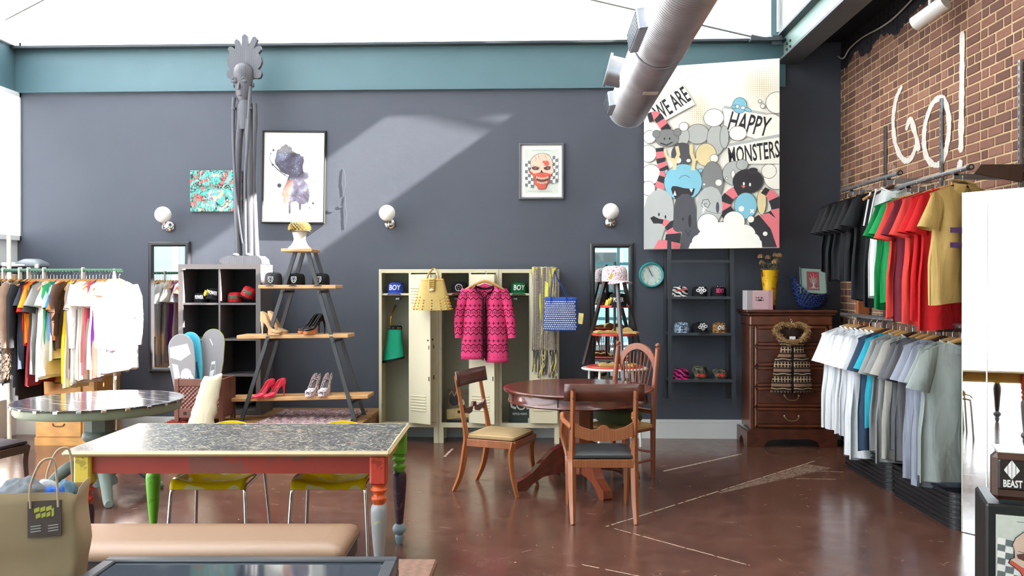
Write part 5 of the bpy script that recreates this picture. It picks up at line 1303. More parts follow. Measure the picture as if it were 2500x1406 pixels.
# ================================================================== TALL MIRROR BY THE BRICK WALL
mp = Vector((2.83, 5.89, 0)); ma = math.atan2(-.8, .6)
t = thing('tall_mirror', 'tall frameless mirror standing by the brick wall, reflecting the bright window', 'mirror', mp, ma)
MB().box(0, .62, .004, .02, .004, 2.285).build('backing', WHITE, t)
MB().box(0, .62, 0, .004, .004, 2.285).build('mirror_glass', MIRR, t)
MB().box(.155, .163, -.003, 0, .004, 2.2).build('joint_strip', WHITE, t); MB().box(-.006, .0, -.002, .02, .004, 2.287).build('edge_strip', pm('mirror_edge', (212, 206, 190), .2, .3), t)
# ================================================================== OLD TELEVISION ON A SCREEN BOX
bx = Vector((2.265, 4.47, 0)); br = -.34
t = thing('screen_box', 'black boxy cabinet with a red skull picture on its front, below the small television', 'cabinet', bx, br)
bw_, bh_, bd_ = .5, .55, .42
MB().box(0, bw_, 0, bd_, 0, bh_, bev=.012).build('case', BLACK, t)
MB().box(.045, bw_ - .03, -.004, .004, .04, bh_ - .05).build('picture_panel', SKM[0], t)
o = art(t, 'printed_artwork', skull(bw_ - .085, bh_ - .1), SKM, y=-.0045); o.location = (.045 + (bw_ - .075) / 2, 0, .04 + (bh_ - .09) / 2)
t = thing('television', 'small old brown television with a white diamond logo lettered BEAST', 'television', bx + Vector((.032, .0, bh_)), br - .0)
tvw, tvh = .31, .26
TVB = wood('tv_brown', (70, 46, 36), .35, .3, (9, 1, 1), 4)
MB().box(0, tvw, 0, .1, .018, tvh, bev=.025).box(.03, tvw - .03, .1, .3, .05, tvh - .03, bev=.03).build('case', TVB, t)
MB().box(.025, tvw - .03, -.008, .01, .075, tvh - .03, bev=.012).build('screen', pm('dark_screen', (44, 36, 32), .12, 0, .1), t)
MB().box(.03, tvw - .03, .02, .26, tvh - .002, tvh + .003, bev=.001).build('top_panel', pm('tv_top', (170, 164, 154), .3, 0, .06), t)
MB().box(.04, tvw - .04, .02, .09, 0, .022).build('foot', BLACK, t)
MB().ball((.22, -.006, .045), (.01, .006, .006), 10, 6).build('knob', CHROME, t)
text('BEAST', .05, WTXT, t, (.09, -.0095, .093), ext=.0006, sx=.62, bold=.0015)
cx_, cz_ = .086, .178; s = []
for k, (x0, x1) in enumerate(((-.034, -.019), (-.0165, -.001), (.001, .0165), (.019, .034))):
    hh_ = lambda x: .052 * (1 - abs(x) / .036); s.append(([(cx_ + x0, cz_ - hh_(x0) * .9), (cx_ + x1, cz_ - hh_(x1) * .9), (cx_ + x1, cz_ + hh_(x1)), (cx_ + x0, cz_ + hh_(x0))], 0))
art(t, 'diamond_logo', s, [WTXT], y=-.0095)
# ================================================================== LEFT CLOTHES RAIL
RY = 8.45; RZ = Py(150, 660, RY).z
xl, xr_ = Py(-70, 660, RY).x, Py(299, 660, RY).x
xl = max(xl, LX + .12)
t = thing('clothes_rack', 'white metal clothes rack with a green wrapped rail along the left wall end', 'rack', (xl, RY, 0))
GRR = pm('green_wrap', (46, 96, 70), .5, 0, .35, 60)
MB().tube([(0, 0, RZ), (xr_ - xl, 0, RZ)], .017, 10).build('rail', GRR, t)
for xx in (.0, xr_ - xl - .08):
    MB().cyl((xx, 0, .05), (xx, 0, RZ + .015), .016, n=10).build('upright', WM, t); MB().cyl((xx, -.28, .05), (xx, .28, .05), .016, n=10).build('foot_bar', WM, t)
    for yy in (-.26, .26): MB().lathe([(.02, 0), (.025, .02), (.02, .04)], 10, c=(xx, yy, .0)).build('caster', BLACK, t)
xp = Py(22, 640, 8.78); tag(MB().cyl((xp.x, 8.78, 0), (xp.x, 8.78, Py(22, 572, 8.78).z), .022, n=12).lathe([(.16, 0), (.16, .015), (.03, .03)], 24, c=(xp.x, 8.78, 0)).build('white_post', WM), 'white post standing behind the left clothes rack', 'post')
random.seed(21)
c2 = lambda n, rgb: cloth('garment_' + n, rgb)
pat = print_mat('mono_print', 'leopard', (222, 220, 220), (50, 48, 52))
fur_c = cloth('fur_brown', (128, 104, 88), .4)
Lk = [('light_denim', (142, 168, 206), .75, .0, 'pale denim shirt', 'shirt'), ('black_a', (36, 36, 40), .95, 0, 'long black dress', 'dress'), ('mono', None, 1.05, 0, 'black and white patterned long dress', 'dress'), ('fur', None, .98, 0, 'brown fur coat', 'coat'),
      ('black_b', (40, 40, 44), 1.2, 0, 'black jacket', 'jacket'), ('navy', (50, 54, 66), .9, .2, 'navy top', 'top'), ('red', (192, 40, 34), .66, .26, 'red t-shirt', 't-shirt'), ('orange', (220, 140, 40), .64, .22, 'orange t-shirt', 't-shirt'), ('maroon', (120, 36, 44), 1.05, 0, 'maroon skirt suit', 'dress'),
      ('dark_tee', (58, 58, 60), .72, .26, 'charcoal print t-shirt', 't-shirt'), ('grey', (140, 138, 136), .95, .2, 'grey knit top', 'top'), ('white_a', (232, 232, 228), 1.0, 0, 'white long dress with a hem', 'dress'), ('white_b', (236, 234, 230), .96, .2, 'white shirt dress', 'dress'), ('green', (60, 160, 96), .82, .2, 'green blouse', 'blouse'),
      ('blue', (70, 130, 196), .62, .22, 'bright blue top', 'top'), ('cream', (226, 216, 186), .8, .22, 'cream blouse', 'blouse'), ('orange_print', (196, 112, 50), .62, .24, 'orange and brown printed top', 'top'), ('brown', (84, 62, 50), .7, .26, 'dark brown cardigan', 'cardigan'), ('yellow', (232, 190, 30), 1.02, 0, 'long yellow dress', 'dress'), ('yellow_pale', (238, 226, 160), 1.08, 0, 'pale yellow dress', 'dress'),
      ('taupe', (124, 108, 98), .98, .24, 'taupe jacket', 'jacket'), ('white_c', (238, 236, 234), 1.02, .22, 'white linen shirt', 'shirt'), ('ivory', (234, 228, 214), 1.04, 0, 'ivory slip dress', 'dress'), ('white_d', (240, 238, 236), .98, .2, 'white cotton tunic', 'tunic'), ('beige', (214, 196, 180), 1.0, .2, 'beige blouse', 'blouse'),
      ('coral', (214, 96, 110), .95, 0, 'coral sleeveless dress', 'dress'), ('purple', (140, 60, 178), .86, 0, 'bright purple dress', 'dress'), ('white_e', (238, 236, 236), .9, .2, 'white lace top', 'top'), ('peach', (232, 190, 168), .98, 0, 'peach dress', 'dress'), ('orange_b', (222, 110, 70), .5, .1, 'short orange top', 'top'),
      ('white_f', (240, 240, 240), .95, .24, 'white oversized shirt', 'shirt'), ('lilac', (176, 150, 206), .7, 0, 'lilac top', 'top'), ('white_g', (242, 240, 240), .92, .3, 'white wide sleeve shirt at the rail end', 'shirt')]
nL = len(Lk); ua, ub = 2, 291
GL = 'clothes on the left rack'
for i, (nm, rgb, L, sl, lab, cat) in enumerate(Lk):
    u = (2, 14, 27, 50, 67)[i] if i < 5 else 76 + (ub - 76) * (i - 5) / (nL - 6); x = Py(u, 680, RY).x; rz = PI / 2 + random.uniform(-.16, .12) + (-.3 if i == nL - 1 else 0)
    m = pat if nm == 'mono' else fur_c if nm == 'fur' else c2(nm, rgb)
    mb = tee(w=.20 if sl == 0 else .215, L=L, sl=sl, flare=.03 if L > .85 else 0, dep=.05 if nm != 'fur' else .085, seed=i + 50, neck=.07)
    if cat in ('jacket', 'coat', 'shirt', 'cardigan') : longsleeve(mb, .2, min(L, .85), .055 if nm != 'fur' else .075)
    if nm == 'fur':
        rr = random.Random(3)
        for k in range(3600):
            a = rr.uniform(0, 6.283); v = rr.random(); w_ = .215; p = Vector((w_ * math.cos(a) * (1 + .1 * v), .085 * math.sin(a), -.08 - .9 * v)); d_ = Vector((math.cos(a), math.sin(a) * 1.5, -.9)).normalized(); s_ = Vector((-math.sin(a), math.cos(a), 0)) * .005
            mb.add([p - s_, p + s_, p + d_ * rr.uniform(.02, .045)], [(0, 1, 2)])
    if i > 0: lab += ', ' + ordn(i) + ' from the wall post' if i < nL - 1 else ''
    else: lab += ' at the far left of the left rack'
    hanger((x, RY, RZ - .022), rz, 'wooden hanger of the ' + lab, 'hangers on the left rack', False)
    t = garment(mb, m, cat.replace('-', '_').replace('t_shirt', 't_shirt').replace(' ', '_'), lab, cat, (x, RY, RZ - .078), rz, GL)
# white size markers on the rail
for k, u in enumerate((9, 49, 70, 108, 203)):
    x = Py(u, 660, RY).x
    tag(MB().box(x - .007, x + .007, RY - .03, RY + .03, RZ - .09, RZ + .03, bev=.005).build('rail_divider', WM), f'white size divider on the green rail, {ordn(k)} from the left', 'divider', 'size dividers on the left rack')
# pine chest under the clothes
PN = wood('pine', (206, 150, 82), .45, .22, (9, 1, 1), 4); py = 8.75
a, b = Py(86, 920, py), Py(236, 1090, py)
t = thing('pine_chest', 'honey pine chest of drawers standing under the left clothes rack', 'dresser', (a.x, py, 0)); w = b.x - a.x; ph_ = Py(150, 905, py).z
MB().box(0, w, 0, .5, .06, ph_, bev=.006).build('carcass', PN, t); MB().box(-.02, w + .02, -.02, .5, ph_ - .005, ph_ + .025, bev=.006).build('top', PN, t); MB().box(-.005, w + .005, -.006, .5, 0, .08).build('plinth', PN, t)
nd = 3; hh = (ph_ - .1) / nd
for k in range(nd):
    z = .09 + k * hh; d_ = MB().box(.02, w * .76, -.018, 0, z, z + hh - .015, bev=.005).build('drawer', PN, t)
    MB().tube([tuple(p) for p in bez([(w * .3, -.02, z + hh * .62), (w * .33, -.024, z + hh * .5), (w * .46, -.024, z + hh * .5), (w * .49, -.02, z + hh * .62)], 4)], .007, 6).build('handle', wood('pine_dark', (120, 78, 40), .5), d_)
MB().box(w * .79, w - .015, -.012, 0, .09, ph_ - .03, bev=.004).build('door', PN, t)
# storage shelf with bin and boxes behind the rack
SW = pm('storage_white', (206, 206, 204), .6)
t = thing('storage_shelf', 'pale storage shelf against the dark wall behind the left rack', 'shelf', (LX + .06, 8.86, 0))
MB().box(0, .97, 0, .52, 1.52, 1.55, bev=.004).build('shelf_board', SW, t)
for xx in (.15, .75): MB().prism([(0, 0), (.02, 0), (.02, .1), (0, .1)], .1, .52, M=MT(xx, 0, 1.42)).build('bracket', SW, t)
BN = pm('grey_bin_plastic', (84, 86, 90), .4, 0, .08)
c = Py(78, 650, 9.08); t = thing('storage_bin', 'grey plastic storage bin with a domed lid behind the left rack', 'bin', (c.x, 9.08, 1.551))
MB().loft([rr_ for rr_ in [[(x, y, z) for x, y in rrect(-w_, w_, -w_ * .75, w_ * .75, .03)] for w_, z in ((.105, 0), (.125, .28), (.13, .30), (.13, .315))]]).build('tub', BN, t)
MB().loft([[(x, y, z) for x, y in rrect(-w_, w_, -w_ * .75, w_ * .75, .04)] for w_, z in ((.148, .315), (.15, .335), (.13, .36), (.075, .392), (.06, .394))]).build('lid', pm('grey_lid', (122, 128, 134), .35, 0, .1), t)
for sg in (-1, 1): MB().box(sg * .12 - .02, sg * .12 + .02, -.125, -.095, .29, .335, bev=.006).build('lid_clip', pm('clip_white', (210, 212, 212), .4), t)
CB = pm('cardboard', (186, 150, 112), .85, 0, .08)
for k, (u, w_, h_, y, z, lb) in enumerate(((4, .13, .22, 9.0, 1.551, 'cardboard box at the far left behind the rack'), (36, .11, .17, 9.05, 1.551, 'smaller cardboard box beside the grey bin behind the rack'))):
    c = Py(u, 640, y); t = thing('cardboard_box', lb, 'box', (max(c.x, LX + .17), y, z)); MB().box(-w_, w_, -.12, .12, 0, h_, bev=.003).build('box', CB, t); MB().box(-w_ - .001, w_ + .001, -.02, .02, h_ - .0, h_ + .002).build('tape', pm('packing_tape', (200, 180, 140), .3), t)
for k in range(4):
    c = Py(8 + k * 9, 600, 9.0); o = MB().box(-.12, .12, -.1, .1, 0, .022, M=MT(0, 0, 0, .2 * k, .05 * k, .12 - .05 * k), bev=.006).build('folded_garment', cloth('fold_bw' + str(k % 2), (225, 225, 228) if k % 2 else (40, 40, 44)), None, (max(c.x, LX + .2), 9.0, 1.79 + k * .028))
    tag(o, ('lowest folded black garment on the cardboard box', 'folded white garment above the lowest black one on the box', 'second folded black garment on the cardboard box', 'topmost folded white garment on the cardboard box')[k], 'garment', 'folded garments on the cardboard box')
# ================================================================== LOW PLATFORM WITH RUGS
PZ = .315; pa, pb = Py(392, 1040, 8.12).x, Py(897, 1030, 8.6).x
pt = thing('low_platform', 'low wooden platform against the dark wall under the plank ladder', 'platform', (pa, 8.12, 0))
PW_ = wood('platform_wood', (140, 104, 66), .6, .25, (9, 1, 1), 4); pw = pb - pa
for k in range(8): MB().box(0, pw, k * .157, k * .157 + .15, PZ - .03, PZ, bev=.003).build('plank', PW_, pt)
MB().box(.02, pw - .02, .01, .05, 0, PZ - .03).box(.02, pw - .02, 1.18, 1.22, 0, PZ - .03).box(.0, .04, .05, 1.18, 0, PZ - .03).box(pw - .04, pw, .05, 1.18, 0, PZ - .03).build('base', PW_, pt)
def rug_mat():
    g = G('rag_rug', .95, 0, .1); n = g.noise(3, 3, .6, .3, g.map((26, 2.2, 1), (0, 0, .35)))
    g.col(g.ramp(n, [(.25, lin((60, 54, 60))), (.38, lin((176, 150, 160))), (.45, lin((116, 60, 72))), (.52, lin((200, 186, 178))), (.6, lin((84, 92, 120))), (.68, lin((206, 150, 100))), (.76, lin((120, 116, 120)))], True)); g.bump(n, .8, .02); return g.mat
rx0, rx1 = Py(640, 1030, 8.4).x, Py(868, 1020, 8.6).x
def rugf(u, v): return (rx0 + (rx1 - rx0) * u, 8.2 + .95 * v, PZ + .008 + .012 * noise.noise((u * 9, v * 7, 0)) + .006 * math.sin(u * 60 + v * 20))
t = thing('rag_rug', 'multicoloured striped rag rug on the platform under the plank ladder', 'rug', (0, 0, 0)); o = MB().grid(rugf, 60, 30).build('pile', rug_mat(), t); so = o.modifiers.new('thickness', 'SOLIDIFY'); so.thickness = .008
rnd = random.Random(4); mb = MB(); x0, x1 = pa + .01, Py(470, 1030, 8.2).x
for k in range(2600):
    p = Vector((rnd.uniform(x0, x1), rnd.uniform(8.14, 8.6), PZ)); d_ = Vector((rnd.gauss(0, .5), rnd.gauss(0, .5), 1)).normalized() * rnd.uniform(.02, .04); s_ = Vector((rnd.gauss(0, 1), rnd.gauss(0, 1), 0)).normalized() * .006
    mb.add([p - s_, p + s_, p + d_], [(0, 1, 2)])
mb.box(x0, x1, 8.14, 8.6, PZ, PZ + .008)
t = thing('shag_rug', 'red shaggy rug on the platform edge beside the crate', 'rug', (0, 0, 0)); o = mb.build('pile', cloth('rug_red', (156, 70, 58), .3), t); o['kind'] = 'stuff'
# ================================================================== CUBE SHELF, STATUE
CUB = pm('grey_brown_laminate', (84, 80, 82), .45, 0, .06)
KY = 8.80; a, b = Py(435, 645, KY), Py(636, 645, KY); kw_, kz = b.x - a.x, a.z; kh = kz - PZ
t = thing('cube_shelf', 'dark grey cube shelf with eight compartments holding lettered caps', 'shelf', (a.x, KY, PZ))
TH = .05; kd = .40
MB().box(0, TH, 0, kd, 0, kh).box(kw_ - TH, kw_, 0, kd, 0, kh).build('side_panel', CUB, t); MB().box(TH, kw_ - TH, 0, kd, kh - TH, kh).build('top_panel', CUB, t); MB().box(TH, kw_ - TH, 0, kd, 0, TH).build('bottom_panel', CUB, t)
cell = (kh - 2 * TH - 3 * .02) / 4; cw = (kw_ - 2 * TH - .02) / 2
MB().box(TH + cw, TH + cw + .02, .003, kd, TH, kh - TH).build('centre_divider', CUB, t)
for k in range(3):
    z = TH + (k + 1) * cell + k * .02
    for s_ in (0, 1): MB().box(TH + s_ * (cw + .02), TH + s_ * (cw + .02) + cw, .005, kd, z, z + .02).build('shelf_board', CUB, t)
MB().box(TH, kw_ - TH, kd - .012, kd - .004, TH, kh - TH).build('back_panel', MATTE, t)  # added dark sheet standing in for shade; the shelf is open behind
MB().ball((TH + .01, -.001, kh - TH - .004), (.02, .004, .006), 10, 5).build('sticker', WTXT, t)
sz = PZ + TH + 3 * cell + 3 * .02 + .006
xc_ = lambda u: Py(u, 720, KY + .15).x
cap((xc_(492), KY + .16, sz), 0, 'black cap lettered POWER at the left of the top cube', CBK, None, 'POWER', WTXT, .055, sx=.48, lead=.04, R=.075, H=.1)
cap((xc_(522), KY + .15, sz + .045), .12, 'black cap lettered POWER tilted over the other one, yellow tag', CBK, None, 'POWER', WTXT, .055, sx=.48, lead=.05, roll=.18, tag_=2, R=.075, H=.1)
GTX = pm('text_teal_green', (50, 130, 104), .6)
cap((xc_(573), KY + .16, sz), 0, 'red cap lettered POWER in green lying flat in the cube shelf', CRD, CBK, 'POWER', GTX, .055, sx=.52, lead=.03, R=.075, H=.105)
cap((xc_(604), KY + .15, sz + .055), 0, 'red cap lettered POWER in green, tilted on top of the other red cap', CRD, CBK, 'POWER', GTX, .055, sx=.52, lead=.03, roll=.45, R=.078, H=.11)
# statue
EB = wood('ebony_carving', (84, 84, 92), .42, .25, (1, 1, 5), 5); SY = 8.98; so_ = Py(597, 643, SY); pxm = SY / F
t = thing('carved_statue', 'tall dark carved figure with a crown of rays standing on the cube shelf', 'statue', (so_.x, SY, kz))
def q(u, v): return ((u - 597) * pxm, (643 - v) * pxm)
def qc(x, y): return q(530 + x / 4.687, 60 + y / 4.687)
crest = [(150, 590), (115, 565), (105, 530), (115, 495), (140, 475), (115, 430), (112, 370), (130, 320), (145, 275), (118, 240), (135, 212), (165, 212), (210, 255), (195, 150), (220, 120), (258, 145), (285, 225), (285, 90), (318, 62), (355, 90), (358, 215), (410, 100), (445, 97), (468, 130), (420, 240), (470, 205), (498, 205), (513, 245), (478, 290), (505, 330), (518, 385), (500, 440), (470, 475), (505, 490), (518, 525), (500, 570), (470, 580), (420, 575), (300, 620), (200, 580)]
MB().prism([qc(*p) for p in crest], .0, .05).build('crown', EB, t)
fx = q(594, 200)
rings = []
for v, w_, d_ in ((243, 4, .012), (241, 12, .045), (232, 17, .06), (215, 20, .07), (200, 22, .075), (185, 24, .08), (172, 25, .09), (160, 23, .09), (152, 18, .075), (147, 11, .05), (146, 3, .02)):
    z = q(0, v)[1]; x0 = q(595, 0)[0]; rings.append([(x0 + w_ * pxm * math.cos(2 * PI * j / 20), .0 - d_ * max(0, -math.sin(2 * PI * j / 20)) + .03 * max(0, math.sin(2 * PI * j / 20)), z) for j in range(20)])
hd = MB().loft(rings).build('head', EB, t)
nz = lambda u, v, y: (q(u, v)[0], y, q(u, v)[1])
MB().tube([nz(591, 196, -.07), nz(590, 206, -.085), nz(589, 215, -.088)], [.006, .009, .014], 8).build('nose', EB, hd)
MB().ball(nz(591, 228, -.055), (.025, .016, .010), 14, 8).build('lips', EB, hd)
for u in (578, 601): MB().ball(nz(u, 194, -.062), (.036, .018, .022), 14, 8).build('eyelid', EB, hd); MB().tube([tuple(p) for p in bez([nz(u - 9, 196, -.06), nz(u, 185, -.078), nz(u + 9, 194, -.06)], 5)], .007, 6).build('brow', EB, hd)
for u in (572, 619): MB().ball(nz(u, 200, -.0), (.012, .022, .03), 10, 8).build('ear', EB, hd)
tor = []
for v, w_ in ((238, 12), (252, 20), (270, 22), (290, 20), (310, 17)):
    z = q(0, v)[1]; tor.append([(q(597, 0)[0] + w_ * pxm * math.cos(2 * PI * j / 18), .06 * math.sin(2 * PI * j / 18) * .8, z) for j in range(18)])
MB().loft(tor).build('torso', EB, t)
def limb(name, pts, r, sq=1):
    P = bez([nz(u, v, y) for u, v, y in pts], 6); n_ = len(P)
    MB().tube([tuple(p) for p in P], [r[0] + (r[1] - r[0]) * i / (n_ - 1) for i in range(n_)], 10, sq=sq).build(name, EB, t)
limb('leg', [(588, 285, 0), (582, 360, -.01), (580, 480, -.01), (583, 628, 0)], (.044, .038)); limb('leg', [(607, 285, 0), (610, 360, -.01), (611, 480, -.01), (614, 628, 0)], (.048, .046))
limb('arm', [(574, 232, -.03), (572, 262, -.03), (573, 340, -.04), (580, 460, -.05), (592, 560, -.05), (597, 592, -.05)], (.02, .012)); limb('arm', [(613, 205, -.02), (612, 250, -.03), (609, 340, -.045), (604, 420, -.05), (603, 520, -.05), (604, 626, -.04)], (.022, .016))
limb('staff', [(622, 246, .0), (623, 300, .0), (619, 420, .0), (623, 540, 0), (627, 628, 0)], (.026, .032))
MB().tube([nz(613, 256, -.03), nz(613, 262, -.03)], .026, 10).build('arm_ring', EB, t); MB().tube([nz(573, 256, -.03), nz(573, 262, -.03)], .024, 10).build('arm_ring', EB, t)
mb = MB(); pts = [q(545, 634), q(552, 627), q(565, 622), q(640, 622), q(649, 630), q(652, 643), q(556, 643), q(548, 638)]
mb.prism(pts, -.14, .12); mb.build('base', EB, t)
for u in (580, 612): MB().ball(nz(u, 620, -.05), (.036, .07, .022), 12, 6).build('foot', EB, t)
# small folded bag box on the shelf corner
o = MB().box(0, .11, -.06, .06, 0, .13, bev=.003).build('paper_wedge', pm('kraft_grey', (150, 146, 136), .7, 0, .1), None, (Py(636, 655, 8.72).x + .005, 8.72, 1.685 + .0), (0, 0, .2))
bpy.data.objects.remove(o)
# ================================================================== PLANK LADDER
LF, LB = 8.42, 8.86
t = thing('plank_ladder', 'dark A frame ladder carrying wooden planks as shoe shelves', 'ladder', (0, 0, 0))
tz = Py(730, 614, LF).z; xt0, xt1 = Py(716, 614, LF).x, Py(747, 614, LF).x; xb0, xb1 = Py(588, 1028, LF).x, Py(866, 1028, LF).x
t.location = ((xb0 + xb1) / 2, LF, PZ); ox, oz = t.location.x, PZ
def rx_(side, z): f = (z - PZ) / (tz - PZ); return (xb0 + (xt0 - xb0) * f if side == 0 else xb1 + (xt1 - xb1) * f) - ox
for side in (0, 1):
    for y in (0, LB - LF):
        z0, z1 = PZ, tz; w_ = .019
        A_, B_ = rx_(side, z0), rx_(side, z1)
        yo = (.06 if y == 0 else -.10)
        MB().loft([[(A_ - w_, y, 0), (A_ + w_, y, 0), (A_ + w_, y + .028, 0), (A_ - w_, y + .028, 0)], [(B_ - w_, y + yo, z1 - oz), (B_ + w_, y + yo, z1 - oz), (B_ + w_, y + yo + .028, z1 - oz), (B_ - w_, y + yo + .028, z1 - oz)]], sm=False).build('rail', DARKG, t)
PLK = wood('pine_plank', (196, 150, 100), .55, .18, (9, 1, 1), 4)
levels = [(Py(720, 700, LF).z, 628, 818, 0), (Py(720, 822, LF).z, 575, 848, -.012), (Py(720, 974, LF).z, 548, 897, -.028)]
for side in (0, 1):
    for (z, u0, u1, tl) in levels:
        zz = z - .05; x = rx_(side, zz); MB().cyl((x, .02, zz - oz), (x, LB - LF, zz - oz), .014, n=8).build('rung', DARKG, t)
PLZ = []
for k, (z, u0, u1, tl) in enumerate(levels):
    x0, x1 = Py(u0, 800, LF).x - ox, Py(u1, 800, LF).x - ox; xm = (x0 + x1) / 2
    MB().box(x0 - xm, x1 - xm, .03, .33, -.018, .018, M=MT(xm, 0, z - oz, 0, 0, tl), bev=.004).build('plank', PLK, t)
    PLZ.append((z + .019, xm + ox, tl))
def on_plank(k, u, y): x = Py(u, 800, y).x; return (x, y, PLZ[k][0] - (x - PLZ[k][1]) * PLZ[k][2] * 1 + .001)
MB().box(Py(684, 600, LF).x - ox, Py(760, 600, LF).x - ox, .02, .34, tz - oz, tz - oz + .03, bev=.005).build('top_step', PLK, t)
TZ = tz + .031; xm = Py(721, 600, LF).x
tm = thing('mannequin_neck', 'white flared mannequin neck form on top of the plank ladder', 'mannequin', (xm, LF + .15, TZ))
MB().lathe([(.118, 0), (.112, .012), (.085, .035), (.062, .075), (.056, .10), (.064, .14), (.078, .185), (.078, .19)], 28).build('form', WHITE, tm)
SPK = pm('gold_spike', (196, 170, 96), .3, .8, .15)
tc = cap((xm, LF + .15, TZ + .185), .6, 'gold spike covered cap on the white neck form', cloth('cap_gold_black', (70, 60, 40)), R=.098, H=.085, lead=.06)
sp_ = MB().lathe([(.010, 0), (.007, .006), (.0008, .018)], 7).mesh('spike', SPK)
for i in range(5):
    for j in range(20):
        a = 2 * PI * (j + .5 * (i % 2)) / 20; z = .012 + i * .015; e = (1 - (z / .095) ** 3) ** .5
        o = put('spike', sp_, tc, (.098 * e * math.cos(a), .108 * e * math.sin(a), z)); o.rotation_euler = Vector((math.cos(a), math.sin(a), .15)).to_track_quat('Z', 'Y').to_euler()
for k, u in enumerate((668, 724, 784)):
    cap(on_plank(0, u, LF + .16), 0, ('charcoal cap with a silver shield emblem at the left of the top plank', 'charcoal cap with a silver shield emblem in the middle of the top plank', 'charcoal cap with a silver shield emblem at the right of the top plank')[k], CGY if k == 0 else CBK, None, emblem=em_shield, R=.085, H=.115 if k else .125, lead=.05, group='shield caps on the top plank')
# ---------------- shoes
def pump(loc, rz, label, mat, heel=.105, plat=.0, heelmat=None, solemat=None, ankle=0, group=None, lining=None, toe=1.0, thick_heel=.006, cat='shoe'):
    t = thing('high_heel_shoe', label, cat, loc, rz, group)
    Ls = .235; n = 16; rings = []
    def zs(s): return plat + heel * (1 / (1 + math.exp((s - .42) * 11))) * 1.01
    def wd(s): return .026 + .014 * math.sin(PI * min(1, max(0, (s - .25) / .75))) - .0 if s < .75 else .040 * max(0, 1 - ((s - .75) / .25) ** 2.2) ** .6 * toe + .004
    for i in range(19):
        s = i / 18; zb = zs(s); w_ = wd(s) * (1 if s > .06 else .55 + .45 * s / .06)
        if s < .30: top = .062 + ankle * (1 - s); clo = .0
        elif s < .62: top = .062 - .03 * (s - .3) / .32 + ankle * (.7 - s) * (1 if ankle else 0); clo = 0 if not ankle else .55
        else: top = .040 - .020 * ((s - .62) / .38); clo = 1
        if ankle and s < .62: clo = .35 + .6 * s
        ring = []
        for j in range(n + 1):
            a = PI * (-1.0 + 2 * j / n)        # left rim -> under -> right rim
            if clo == 1: x = w_ * math.sin(a); z = zb + top * (.5 - .5 * math.cos(PI - abs(a)) * 1) if False else zb + top * .5 * (1 - math.cos(a)) * 1.0; x = w_ * math.sin(a) * 1.0
            else:
                f = abs(a) / PI; x = (1 if a > 0 else -1 if a < 0 else 0) * w_ * (min(1, f * 3.2) if f < .35 else 1 - clo * .8 * ((f - .35) / .65) ** 1.5); z = zb + (0 if f < .3 else top * (f - .3) / .7)
            ring.append((x, -(s * Ls) * (1 - .02 * heel), z))
        rings.append(ring)
    o = MB().loft(rings, False, False, closed=False).build('upper', mat, t, ang=60); so = o.modifiers.new('thickness', 'SOLIDIFY'); so.thickness = .003; so.offset = 1
    hz = zs(.04)
    MB().loft([[(x * f_ + 0, -.022 + y * f_ + dy_, z) for x, y in ell(0, 0, 1, 1, 12)] for f_, z, dy_ in ((.023, hz + .004, 0), (.015, hz * .8, .006), (thick_heel + .002, hz * .45, .009), (thick_heel, .0, .008))]).build('heel', heelmat or mat, t)
    so_m = solemat or mat
    pr_ = []
    for i in range(9): s = .45 + .53 * i / 8; pr_.append((s, wd(s)))
    top_ = [[(-w_ * .95, -s * Ls, 0 if plat else zs(s) - .004), (w_ * .95, -s * Ls, 0 if plat else zs(s) - .004), (w_ * .95, -s * Ls, zs(s) + .002), (-w_ * .95, -s * Ls, zs(s) + .002)] for s, w_ in pr_]
    MB().loft(top_, sm=False).build('sole', so_m, t)
    if lining: MB().loft([[(-wd(s) * .8, -s * Ls, zs(s) + .004), (wd(s) * .8, -s * Ls, zs(s) + .004)] for s in [i / 8 * .66 + .04 for i in range(9)]], False, False, closed=False).build('insole', lining, t)
    return t
HP = pm('coral_patent', (236, 58, 84), .15, 0, .04); TS = cloth('taupe_suede', (186, 150, 112)); PAT = print_mat('mosaic_print', 'floral', (170, 70, 110), (60, 60, 70)); INS = pm('insole_dark', (60, 46, 46), .6); BKP = pm('black_patent', (24, 24, 26), .2); CORK = wood('burnt_orange', (176, 96, 52), .4, .2); HW = pm('heel_pale', (226, 210, 180), .3)
for k, (u, rz) in enumerate(((655, -.75), (682, -.75))):
    pump(on_plank(2, u + 14, LF + .12 + .03 * k), rz, ('coral red pointed high heel, the left of its pair on the lowest plank', 'coral red pointed high heel, the right of its pair on the lowest plank')[k], HP, .115, group='coral heels', lining=INS, toe=.8)
for k, (u, rz) in enumerate(((778, -.25), (806, -.18))):
    pump(on_plank(2, u, LF + .21), rz, ('mosaic print peep heel, the left of its pair on the lowest plank', 'mosaic print peep heel, the right of its pair on the lowest plank')[k], PAT, .12, .03, group='mosaic heels', lining=INS, solemat=PAT)
for k, (u, y) in enumerate(((656, .25), (638, .09))):
    pump(on_plank(1, u, LF + y), 1.2 + .05 * k, ('taupe ankle boot heel at the back of its pair on the middle plank', 'taupe ankle boot heel at the front of its pair on the middle plank')[k], TS, .115, .012, heelmat=HW, ankle=.045, group='taupe ankle heels')
for k, (u, y) in enumerate(((782, .24), (796, .13))):
    pump(on_plank(1, u, LF + y), -1.0, ('black and orange platform heel at the back of its pair on the middle plank', 'black and orange platform heel at the front of its pair on the middle plank')[k], BKP, .11, .03, solemat=CORK, group='black platform heels', lining=HW)
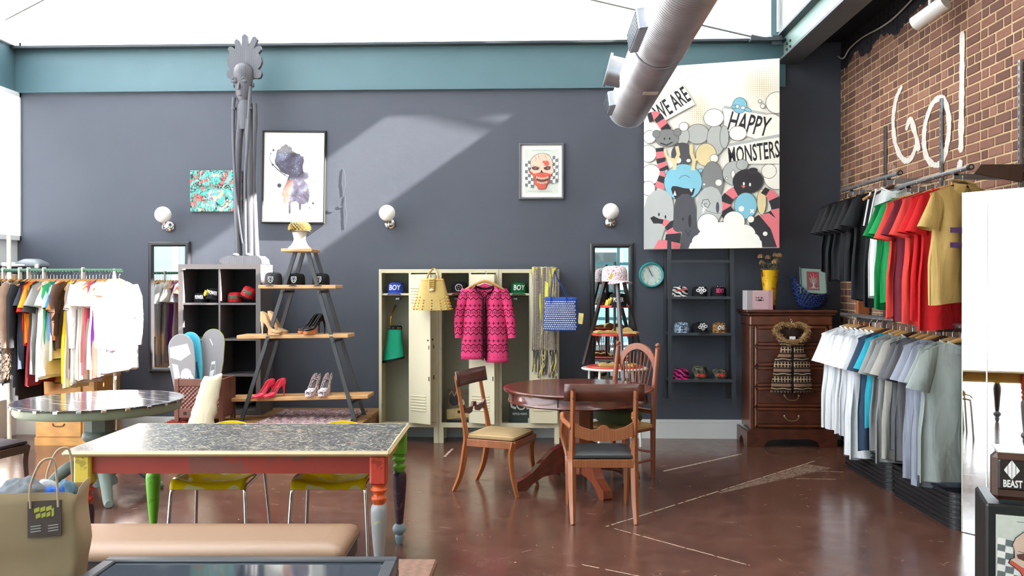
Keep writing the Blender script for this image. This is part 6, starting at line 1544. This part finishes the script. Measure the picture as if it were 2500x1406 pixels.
# ================================================================== CRATE WITH SNOWBOARDS, CANVAS ROLL
CY_ = 8.22; a, b = Py(425, 925, CY_), Py(545, 925, CY_); cw_ = b.x - a.x; cz = a.z; BRN = wood('crate_brown', (112, 68, 56), .5, .2, (1, 1, 9))
def woven():
    g = G('woven_leather', .55); x, y, z = g.xyz(); f = (x * 160).sin() * (z * 160).sin(); n = g.noise(20, 3)
    g.col(g.ramp(f * .4 + .3 + n * .4, [(.2, lin((92, 52, 46))), (.6, lin((142, 92, 82))), (.9, lin((176, 128, 116)))])); g.bump(f, .9, .01); return g.mat
t = thing('woven_crate', 'reddish brown woven leather crate holding three snowboards', 'crate', (a.x, CY_, PZ + .009)); h_ = cz - PZ - .009; d_ = .34
for xx in (0, cw_ - .045):
    for yy in (0, d_ - .04): MB().box(xx, xx + .045, yy, yy + .04, 0, h_, bev=.004).build('post', BRN, t)
for yy in (0, d_ - .03):
    MB().box(.045, cw_ - .045, yy + .004, yy + .03, h_ - .07, h_, bev=.003).build('top_rail', BRN, t); MB().box(.045, cw_ - .045, yy + .004, yy + .03, .05, .14, bev=.003).build('bottom_rail', BRN, t)
    MB().box(.045, cw_ - .045, yy + .01, yy + .022, .14, h_ - .07).build('woven_panel', woven(), t)
for xx in (.004, cw_ - .03): MB().box(xx, xx + .026, .04, d_ - .04, .05, h_, bev=.003).build('side_panel', BRN, t)
MB().box(.03, cw_ - .03, .03, d_ - .03, .04, .055).build('floor_panel', BRN, t)
for xx in (.09, cw_ - .12): MB().box(xx, xx + .03, .001, .006, .08, .11).build('slot', INK, t)
def snowboard(u, v, y, w_, lean, label, col, edge, shapes, mats, rot=0, L=1.05):
    p = Py(u, v, y); base = PZ + .07; L = p.z - base
    t = thing('snowboard', label, 'snowboard', (p.x, y, base), rot=(lean, rot, 0), group='snowboards in the woven crate')
    pts = [(x, z) for x, z in [(-w_ * .82, 0), (-w_ * .8, L * .35), (-w_, L * .62)] + [(w_ * math.cos(math.radians(180 - i * 15)), L - w_ * 1.15 + w_ * 1.15 * math.sin(math.radians(180 - i * 15))) for i in range(13)] + [(w_, L * .62), (w_ * .8, L * .35), (w_ * .82, 0)]]
    MB().prism(pts, -.004, .006).build('deck', col, t); MB().prism([(x * 1.025, z * 1.003) for x, z in pts], .0, .005).build('edge', edge, t)
    if shapes: art(t, 'deck_graphic', [([(x * w_, L - z) for x, z in pp], m) for pp, m in shapes], mats, y=-.0045)
    return t
SBG = pm('deck_grey', (142, 138, 142), .25, 0, .08, 3); SBB = pm('deck_cyan', (70, 178, 206), .35, 0, .25, 10); SBW = pm('deck_white', (228, 226, 228), .3, 0, .05)
snowboard(508, 803, 8.44, .115, -.03, 'grey snowboard with a lime edge at the back of the crate', SBG, pm('edge_lime', (178, 200, 50), .4), [(line([(-.05, .42), (.0, .34), (.3, .33), (.38, .45), (.3, .6)], .03), 0), ([(-.1, .42), (.3, .4), (.2, .47), (-.1, .48)], 0), (line([(-.3, .1), (0, .16)], .02), 0)], [SBW], rot=.06)
snowboard(480, 810, 8.37, .10, -.03, 'cyan snowboard between the two grey ones in the crate', SBB, pm('edge_pale_blue', (150, 206, 214), .4), [([(.3, .3), (.55, .3), (.75, .62), (.5, .62)], 0)], [pm('deck_dark_blue', (40, 84, 110), .4)], rot=-.1)
snowboard(456, 815, 8.30, .125, -.03, 'grey and white snowboard in front of the others, white lettering patch', SBG, SBW, [([(-.9, .12), (.55, .10), (.75, .2), (-.1, .26), (-.9, .22)], 0), ([(-.8, .28), (-.35, .3), (-.2, .5), (-.3, .55), (-.6, .55)], 0), (ell(.25, .40, .42, .06), 0), ([(-.2, .4), (.6, .38), (.95, .47), (.95, .56), (-.1, .6)], 0)] + [(line([(-.05 + .22 * i, .47 + .02 * (i % 2)), (.05 + .22 * i, .44 + .03 * (i % 2)), (.12 + .22 * i, .48)], .03), 1) for i in range(4)], [SBW, pm('deck_ink', (96, 94, 98), .5)], rot=-.10)
CNV = cloth('canvas_beige', (206, 196, 170), .1)
p0, p1 = Py(490, 1040, 8.02), Py(522, 918, 8.16)
t = thing('canvas_roll', 'crumpled beige canvas roll bag leaning on the woven crate', 'bag', (p0.x, 8.0, PZ + .002))
rings = []
ht = p1.z - PZ
for i in range(15):
    s = i / 14; c_ = Vector((0, 0, 0)).lerp(Vector((p1.x - p0.x, .14, ht)), s); r_ = .125 - .035 * s
    rings.append([(c_.x + (r_ + .010 * noise.noise((math.cos(2 * PI * j / 26) * 2, math.sin(2 * PI * j / 26) * 2, s * 9)) + .004 * math.sin(s * 24 + 3 * math.sin(2 * PI * j / 26))) * math.cos(2 * PI * j / 26), c_.y + r_ * .62 * math.sin(2 * PI * j / 26), max(c_.z + .012 * math.sin(4 * PI * j / 26) + (.012 * math.cos(2 * PI * j / 26) if s > .9 else 0), .0)) for j in range(26)])
o = MB().loft(rings, True, False).build('sack', CNV, t); so = o.modifiers.new('thickness', 'SOLIDIFY'); so.thickness = .006
# ================================================================== ROUND GREEN TABLE
def dark_top():
    g = G('scratched_dark_glass', .12); n = g.noise(3, 4); l = g.noise(2, 3, .6, .4, g.map((1.2, 22, 1), (0, 0, .5)))
    g.col(g.mix(l.gt(.62), g.mix(n, lin((52, 50, 56)), lin((92, 90, 98))), lin((176, 172, 176)))); g.rough(n * .15 + .06); return g.mat
SG = pm('sage_paint', (128, 138, 118), .45, 0, .12, 6); SG2 = pm('grey_green_paint', (112, 124, 118), .5, 0, .1, 6)
c = K(-3.26, 6.8); t = thing('round_table', 'round table with a dark glossy top and sage green pedestal', 'table', c); TH_ = .76; R_ = .625
MB().lathe([(R_ - .02, TH_ - .012), (R_, TH_ - .008), (R_, TH_ - .001), (R_ - .01, TH_)], 64).build('top', dark_top(), t)
MB().lathe([(R_ - .05, TH_ - .085), (R_ - .03, TH_ - .085), (R_ - .02, TH_ - .07), (R_ - .02, TH_ - .025), (R_ - .005, TH_ - .012), (R_ - .05, TH_ - .012)], 64).build('apron', SG, t)
for k in range(24):
    a = 2 * PI * k / 24; MB().box(-.018, .018, -.004, .004, -.010, .010, M=MT((R_ + .001) * math.cos(a), (R_ + .001) * math.sin(a), TH_ - .016, a + PI / 2), bev=.002).build('glass_clip', CHROME, t)
MB().lathe([(.12, TH_ - .085), (.12, .52), (.105, .50)], 8).build('column', SG2, t, ang=30)
MB().lathe([(.10, .52), (.125, .50), (.13, .47), (.115, .44), (.10, .43), (.11, .40), (.12, .30), (.105, .16), (.13, .12), (.13, .09), (.05, .09)], 24).build('turned_shaft', SG2, t)
for k in range(4):
    a = math.radians(35 + 90 * k); ca, sa = math.cos(a), math.sin(a); MB().tube([tuple(p) for p in bez([(.08 * ca, .08 * sa, .20), (.2 * ca, .2 * sa, .25), (.33 * ca, .33 * sa, .15), (.42 * ca, .42 * sa, .035), (.47 * ca, .47 * sa, .03)], 6)], [.06 - .034 * i / 24 for i in range(25)], 10).build('foot', SG2, t)
# ================================================================== PAINTED TABLE
def scr_top():
    g = G('scratched_blackboard_paint', .34); x, y, z = g.xyz(); w_ = None
    n0 = g.noise(5, 5, .6); n = g.noise(30, 4, .7, .5, g.map((1, 2.2, 1)))
    for r, th in ((.2, .66), (.9, .665), (1.7, .675), (2.5, .665)):
        s = g.noise(2.4, 2, .5, .5, g.map((5, 46, 1), (0, 0, r))).gt(th); w_ = s if w_ is None else w_.mx(s)
    w_ = w_.mx(g.noise(70, 3, .7).gt(.60) * .6)
    c = g.mix(n0, lin((44, 46, 50)), lin((70, 72, 74))); c = g.mix(w_ * .9, c, lin((206, 198, 176)))
    pk = g.noise(3, 2, .5, .2, g.map((1.6, 7, 1))).gt(.70); c = g.mix(pk * .7, c, lin((206, 160, 140)))
    ex = (x - .885).ab().mn((x + .885).ab()); ey = (y - .475).ab().mn((y + .475).ab()); ed = ex.mn(ey) - n0 * .022
    c = g.mix(ed.lt(.005), c, lin((200, 184, 150)))
    g.col(c); g.rough(n0 * .2 + .22); return g.mat
EDG = pm('cream_edge_paint', (192, 174, 136), .5, 0, .2, 12)
def band(name, rgb, rgb2=None, sc=8):
    if name in MATS: return MATS[name]
    g = G(name, .45); n = g.noise(sc, 5, .65, .4); g.col(g.mix(n.gt(.58), lin(rgb), lin(rgb2 or tuple(int(q * .8) for q in rgb)))); g.bump(n, .15, .01); return g.mat
c = K(-1.55, 5.125); t = thing('painted_table', 'paint splashed farmhouse table with a scratched black top and colourful legs', 'table', c, YAW)
hx, hy = .89, .48; Tz = .765
MB().box(-hx, hx, -hy, hy, Tz - .028, Tz - .001, bev=.012).build('edge', EDG, t); MB().box(-hx + .012, hx - .012, -hy + .012, hy - .012, Tz - .004, Tz + .001).build('top', scr_top(), t)
ORG = band('apron_red', (146, 50, 38), (122, 66, 56), 3)
MB().box(-hx + .14, hx - .1, -hy + .055, -hy + .08, Tz - .13, Tz - .028).build('apron', ORG, t); MB().box(-hx + .14, hx - .1, hy - .08, hy - .055, Tz - .13, Tz - .028).build('apron', ORG, t)
MB().box(hx - .09, hx - .065, -hy + .1, hy - .1, Tz - .13, Tz - .028).build('apron', band('apron_yellow', (196, 160, 60)), t); MB().box(-hx + .065, -hx + .09, -hy + .1, hy - .1, Tz - .13, Tz - .028).build('apron', band('apron_yellow', (196, 160, 60)), t)
def tleg(x, y, b0, b1, b2, b3):
    l = MB().box(-.045, .045, -.045, .045, Tz - .19, Tz - .028, bev=.01).build('leg', b0, t, (x, y, 0))
    MB().lathe(sp([(.03, Tz - .30), (.036, Tz - .285), (.042, Tz - .265), (.03, Tz - .25), (.034, Tz - .235), (.046, Tz - .22), (.034, Tz - .205), (.042, Tz - .19)]), 20).build('turning', b1, l)
    MB().lathe(sp([(.022, .125), (.03, .2), (.042, .35), (.045, Tz - .33), (.034, Tz - .30)]), 20).build('shaft', b2, l)
    MB().lathe(sp([(.016, 0), (.024, .02), (.028, .05), (.022, .06), (.040, .08), (.045, .10), (.034, .122), (.022, .13)]), 20).build('foot', b3, l)
OR = band('leg_orange', (214, 92, 42)); GN_ = band('leg_green', (96, 160, 40), (80, 140, 30)); PU = band('leg_purple', (54, 34, 50), (90, 60, 70), 20); GY = band('leg_grey', (160, 164, 168), (190, 186, 150), 6); YE = band('leg_yellow', (198, 176, 62)); RDL = band('leg_red', (186, 62, 44)); BLG = band('leg_bluegrey', (126, 150, 160), (170, 120, 120), 20)
tleg(hx - .07, -hy + .07, RDL, OR, GY, GY); tleg(hx - .065, hy - .07, GN_, GN_, PU, BLG); tleg(-hx + .10, -hy + .07, YE, RDL, PU, BLG); tleg(-hx + .13, hy - .07, GN_, GN_, GN_, GY)
# ================================================================== YELLOW CHAIRS
def acrylic():
    g = G('yellow_acrylic', .12); x, y, z = g.xyz(); n = g.noise(5, 1, .4); g.col(g.mix(n.gt(.60), lin((226, 196, 18)), lin((220, 210, 150)))); g.b.inputs['Transmission Weight'].default_value = .25; g.b.inputs['IOR'].default_value = 1.25; return g.mat
YA = acrylic()
def ychair(xc, d, label):
    t = thing('shell_chair', label, 'chair', K(xc, d), YAW, 'yellow shell chairs')
    def f(u, v):            # v 0 front lip .. 1 back top; local -y is the front
        s = (u - .5) * 2; prof = bez([(-.22, .43, 0), (-.17, .452, 0), (.02, .435, 0), (.16, .45, 0), (.215, .53, 0), (.24, .66, 0), (.255, .775, 0)], 6); i = v * (len(prof) - 1); i0 = min(int(i), len(prof) - 2); p = prof[i0].lerp(prof[i0 + 1], i - i0)
        w_ = .235 * (1 - .10 * abs(v - .45)) * (1 if v < .9 else math.sqrt(max(0, 1 - ((v - .9) / .1) ** 2 * .55)))
        return (s * w_, p.x - .035 * s * s * (v > .6) * (v - .6) * 2.5, p.y + .05 * s * s * math.sin(PI * min(1, v * 1.1)) - (.035 * s * s if v > .9 else 0))
    o = MB().grid(f, 18, 30).build('shell', YA, t); so = o.modifiers.new('thickness', 'SOLIDIFY'); so.thickness = .008
    for sx_ in (-1, 1):
        MB().tube([tuple(p) for p in bez([(sx_ * .245, -.225, 0), (sx_ * .225, -.20, .38), (sx_ * .215, -.18, .425), (sx_ * .212, -.10, .435)], 6)] + [(sx_ * .212, .14, .45)] + [tuple(p) for p in bez([(sx_ * .215, .2, .45), (sx_ * .222, .225, .42), (sx_ * .25, .275, 0)], 6)], .011, 10).build('leg_frame', CHROME, t)
    MB().cyl((-.212, -.08, .432), (.212, -.08, .432), .009, n=8).cyl((-.212, .13, .442), (.212, .13, .442), .009, n=8).build('cross_bar', CHROME, t)
ychair(-1.84, 5.40, 'yellow moulded chair on the left behind the painted table'); ychair(-1.11, 5.40, 'yellow moulded chair on the right behind the painted table')
# ================================================================== FOREGROUND BENCH, GLASS CASE, STOOL, BAG
TL = pm('tan_leather', (140, 110, 86), .42, 0, .05, 8, .08, 90); DBR = pm('dark_brown_leather', (58, 42, 38), .45, 0, .1)
c = K(-1.72, 4.17); t = thing('leather_bench', 'long bench with a tan leather cushion in front of the painted table', 'bench', c, YAW); hx, hy = .93, .225
rings = []
for z, e in ((.395, .0), (.402, .012), (.415, .014), (.428, .010), (.440, .0), (.449, -.015), (.456, -.038), (.460, -.065), (.462, -.10)):
    rings.append([(x, y, z) for x, y in rrect(-hx - e, hx + e, -hy - e, hy + e, .03 + max(0, e))])
MB().loft(rings).build('cushion', TL, t); MB().tube([(x, y, .40) for x, y in rrect(-hx - .012, hx + .012, -hy - .012, hy + .012, .035)], .006, 6, closed=True).build('piping', DBR, t)
MB().box(-hx, hx, -hy, hy, .30, .395, bev=.006).build('frame', DBR, t)
for sx_ in (-1, 1):
    for sy_ in (-1, 1): MB().box(sx_ * (hx - .04) - .03, sx_ * (hx - .04) + .03, sy_ * (hy - .04) - .03, sy_ * (hy - .04) + .03, 0, .30, bev=.004).build('leg', DBR, t)
gz = .60; p0, p1 = Pz(255, 1360, gz), Pz(968, 1360, gz)
cc = K(-1.015, 3.03); t = thing('glass_case', 'black display case with a glass top at the front of the scene', 'display case', cc, YAW); hx, hy = .57, .35
MB().box(-hx, hx, -hy, hy, 0, gz - .05, bev=.004).build('body', BLACK, t)
mb = MB()
for (x0, x1, y0, y1) in ((-hx, hx, hy - .05, hy), (-hx, hx, -hy, -hy + .05), (-hx, -hx + .05, -hy + .05, hy - .05), (hx - .05, hx, -hy + .05, hy - .05)): mb.box(x0, x1, y0, y1, gz - .05, gz, bev=.006)
mb.build('frame', pm('black_gloss_frame', (50, 54, 60), .3, 0, .2, 40), t); MB().box(-hx + .05, hx - .05, -hy + .05, hy - .05, gz - .016, gz - .01).build('glass_top', pm('smoked_glass', (40, 48, 56), .06, 0, .05), t)
c = Pz(975, 1364, .42); t = thing('scuffed_stool', 'scuffed low wooden stool beside the glass case', 'stool', (0, 0, 0)); pr0 = Pz(1068, 1364, .42)
t.location = (pr0.x - .21, pr0.y - .18, 0); SW_ = wood('scuffed_wood', (122, 86, 66), .5, .3, (3, 1, 1), 6)
MB().box(-.21, .21, -.18, .18, .385, .42, bev=.008).build('seat', SW_, t)
for sx_ in (-1, 1):
    for sy_ in (-1, 1): MB().box(sx_ * .17 - .02, sx_ * .17 + .02, sy_ * .14 - .02, sy_ * .14 + .02, 0, .385).build('leg', SW_, t)
# paper bag on a small stool
bc = K(-1.83, 3.33); bs = .44
t = thing('round_stool', 'dark stool under the paper bag', 'stool', bc); MB().lathe([(.20, bs - .03), (.21, bs - .02), (.21, bs - .001)], 24).build('seat', DBR, t)
for k in range(4): a = PI / 4 + k * PI / 2; MB().cyl((.17 * math.cos(a), .17 * math.sin(a), 0), (.14 * math.cos(a), .14 * math.sin(a), bs - .03), .016).build('leg', DBR, t)
KR = pm('kraft_paper', (152, 132, 104), .85, 0, .12, 5, .25, 12)
t = thing('paper_bag', 'open brown paper carrier bag stuffed with clothes', 'bag', bc + Vector((0, 0, bs)), YAW + math.radians(14)); hx, hy, hb = .155, .10, .44
rnd = random.Random(9); rings = []
for i in range(13):
    s = i / 12; ring = []
    for j in range(40):
        a = 2 * PI * j / 40; c_, s_ = math.cos(a), math.sin(a); p = 14
        x = hx * abs(c_) ** (2 / p) * (1 if c_ > 0 else -1) * (1 + .05 * s); y = hy * abs(s_) ** (2 / p) * (1 if s_ > 0 else -1) * (1 + .12 * s)
        y *= 1 - .14 * (abs(c_) ** 6) * math.sin(PI * s * .8); x -= .012 * math.sin(9 * s) * (1 if c_ > 0 else -1) * abs(c_) ** 4
        ring.append((x + .006 * noise.noise((x * 9, y * 9, s * 7)), y + .008 * noise.noise((x * 12 + 5, y * 9, s * 6)), hb * s + (.012 * math.sin(a * 3 + 1) + .004 * c_ if i == 12 else 0)))
    rings.append(ring)
o = MB().loft(rings, True, False).build('bag', KR, t, ang=25); so = o.modifiers.new('thickness', 'SOLIDIFY'); so.thickness = .0015
for yy in (-hy * 1.2, hy * 1.0): MB().tube([tuple(p) for p in bez([(.0, yy, hb - .05), (.0, yy, hb + .03), (.03, yy - .01, hb + .11), (.06, yy - .01, hb + .135), (.085, yy, hb + .11), (.095, yy, hb - .05)], 6)], .0045, 8).build('handle', pm('twisted_paper', (170, 150, 126), .8), t)
lb_ = MB().box(-.01, .105, -hy * 1.19, -hy * 1.12, hb - .16, hb - .025).build('label', pm('label_brown', (74, 62, 58), .7, 0, .2, 30), t)
LY_ = pm('label_lime', (168, 172, 70), .7, 0, .1); sg_ = [([(x0 / 1, z0), (x1, z0 + .006), (x1, z1 + .006), (x0, z1)], 0) for x0, x1, z0, z1 in ((.012, .03, .372, .388), (.033, .05, .374, .39), (.053, .072, .376, .392), (.018, .034, .35, .366), (.037, .052, .352, .368), (.055, .068, .354, .37), (.072, .08, .354, .384))]
sg_ += [([(x0, z), (x0 + .035, z + .003), (x0 + .035, z + .007), (x0, z + .004)], 1) for x0 in (.0, .06) for z in (.3, .31, .32)]
art(t, 'label_print', sg_, [LY_, pm('label_pale', (170, 166, 158), .7)], y=-hy * 1.193)
def crumple(name, label, loc, r, mat, seed, parent=None):
    mb = MB(); rings = []
    for i in range(13):
        a = PI * i / 12; q = max(math.sin(a), .02); ring = []
        for j in range(24):
            b_ = 2 * PI * j / 24; d_ = Vector((q * math.cos(b_), q * math.sin(b_), -math.cos(a))); k_ = 1 + .28 * noise.noise(d_ * 2.6 + Vector((seed, 0, 0))) + .12 * noise.noise(d_ * 7 + Vector((0, seed, 0)))
            ring.append((r[0] * d_.x * k_, r[1] * d_.y * k_, r[2] * d_.z * k_))
        rings.append(ring)
    t = thing(name, label, 'garment', loc, 0, 'clothes in the paper bag'); MB().loft(rings).build('cloth', mat, t, ang=80); return t
top = bc + Vector((0, 0, bs + hb))
crumple('crumpled_garment', 'crumpled grey garment heaped out of the paper bag', top + Vector((-.055, -.03, -.035)), (.095, .07, .075), cloth('crumple_grey', (112, 116, 122), .25), 1)
crumple('crumpled_garment', 'pale grey crumpled garment at the back of the paper bag', top + Vector((-.03, .045, -.045)), (.09, .05, .065), cloth('crumple_pale', (168, 172, 176), .2), 4)
crumple('crumpled_garment', 'bright blue crumpled garment in the middle of the paper bag', top + Vector((.05, .0, -.055)), (.07, .05, .06), cloth('crumple_blue', (48, 96, 190), .25), 7)
crumple('crumpled_garment', 'slate blue crumpled garment at the right end of the paper bag', top + Vector((.085, .03, -.03)), (.045, .04, .05), cloth('crumple_slate', (88, 116, 138), .25), 9)
# ================================================================== DINING SET
MAH = wood('mahogany', (98, 46, 36), .22, .25, (5, 1, 1), 4, .5); MAL = wood('mahogany_light', (136, 70, 46), .3, .22, (1, 1, 9), 5, .2); HON = wood('honey_wood', (150, 88, 50), .35, .22, (1, 1, 9), 5, .15); DKR = wood('dark_crest', (92, 48, 36), .3, .22, (9, 1, 1), 4, .3)
tc_ = K(.55, 7.15); t = thing('pedestal_table', 'round mahogany pedestal table between the wooden chairs', 'table', tc_, YAW); R_ = .62; H_ = .82
MB().lathe([(R_ - .05, H_ - .03), (R_ - .01, H_ - .03), (R_, H_ - .02), (R_ + .004, H_ - .012), (R_, H_ - .003), (R_ - .012, H_)], 72).build('top', MAH, t)
MB().lathe([(R_ - .09, H_ - .12), (R_ - .045, H_ - .12), (R_ - .035, H_ - .11), (R_ - .04, H_ - .10), (R_ - .045, H_ - .095), (R_ - .045, H_ - .03), (R_ - .09, H_ - .03)], 72).build('apron', MAH, t)
for a in (200, 250, 340, 70): MB().box(-.004, .004, -.003, .003, H_ - .115, H_ - .035, M=MT((R_ - .043) * math.cos(math.radians(a)), (R_ - .043) * math.sin(math.radians(a)), 0, math.radians(a) + PI / 2)).build('apron_joint', INK, t)
MB().lathe([(.17, H_ - .12), (.17, H_ - .15), (.125, H_ - .17), (.125, .3), (.135, .24), (.15, .2), (.15, .12), (.09, .1)], 8).build('pedestal', MAL, t, ang=30)
for k in range(4):
    a = math.radians(200 + 90 * k); M_ = MT(0, 0, 0, a)
    pr_ = [(.08, .34), (.15, .35), (.24, .31), (.33, .23), (.42, .14), (.49, .10), (.55, .075), (.56, .02), (.545, .0), (.47, .0), (.42, .05), (.33, .10), (.22, .12), (.08, .13)]
    MB().prism(pr_, -.038, .038, M=M_).build('foot', MAH if k != 1 else MAL, t); 
    MB().box(.50, .545, -.015, .015, 0, .012, M=M_).build('caster', CHROME, t)
def tap(pts, r, n=4, sq=1): return MB().tube([tuple(p) for p in bez(pts, 6)], r if not isinstance(r, tuple) else [r[0] + (r[1] - r[0]) * i / ((len(pts) - 1) * 6) for i in range((len(pts) - 1) * 6 + 1)], n, sq=sq, sm=n > 4)
def klismos(loc, rz, label, wd=HON, seat=None, arms=False):
    """front of the chair is -y"""
    t = thing('dining_chair' if not arms else 'armchair', label, 'chair', loc, rz)
    hw, hd = .22, .21
    for sx_ in (-1, 1):
        MB().tube([tuple(p) for p in bez([(sx_ * hw, -hd - .035, 0), (sx_ * hw, -hd + .005, .16), (sx_ * hw, -hd + .02, .32), (sx_ * hw, -hd, .43)], 6)], [.017 + .012 * i / 18 for i in range(19)], 4, sm=False).build('front_leg', wd, t)
        MB().tube([tuple(p) for p in bez([(sx_ * hw, hd + .10, 0), (sx_ * hw, hd + .035, .15), (sx_ * hw, hd, .34), (sx_ * hw, hd - .01, .46), (sx_ * hw, hd + .03, .68), (sx_ * hw, hd + .08, .93)], 6)], [.018 + .010 * math.sin(PI * min(1, i / 24)) for i in range(31)], 4, sm=False).build('rear_leg', wd, t)
        MB().box(sx_ * hw - .014, sx_ * hw + .014, -hd, hd, .375, .435, bev=.003).build('seat_rail', wd, t)
    MB().box(-hw, hw, -hd - .018, -hd + .014, .375, .435, bev=.003).build('seat_rail', wd, t); MB().box(-hw, hw, hd - .014, hd + .014, .375, .435, bev=.003).build('seat_rail', wd, t)
    sm_ = [[(x, y, z) for x, y in rrect(-hw - e, hw + e, -hd - e, hd + e, .03)] for z, e in ((.436, -.005), (.445, .008), (.462, .004), (.476, -.03), (.482, -.08))]
    MB().loft(sm_).build('seat_pad', seat, t)
    def cr(u, v): x = (u - .5) * .56; return (x, hd + .062 + .03 * (1 - (2 * (u - .5)) ** 2) * .5 + .02 * v - .02, .85 + .12 * v)
    o = MB().grid(cr, 12, 2).build('crest_rail', DKR, t); so = o.modifiers.new('thickness', 'SOLIDIFY'); so.thickness = .018
    return t
def stripe():
    g = G('striped_upholstery', .8); x, y, z = g.xyz(); f = ((x * 190).sin()).gt(.2); n = g.noise(60, 3); g.col(g.mix(f, g.mix(n, lin((166, 140, 98)), lin((188, 164, 122))), lin((150, 124, 84)))); return g.mat
kc = K(-.10, 7.02); t = klismos(kc, math.atan2(-.38, .92) + PI / 2 + YAW, 'wooden chair with a striped tan seat left of the round table', HON, stripe())
MB().prism([(-.20, .62), (-.17, .64), (-.10, .615), (-.045, .625), (-.03, .66), (0, .675), (.03, .66), (.045, .625), (.10, .615), (.17, .64), (.20, .62), (.20, .70), (.17, .675), (.10, .665), (.04, .67), (.03, .70), (0, .705), (-.03, .70), (-.04, .67), (-.10, .665), (-.17, .675), (-.20, .70)], .225, .245).build('back_splat', DKR, t)
SEATD = pm('black_leather_seat', (34, 36, 40), .4, 0, .1)
t = klismos(K(-4.0, 6.48), math.atan2(-.25, .97) + PI / 2 + YAW, 'dark seated wooden chair at the left edge beside the green table', wood('dark_chair_wood', (96, 66, 52), .35, .25), pm('dark_aubergine_seat', (58, 46, 52), .5, 0, .1))
t2_ = K(.645, 6.28); t = klismos(t2_, YAW + PI, 'wooden armchair with a black seat, its back toward the viewer', HON, SEATD, True)
MB().prism([(-.205, .70), (-.15, .665), (-.08, .645), (-.045, .65), (-.02, .675), (0, .68), (.02, .675), (.045, .65), (.08, .645), (.15, .665), (.205, .70), (.205, .60), (.12, .575), (0, .565), (-.12, .575), (-.205, .60)], .225, .247).build('back_splat', HON, t)
for sx_ in (-1, 1):
    for zz in (.88, .94): MB().cyl((sx_ * .22, .29, zz), (sx_ * .22, .318, zz - .004), .008, n=8).build('peg', DKR, t)
    MB().tube([tuple(p) for p in bez([(sx_ * .225, .24, .66), (sx_ * .255, .1, .675), (sx_ * .27, -.08, .675), (sx_ * .268, -.165, .70), (sx_ * .268, -.19, .675), (sx_ * .268, -.165, .655)], 6)], .018, 8).build('arm', HON, t)
    MB().tube([tuple(p) for p in bez([(sx_ * .265, -.12, .665), (sx_ * .275, -.15, .56), (sx_ * .25, -.14, .46), (sx_ * .235, -.12, .40)], 6)], .017, 6).build('arm_support', HON, t)
# arch back chair
ca_ = K(.925, 7.44); rz = math.atan2(-.71, -.70) + PI / 2 + YAW; ORW = wood('orange_brown_wood', (138, 74, 48), .35, .2, (1, 1, 9), 5, .2)
t = thing('arch_back_chair', 'tall arch backed spindle chair with a rush seat behind the round table', 'chair', ca_, rz); hw, hd = .215, .2
for sx_ in (-1, 1):
    MB().tube([(sx_ * hw, hd, 0), (sx_ * hw, hd, .45), (sx_ * hw, hd + .02, .8), (sx_ * hw, hd + .07, 1.11)], [.02, .025, .024, .022], 10).lathe([(.02, 0), (.024, .008), (.012, .018), (.022, .03), (.02, .045), (.004, .055)], 12, c=(sx_ * hw, hd + .07, 1.105)).build('back_post', ORW, t)
    MB().lathe([(.012, 0), (.02, .02), (.016, .05), (.024, .08), (.02, .1), (.026, .2), (.026, .34), (.022, .36), (.026, .38), (.026, .44)], 14, c=(sx_ * hw, -hd, 0)).build('front_leg', ORW, t)
    MB().cyl((sx_ * hw, -hd, .16), (sx_ * hw, hd, .16), .011).build('stretcher', ORW, t); MB().box(sx_ * hw - .02, sx_ * hw + .02, -hd, hd, .415, .445, bev=.006).build('seat_rail', ORW, t)
for yy, zz in ((-hd, .2), (-hd, .12), (hd, .22)): MB().cyl((-hw, yy, zz), (hw, yy, zz), .011).build('stretcher', ORW, t)
RSH = pm('rush_weave', (176, 140, 86), .8, 0, .25, 40, .6, 90)
MB().loft([[(x, y, z) for x, y in rrect(-hw + .0 - e, hw + e, -hd - e, hd - .01, .03)] for z, e in ((.425, 0), (.44, .018), (.462, .014), (.472, -.02))]).build('rush_seat', RSH, t)
pa_ = [(hw * math.cos(math.radians(180 - i * 10)) * .93, .96 + .19 * math.sin(math.radians(180 - i * 10))) for i in range(19)]; pi_ = [(x * .86, z - .052 - .012 * abs(x) / hw) for x, z in pa_]
M_ = MT(0, hd + .075, 0); mb = MB(); mb.prism(pa_ + pi_[::-1], -.012, .012, M=M_); mb.build('arch_rail', ORW, t)
MB().box(-hw, hw, hd + .0, hd + .022, .55, .59, bev=.004).build('lower_rail', ORW, t)
for k in range(9):
    f = -1 + k / 4; x1 = f * hw * .76; z1 = .955 + .12 * math.sqrt(max(0, 1 - (f * .86) ** 2)); MB().cyl((f * .09, hd + .01, .58), (x1, hd + .072, z1), .0055, n=6).build('spindle', ORW, t)
PILL = cloth('pillow_olive', (74, 84, 56), .2); pl = thing('seat_pillow', 'olive green pillow on the arch back chair', 'pillow', ca_ + Vector((0, 0, .474)), rz)
rings = [[(p_[0], p_[1], z) for p_ in rrect(-.17 * e, .17 * e, -.15 * e, .15 * e, .06 * e)] for z, e in ((0, .82), (.03, .98), (.06, 1), (.09, .95), (.115, .75), (.125, .4))]
MB().loft(rings).build('cushion', PILL, pl)
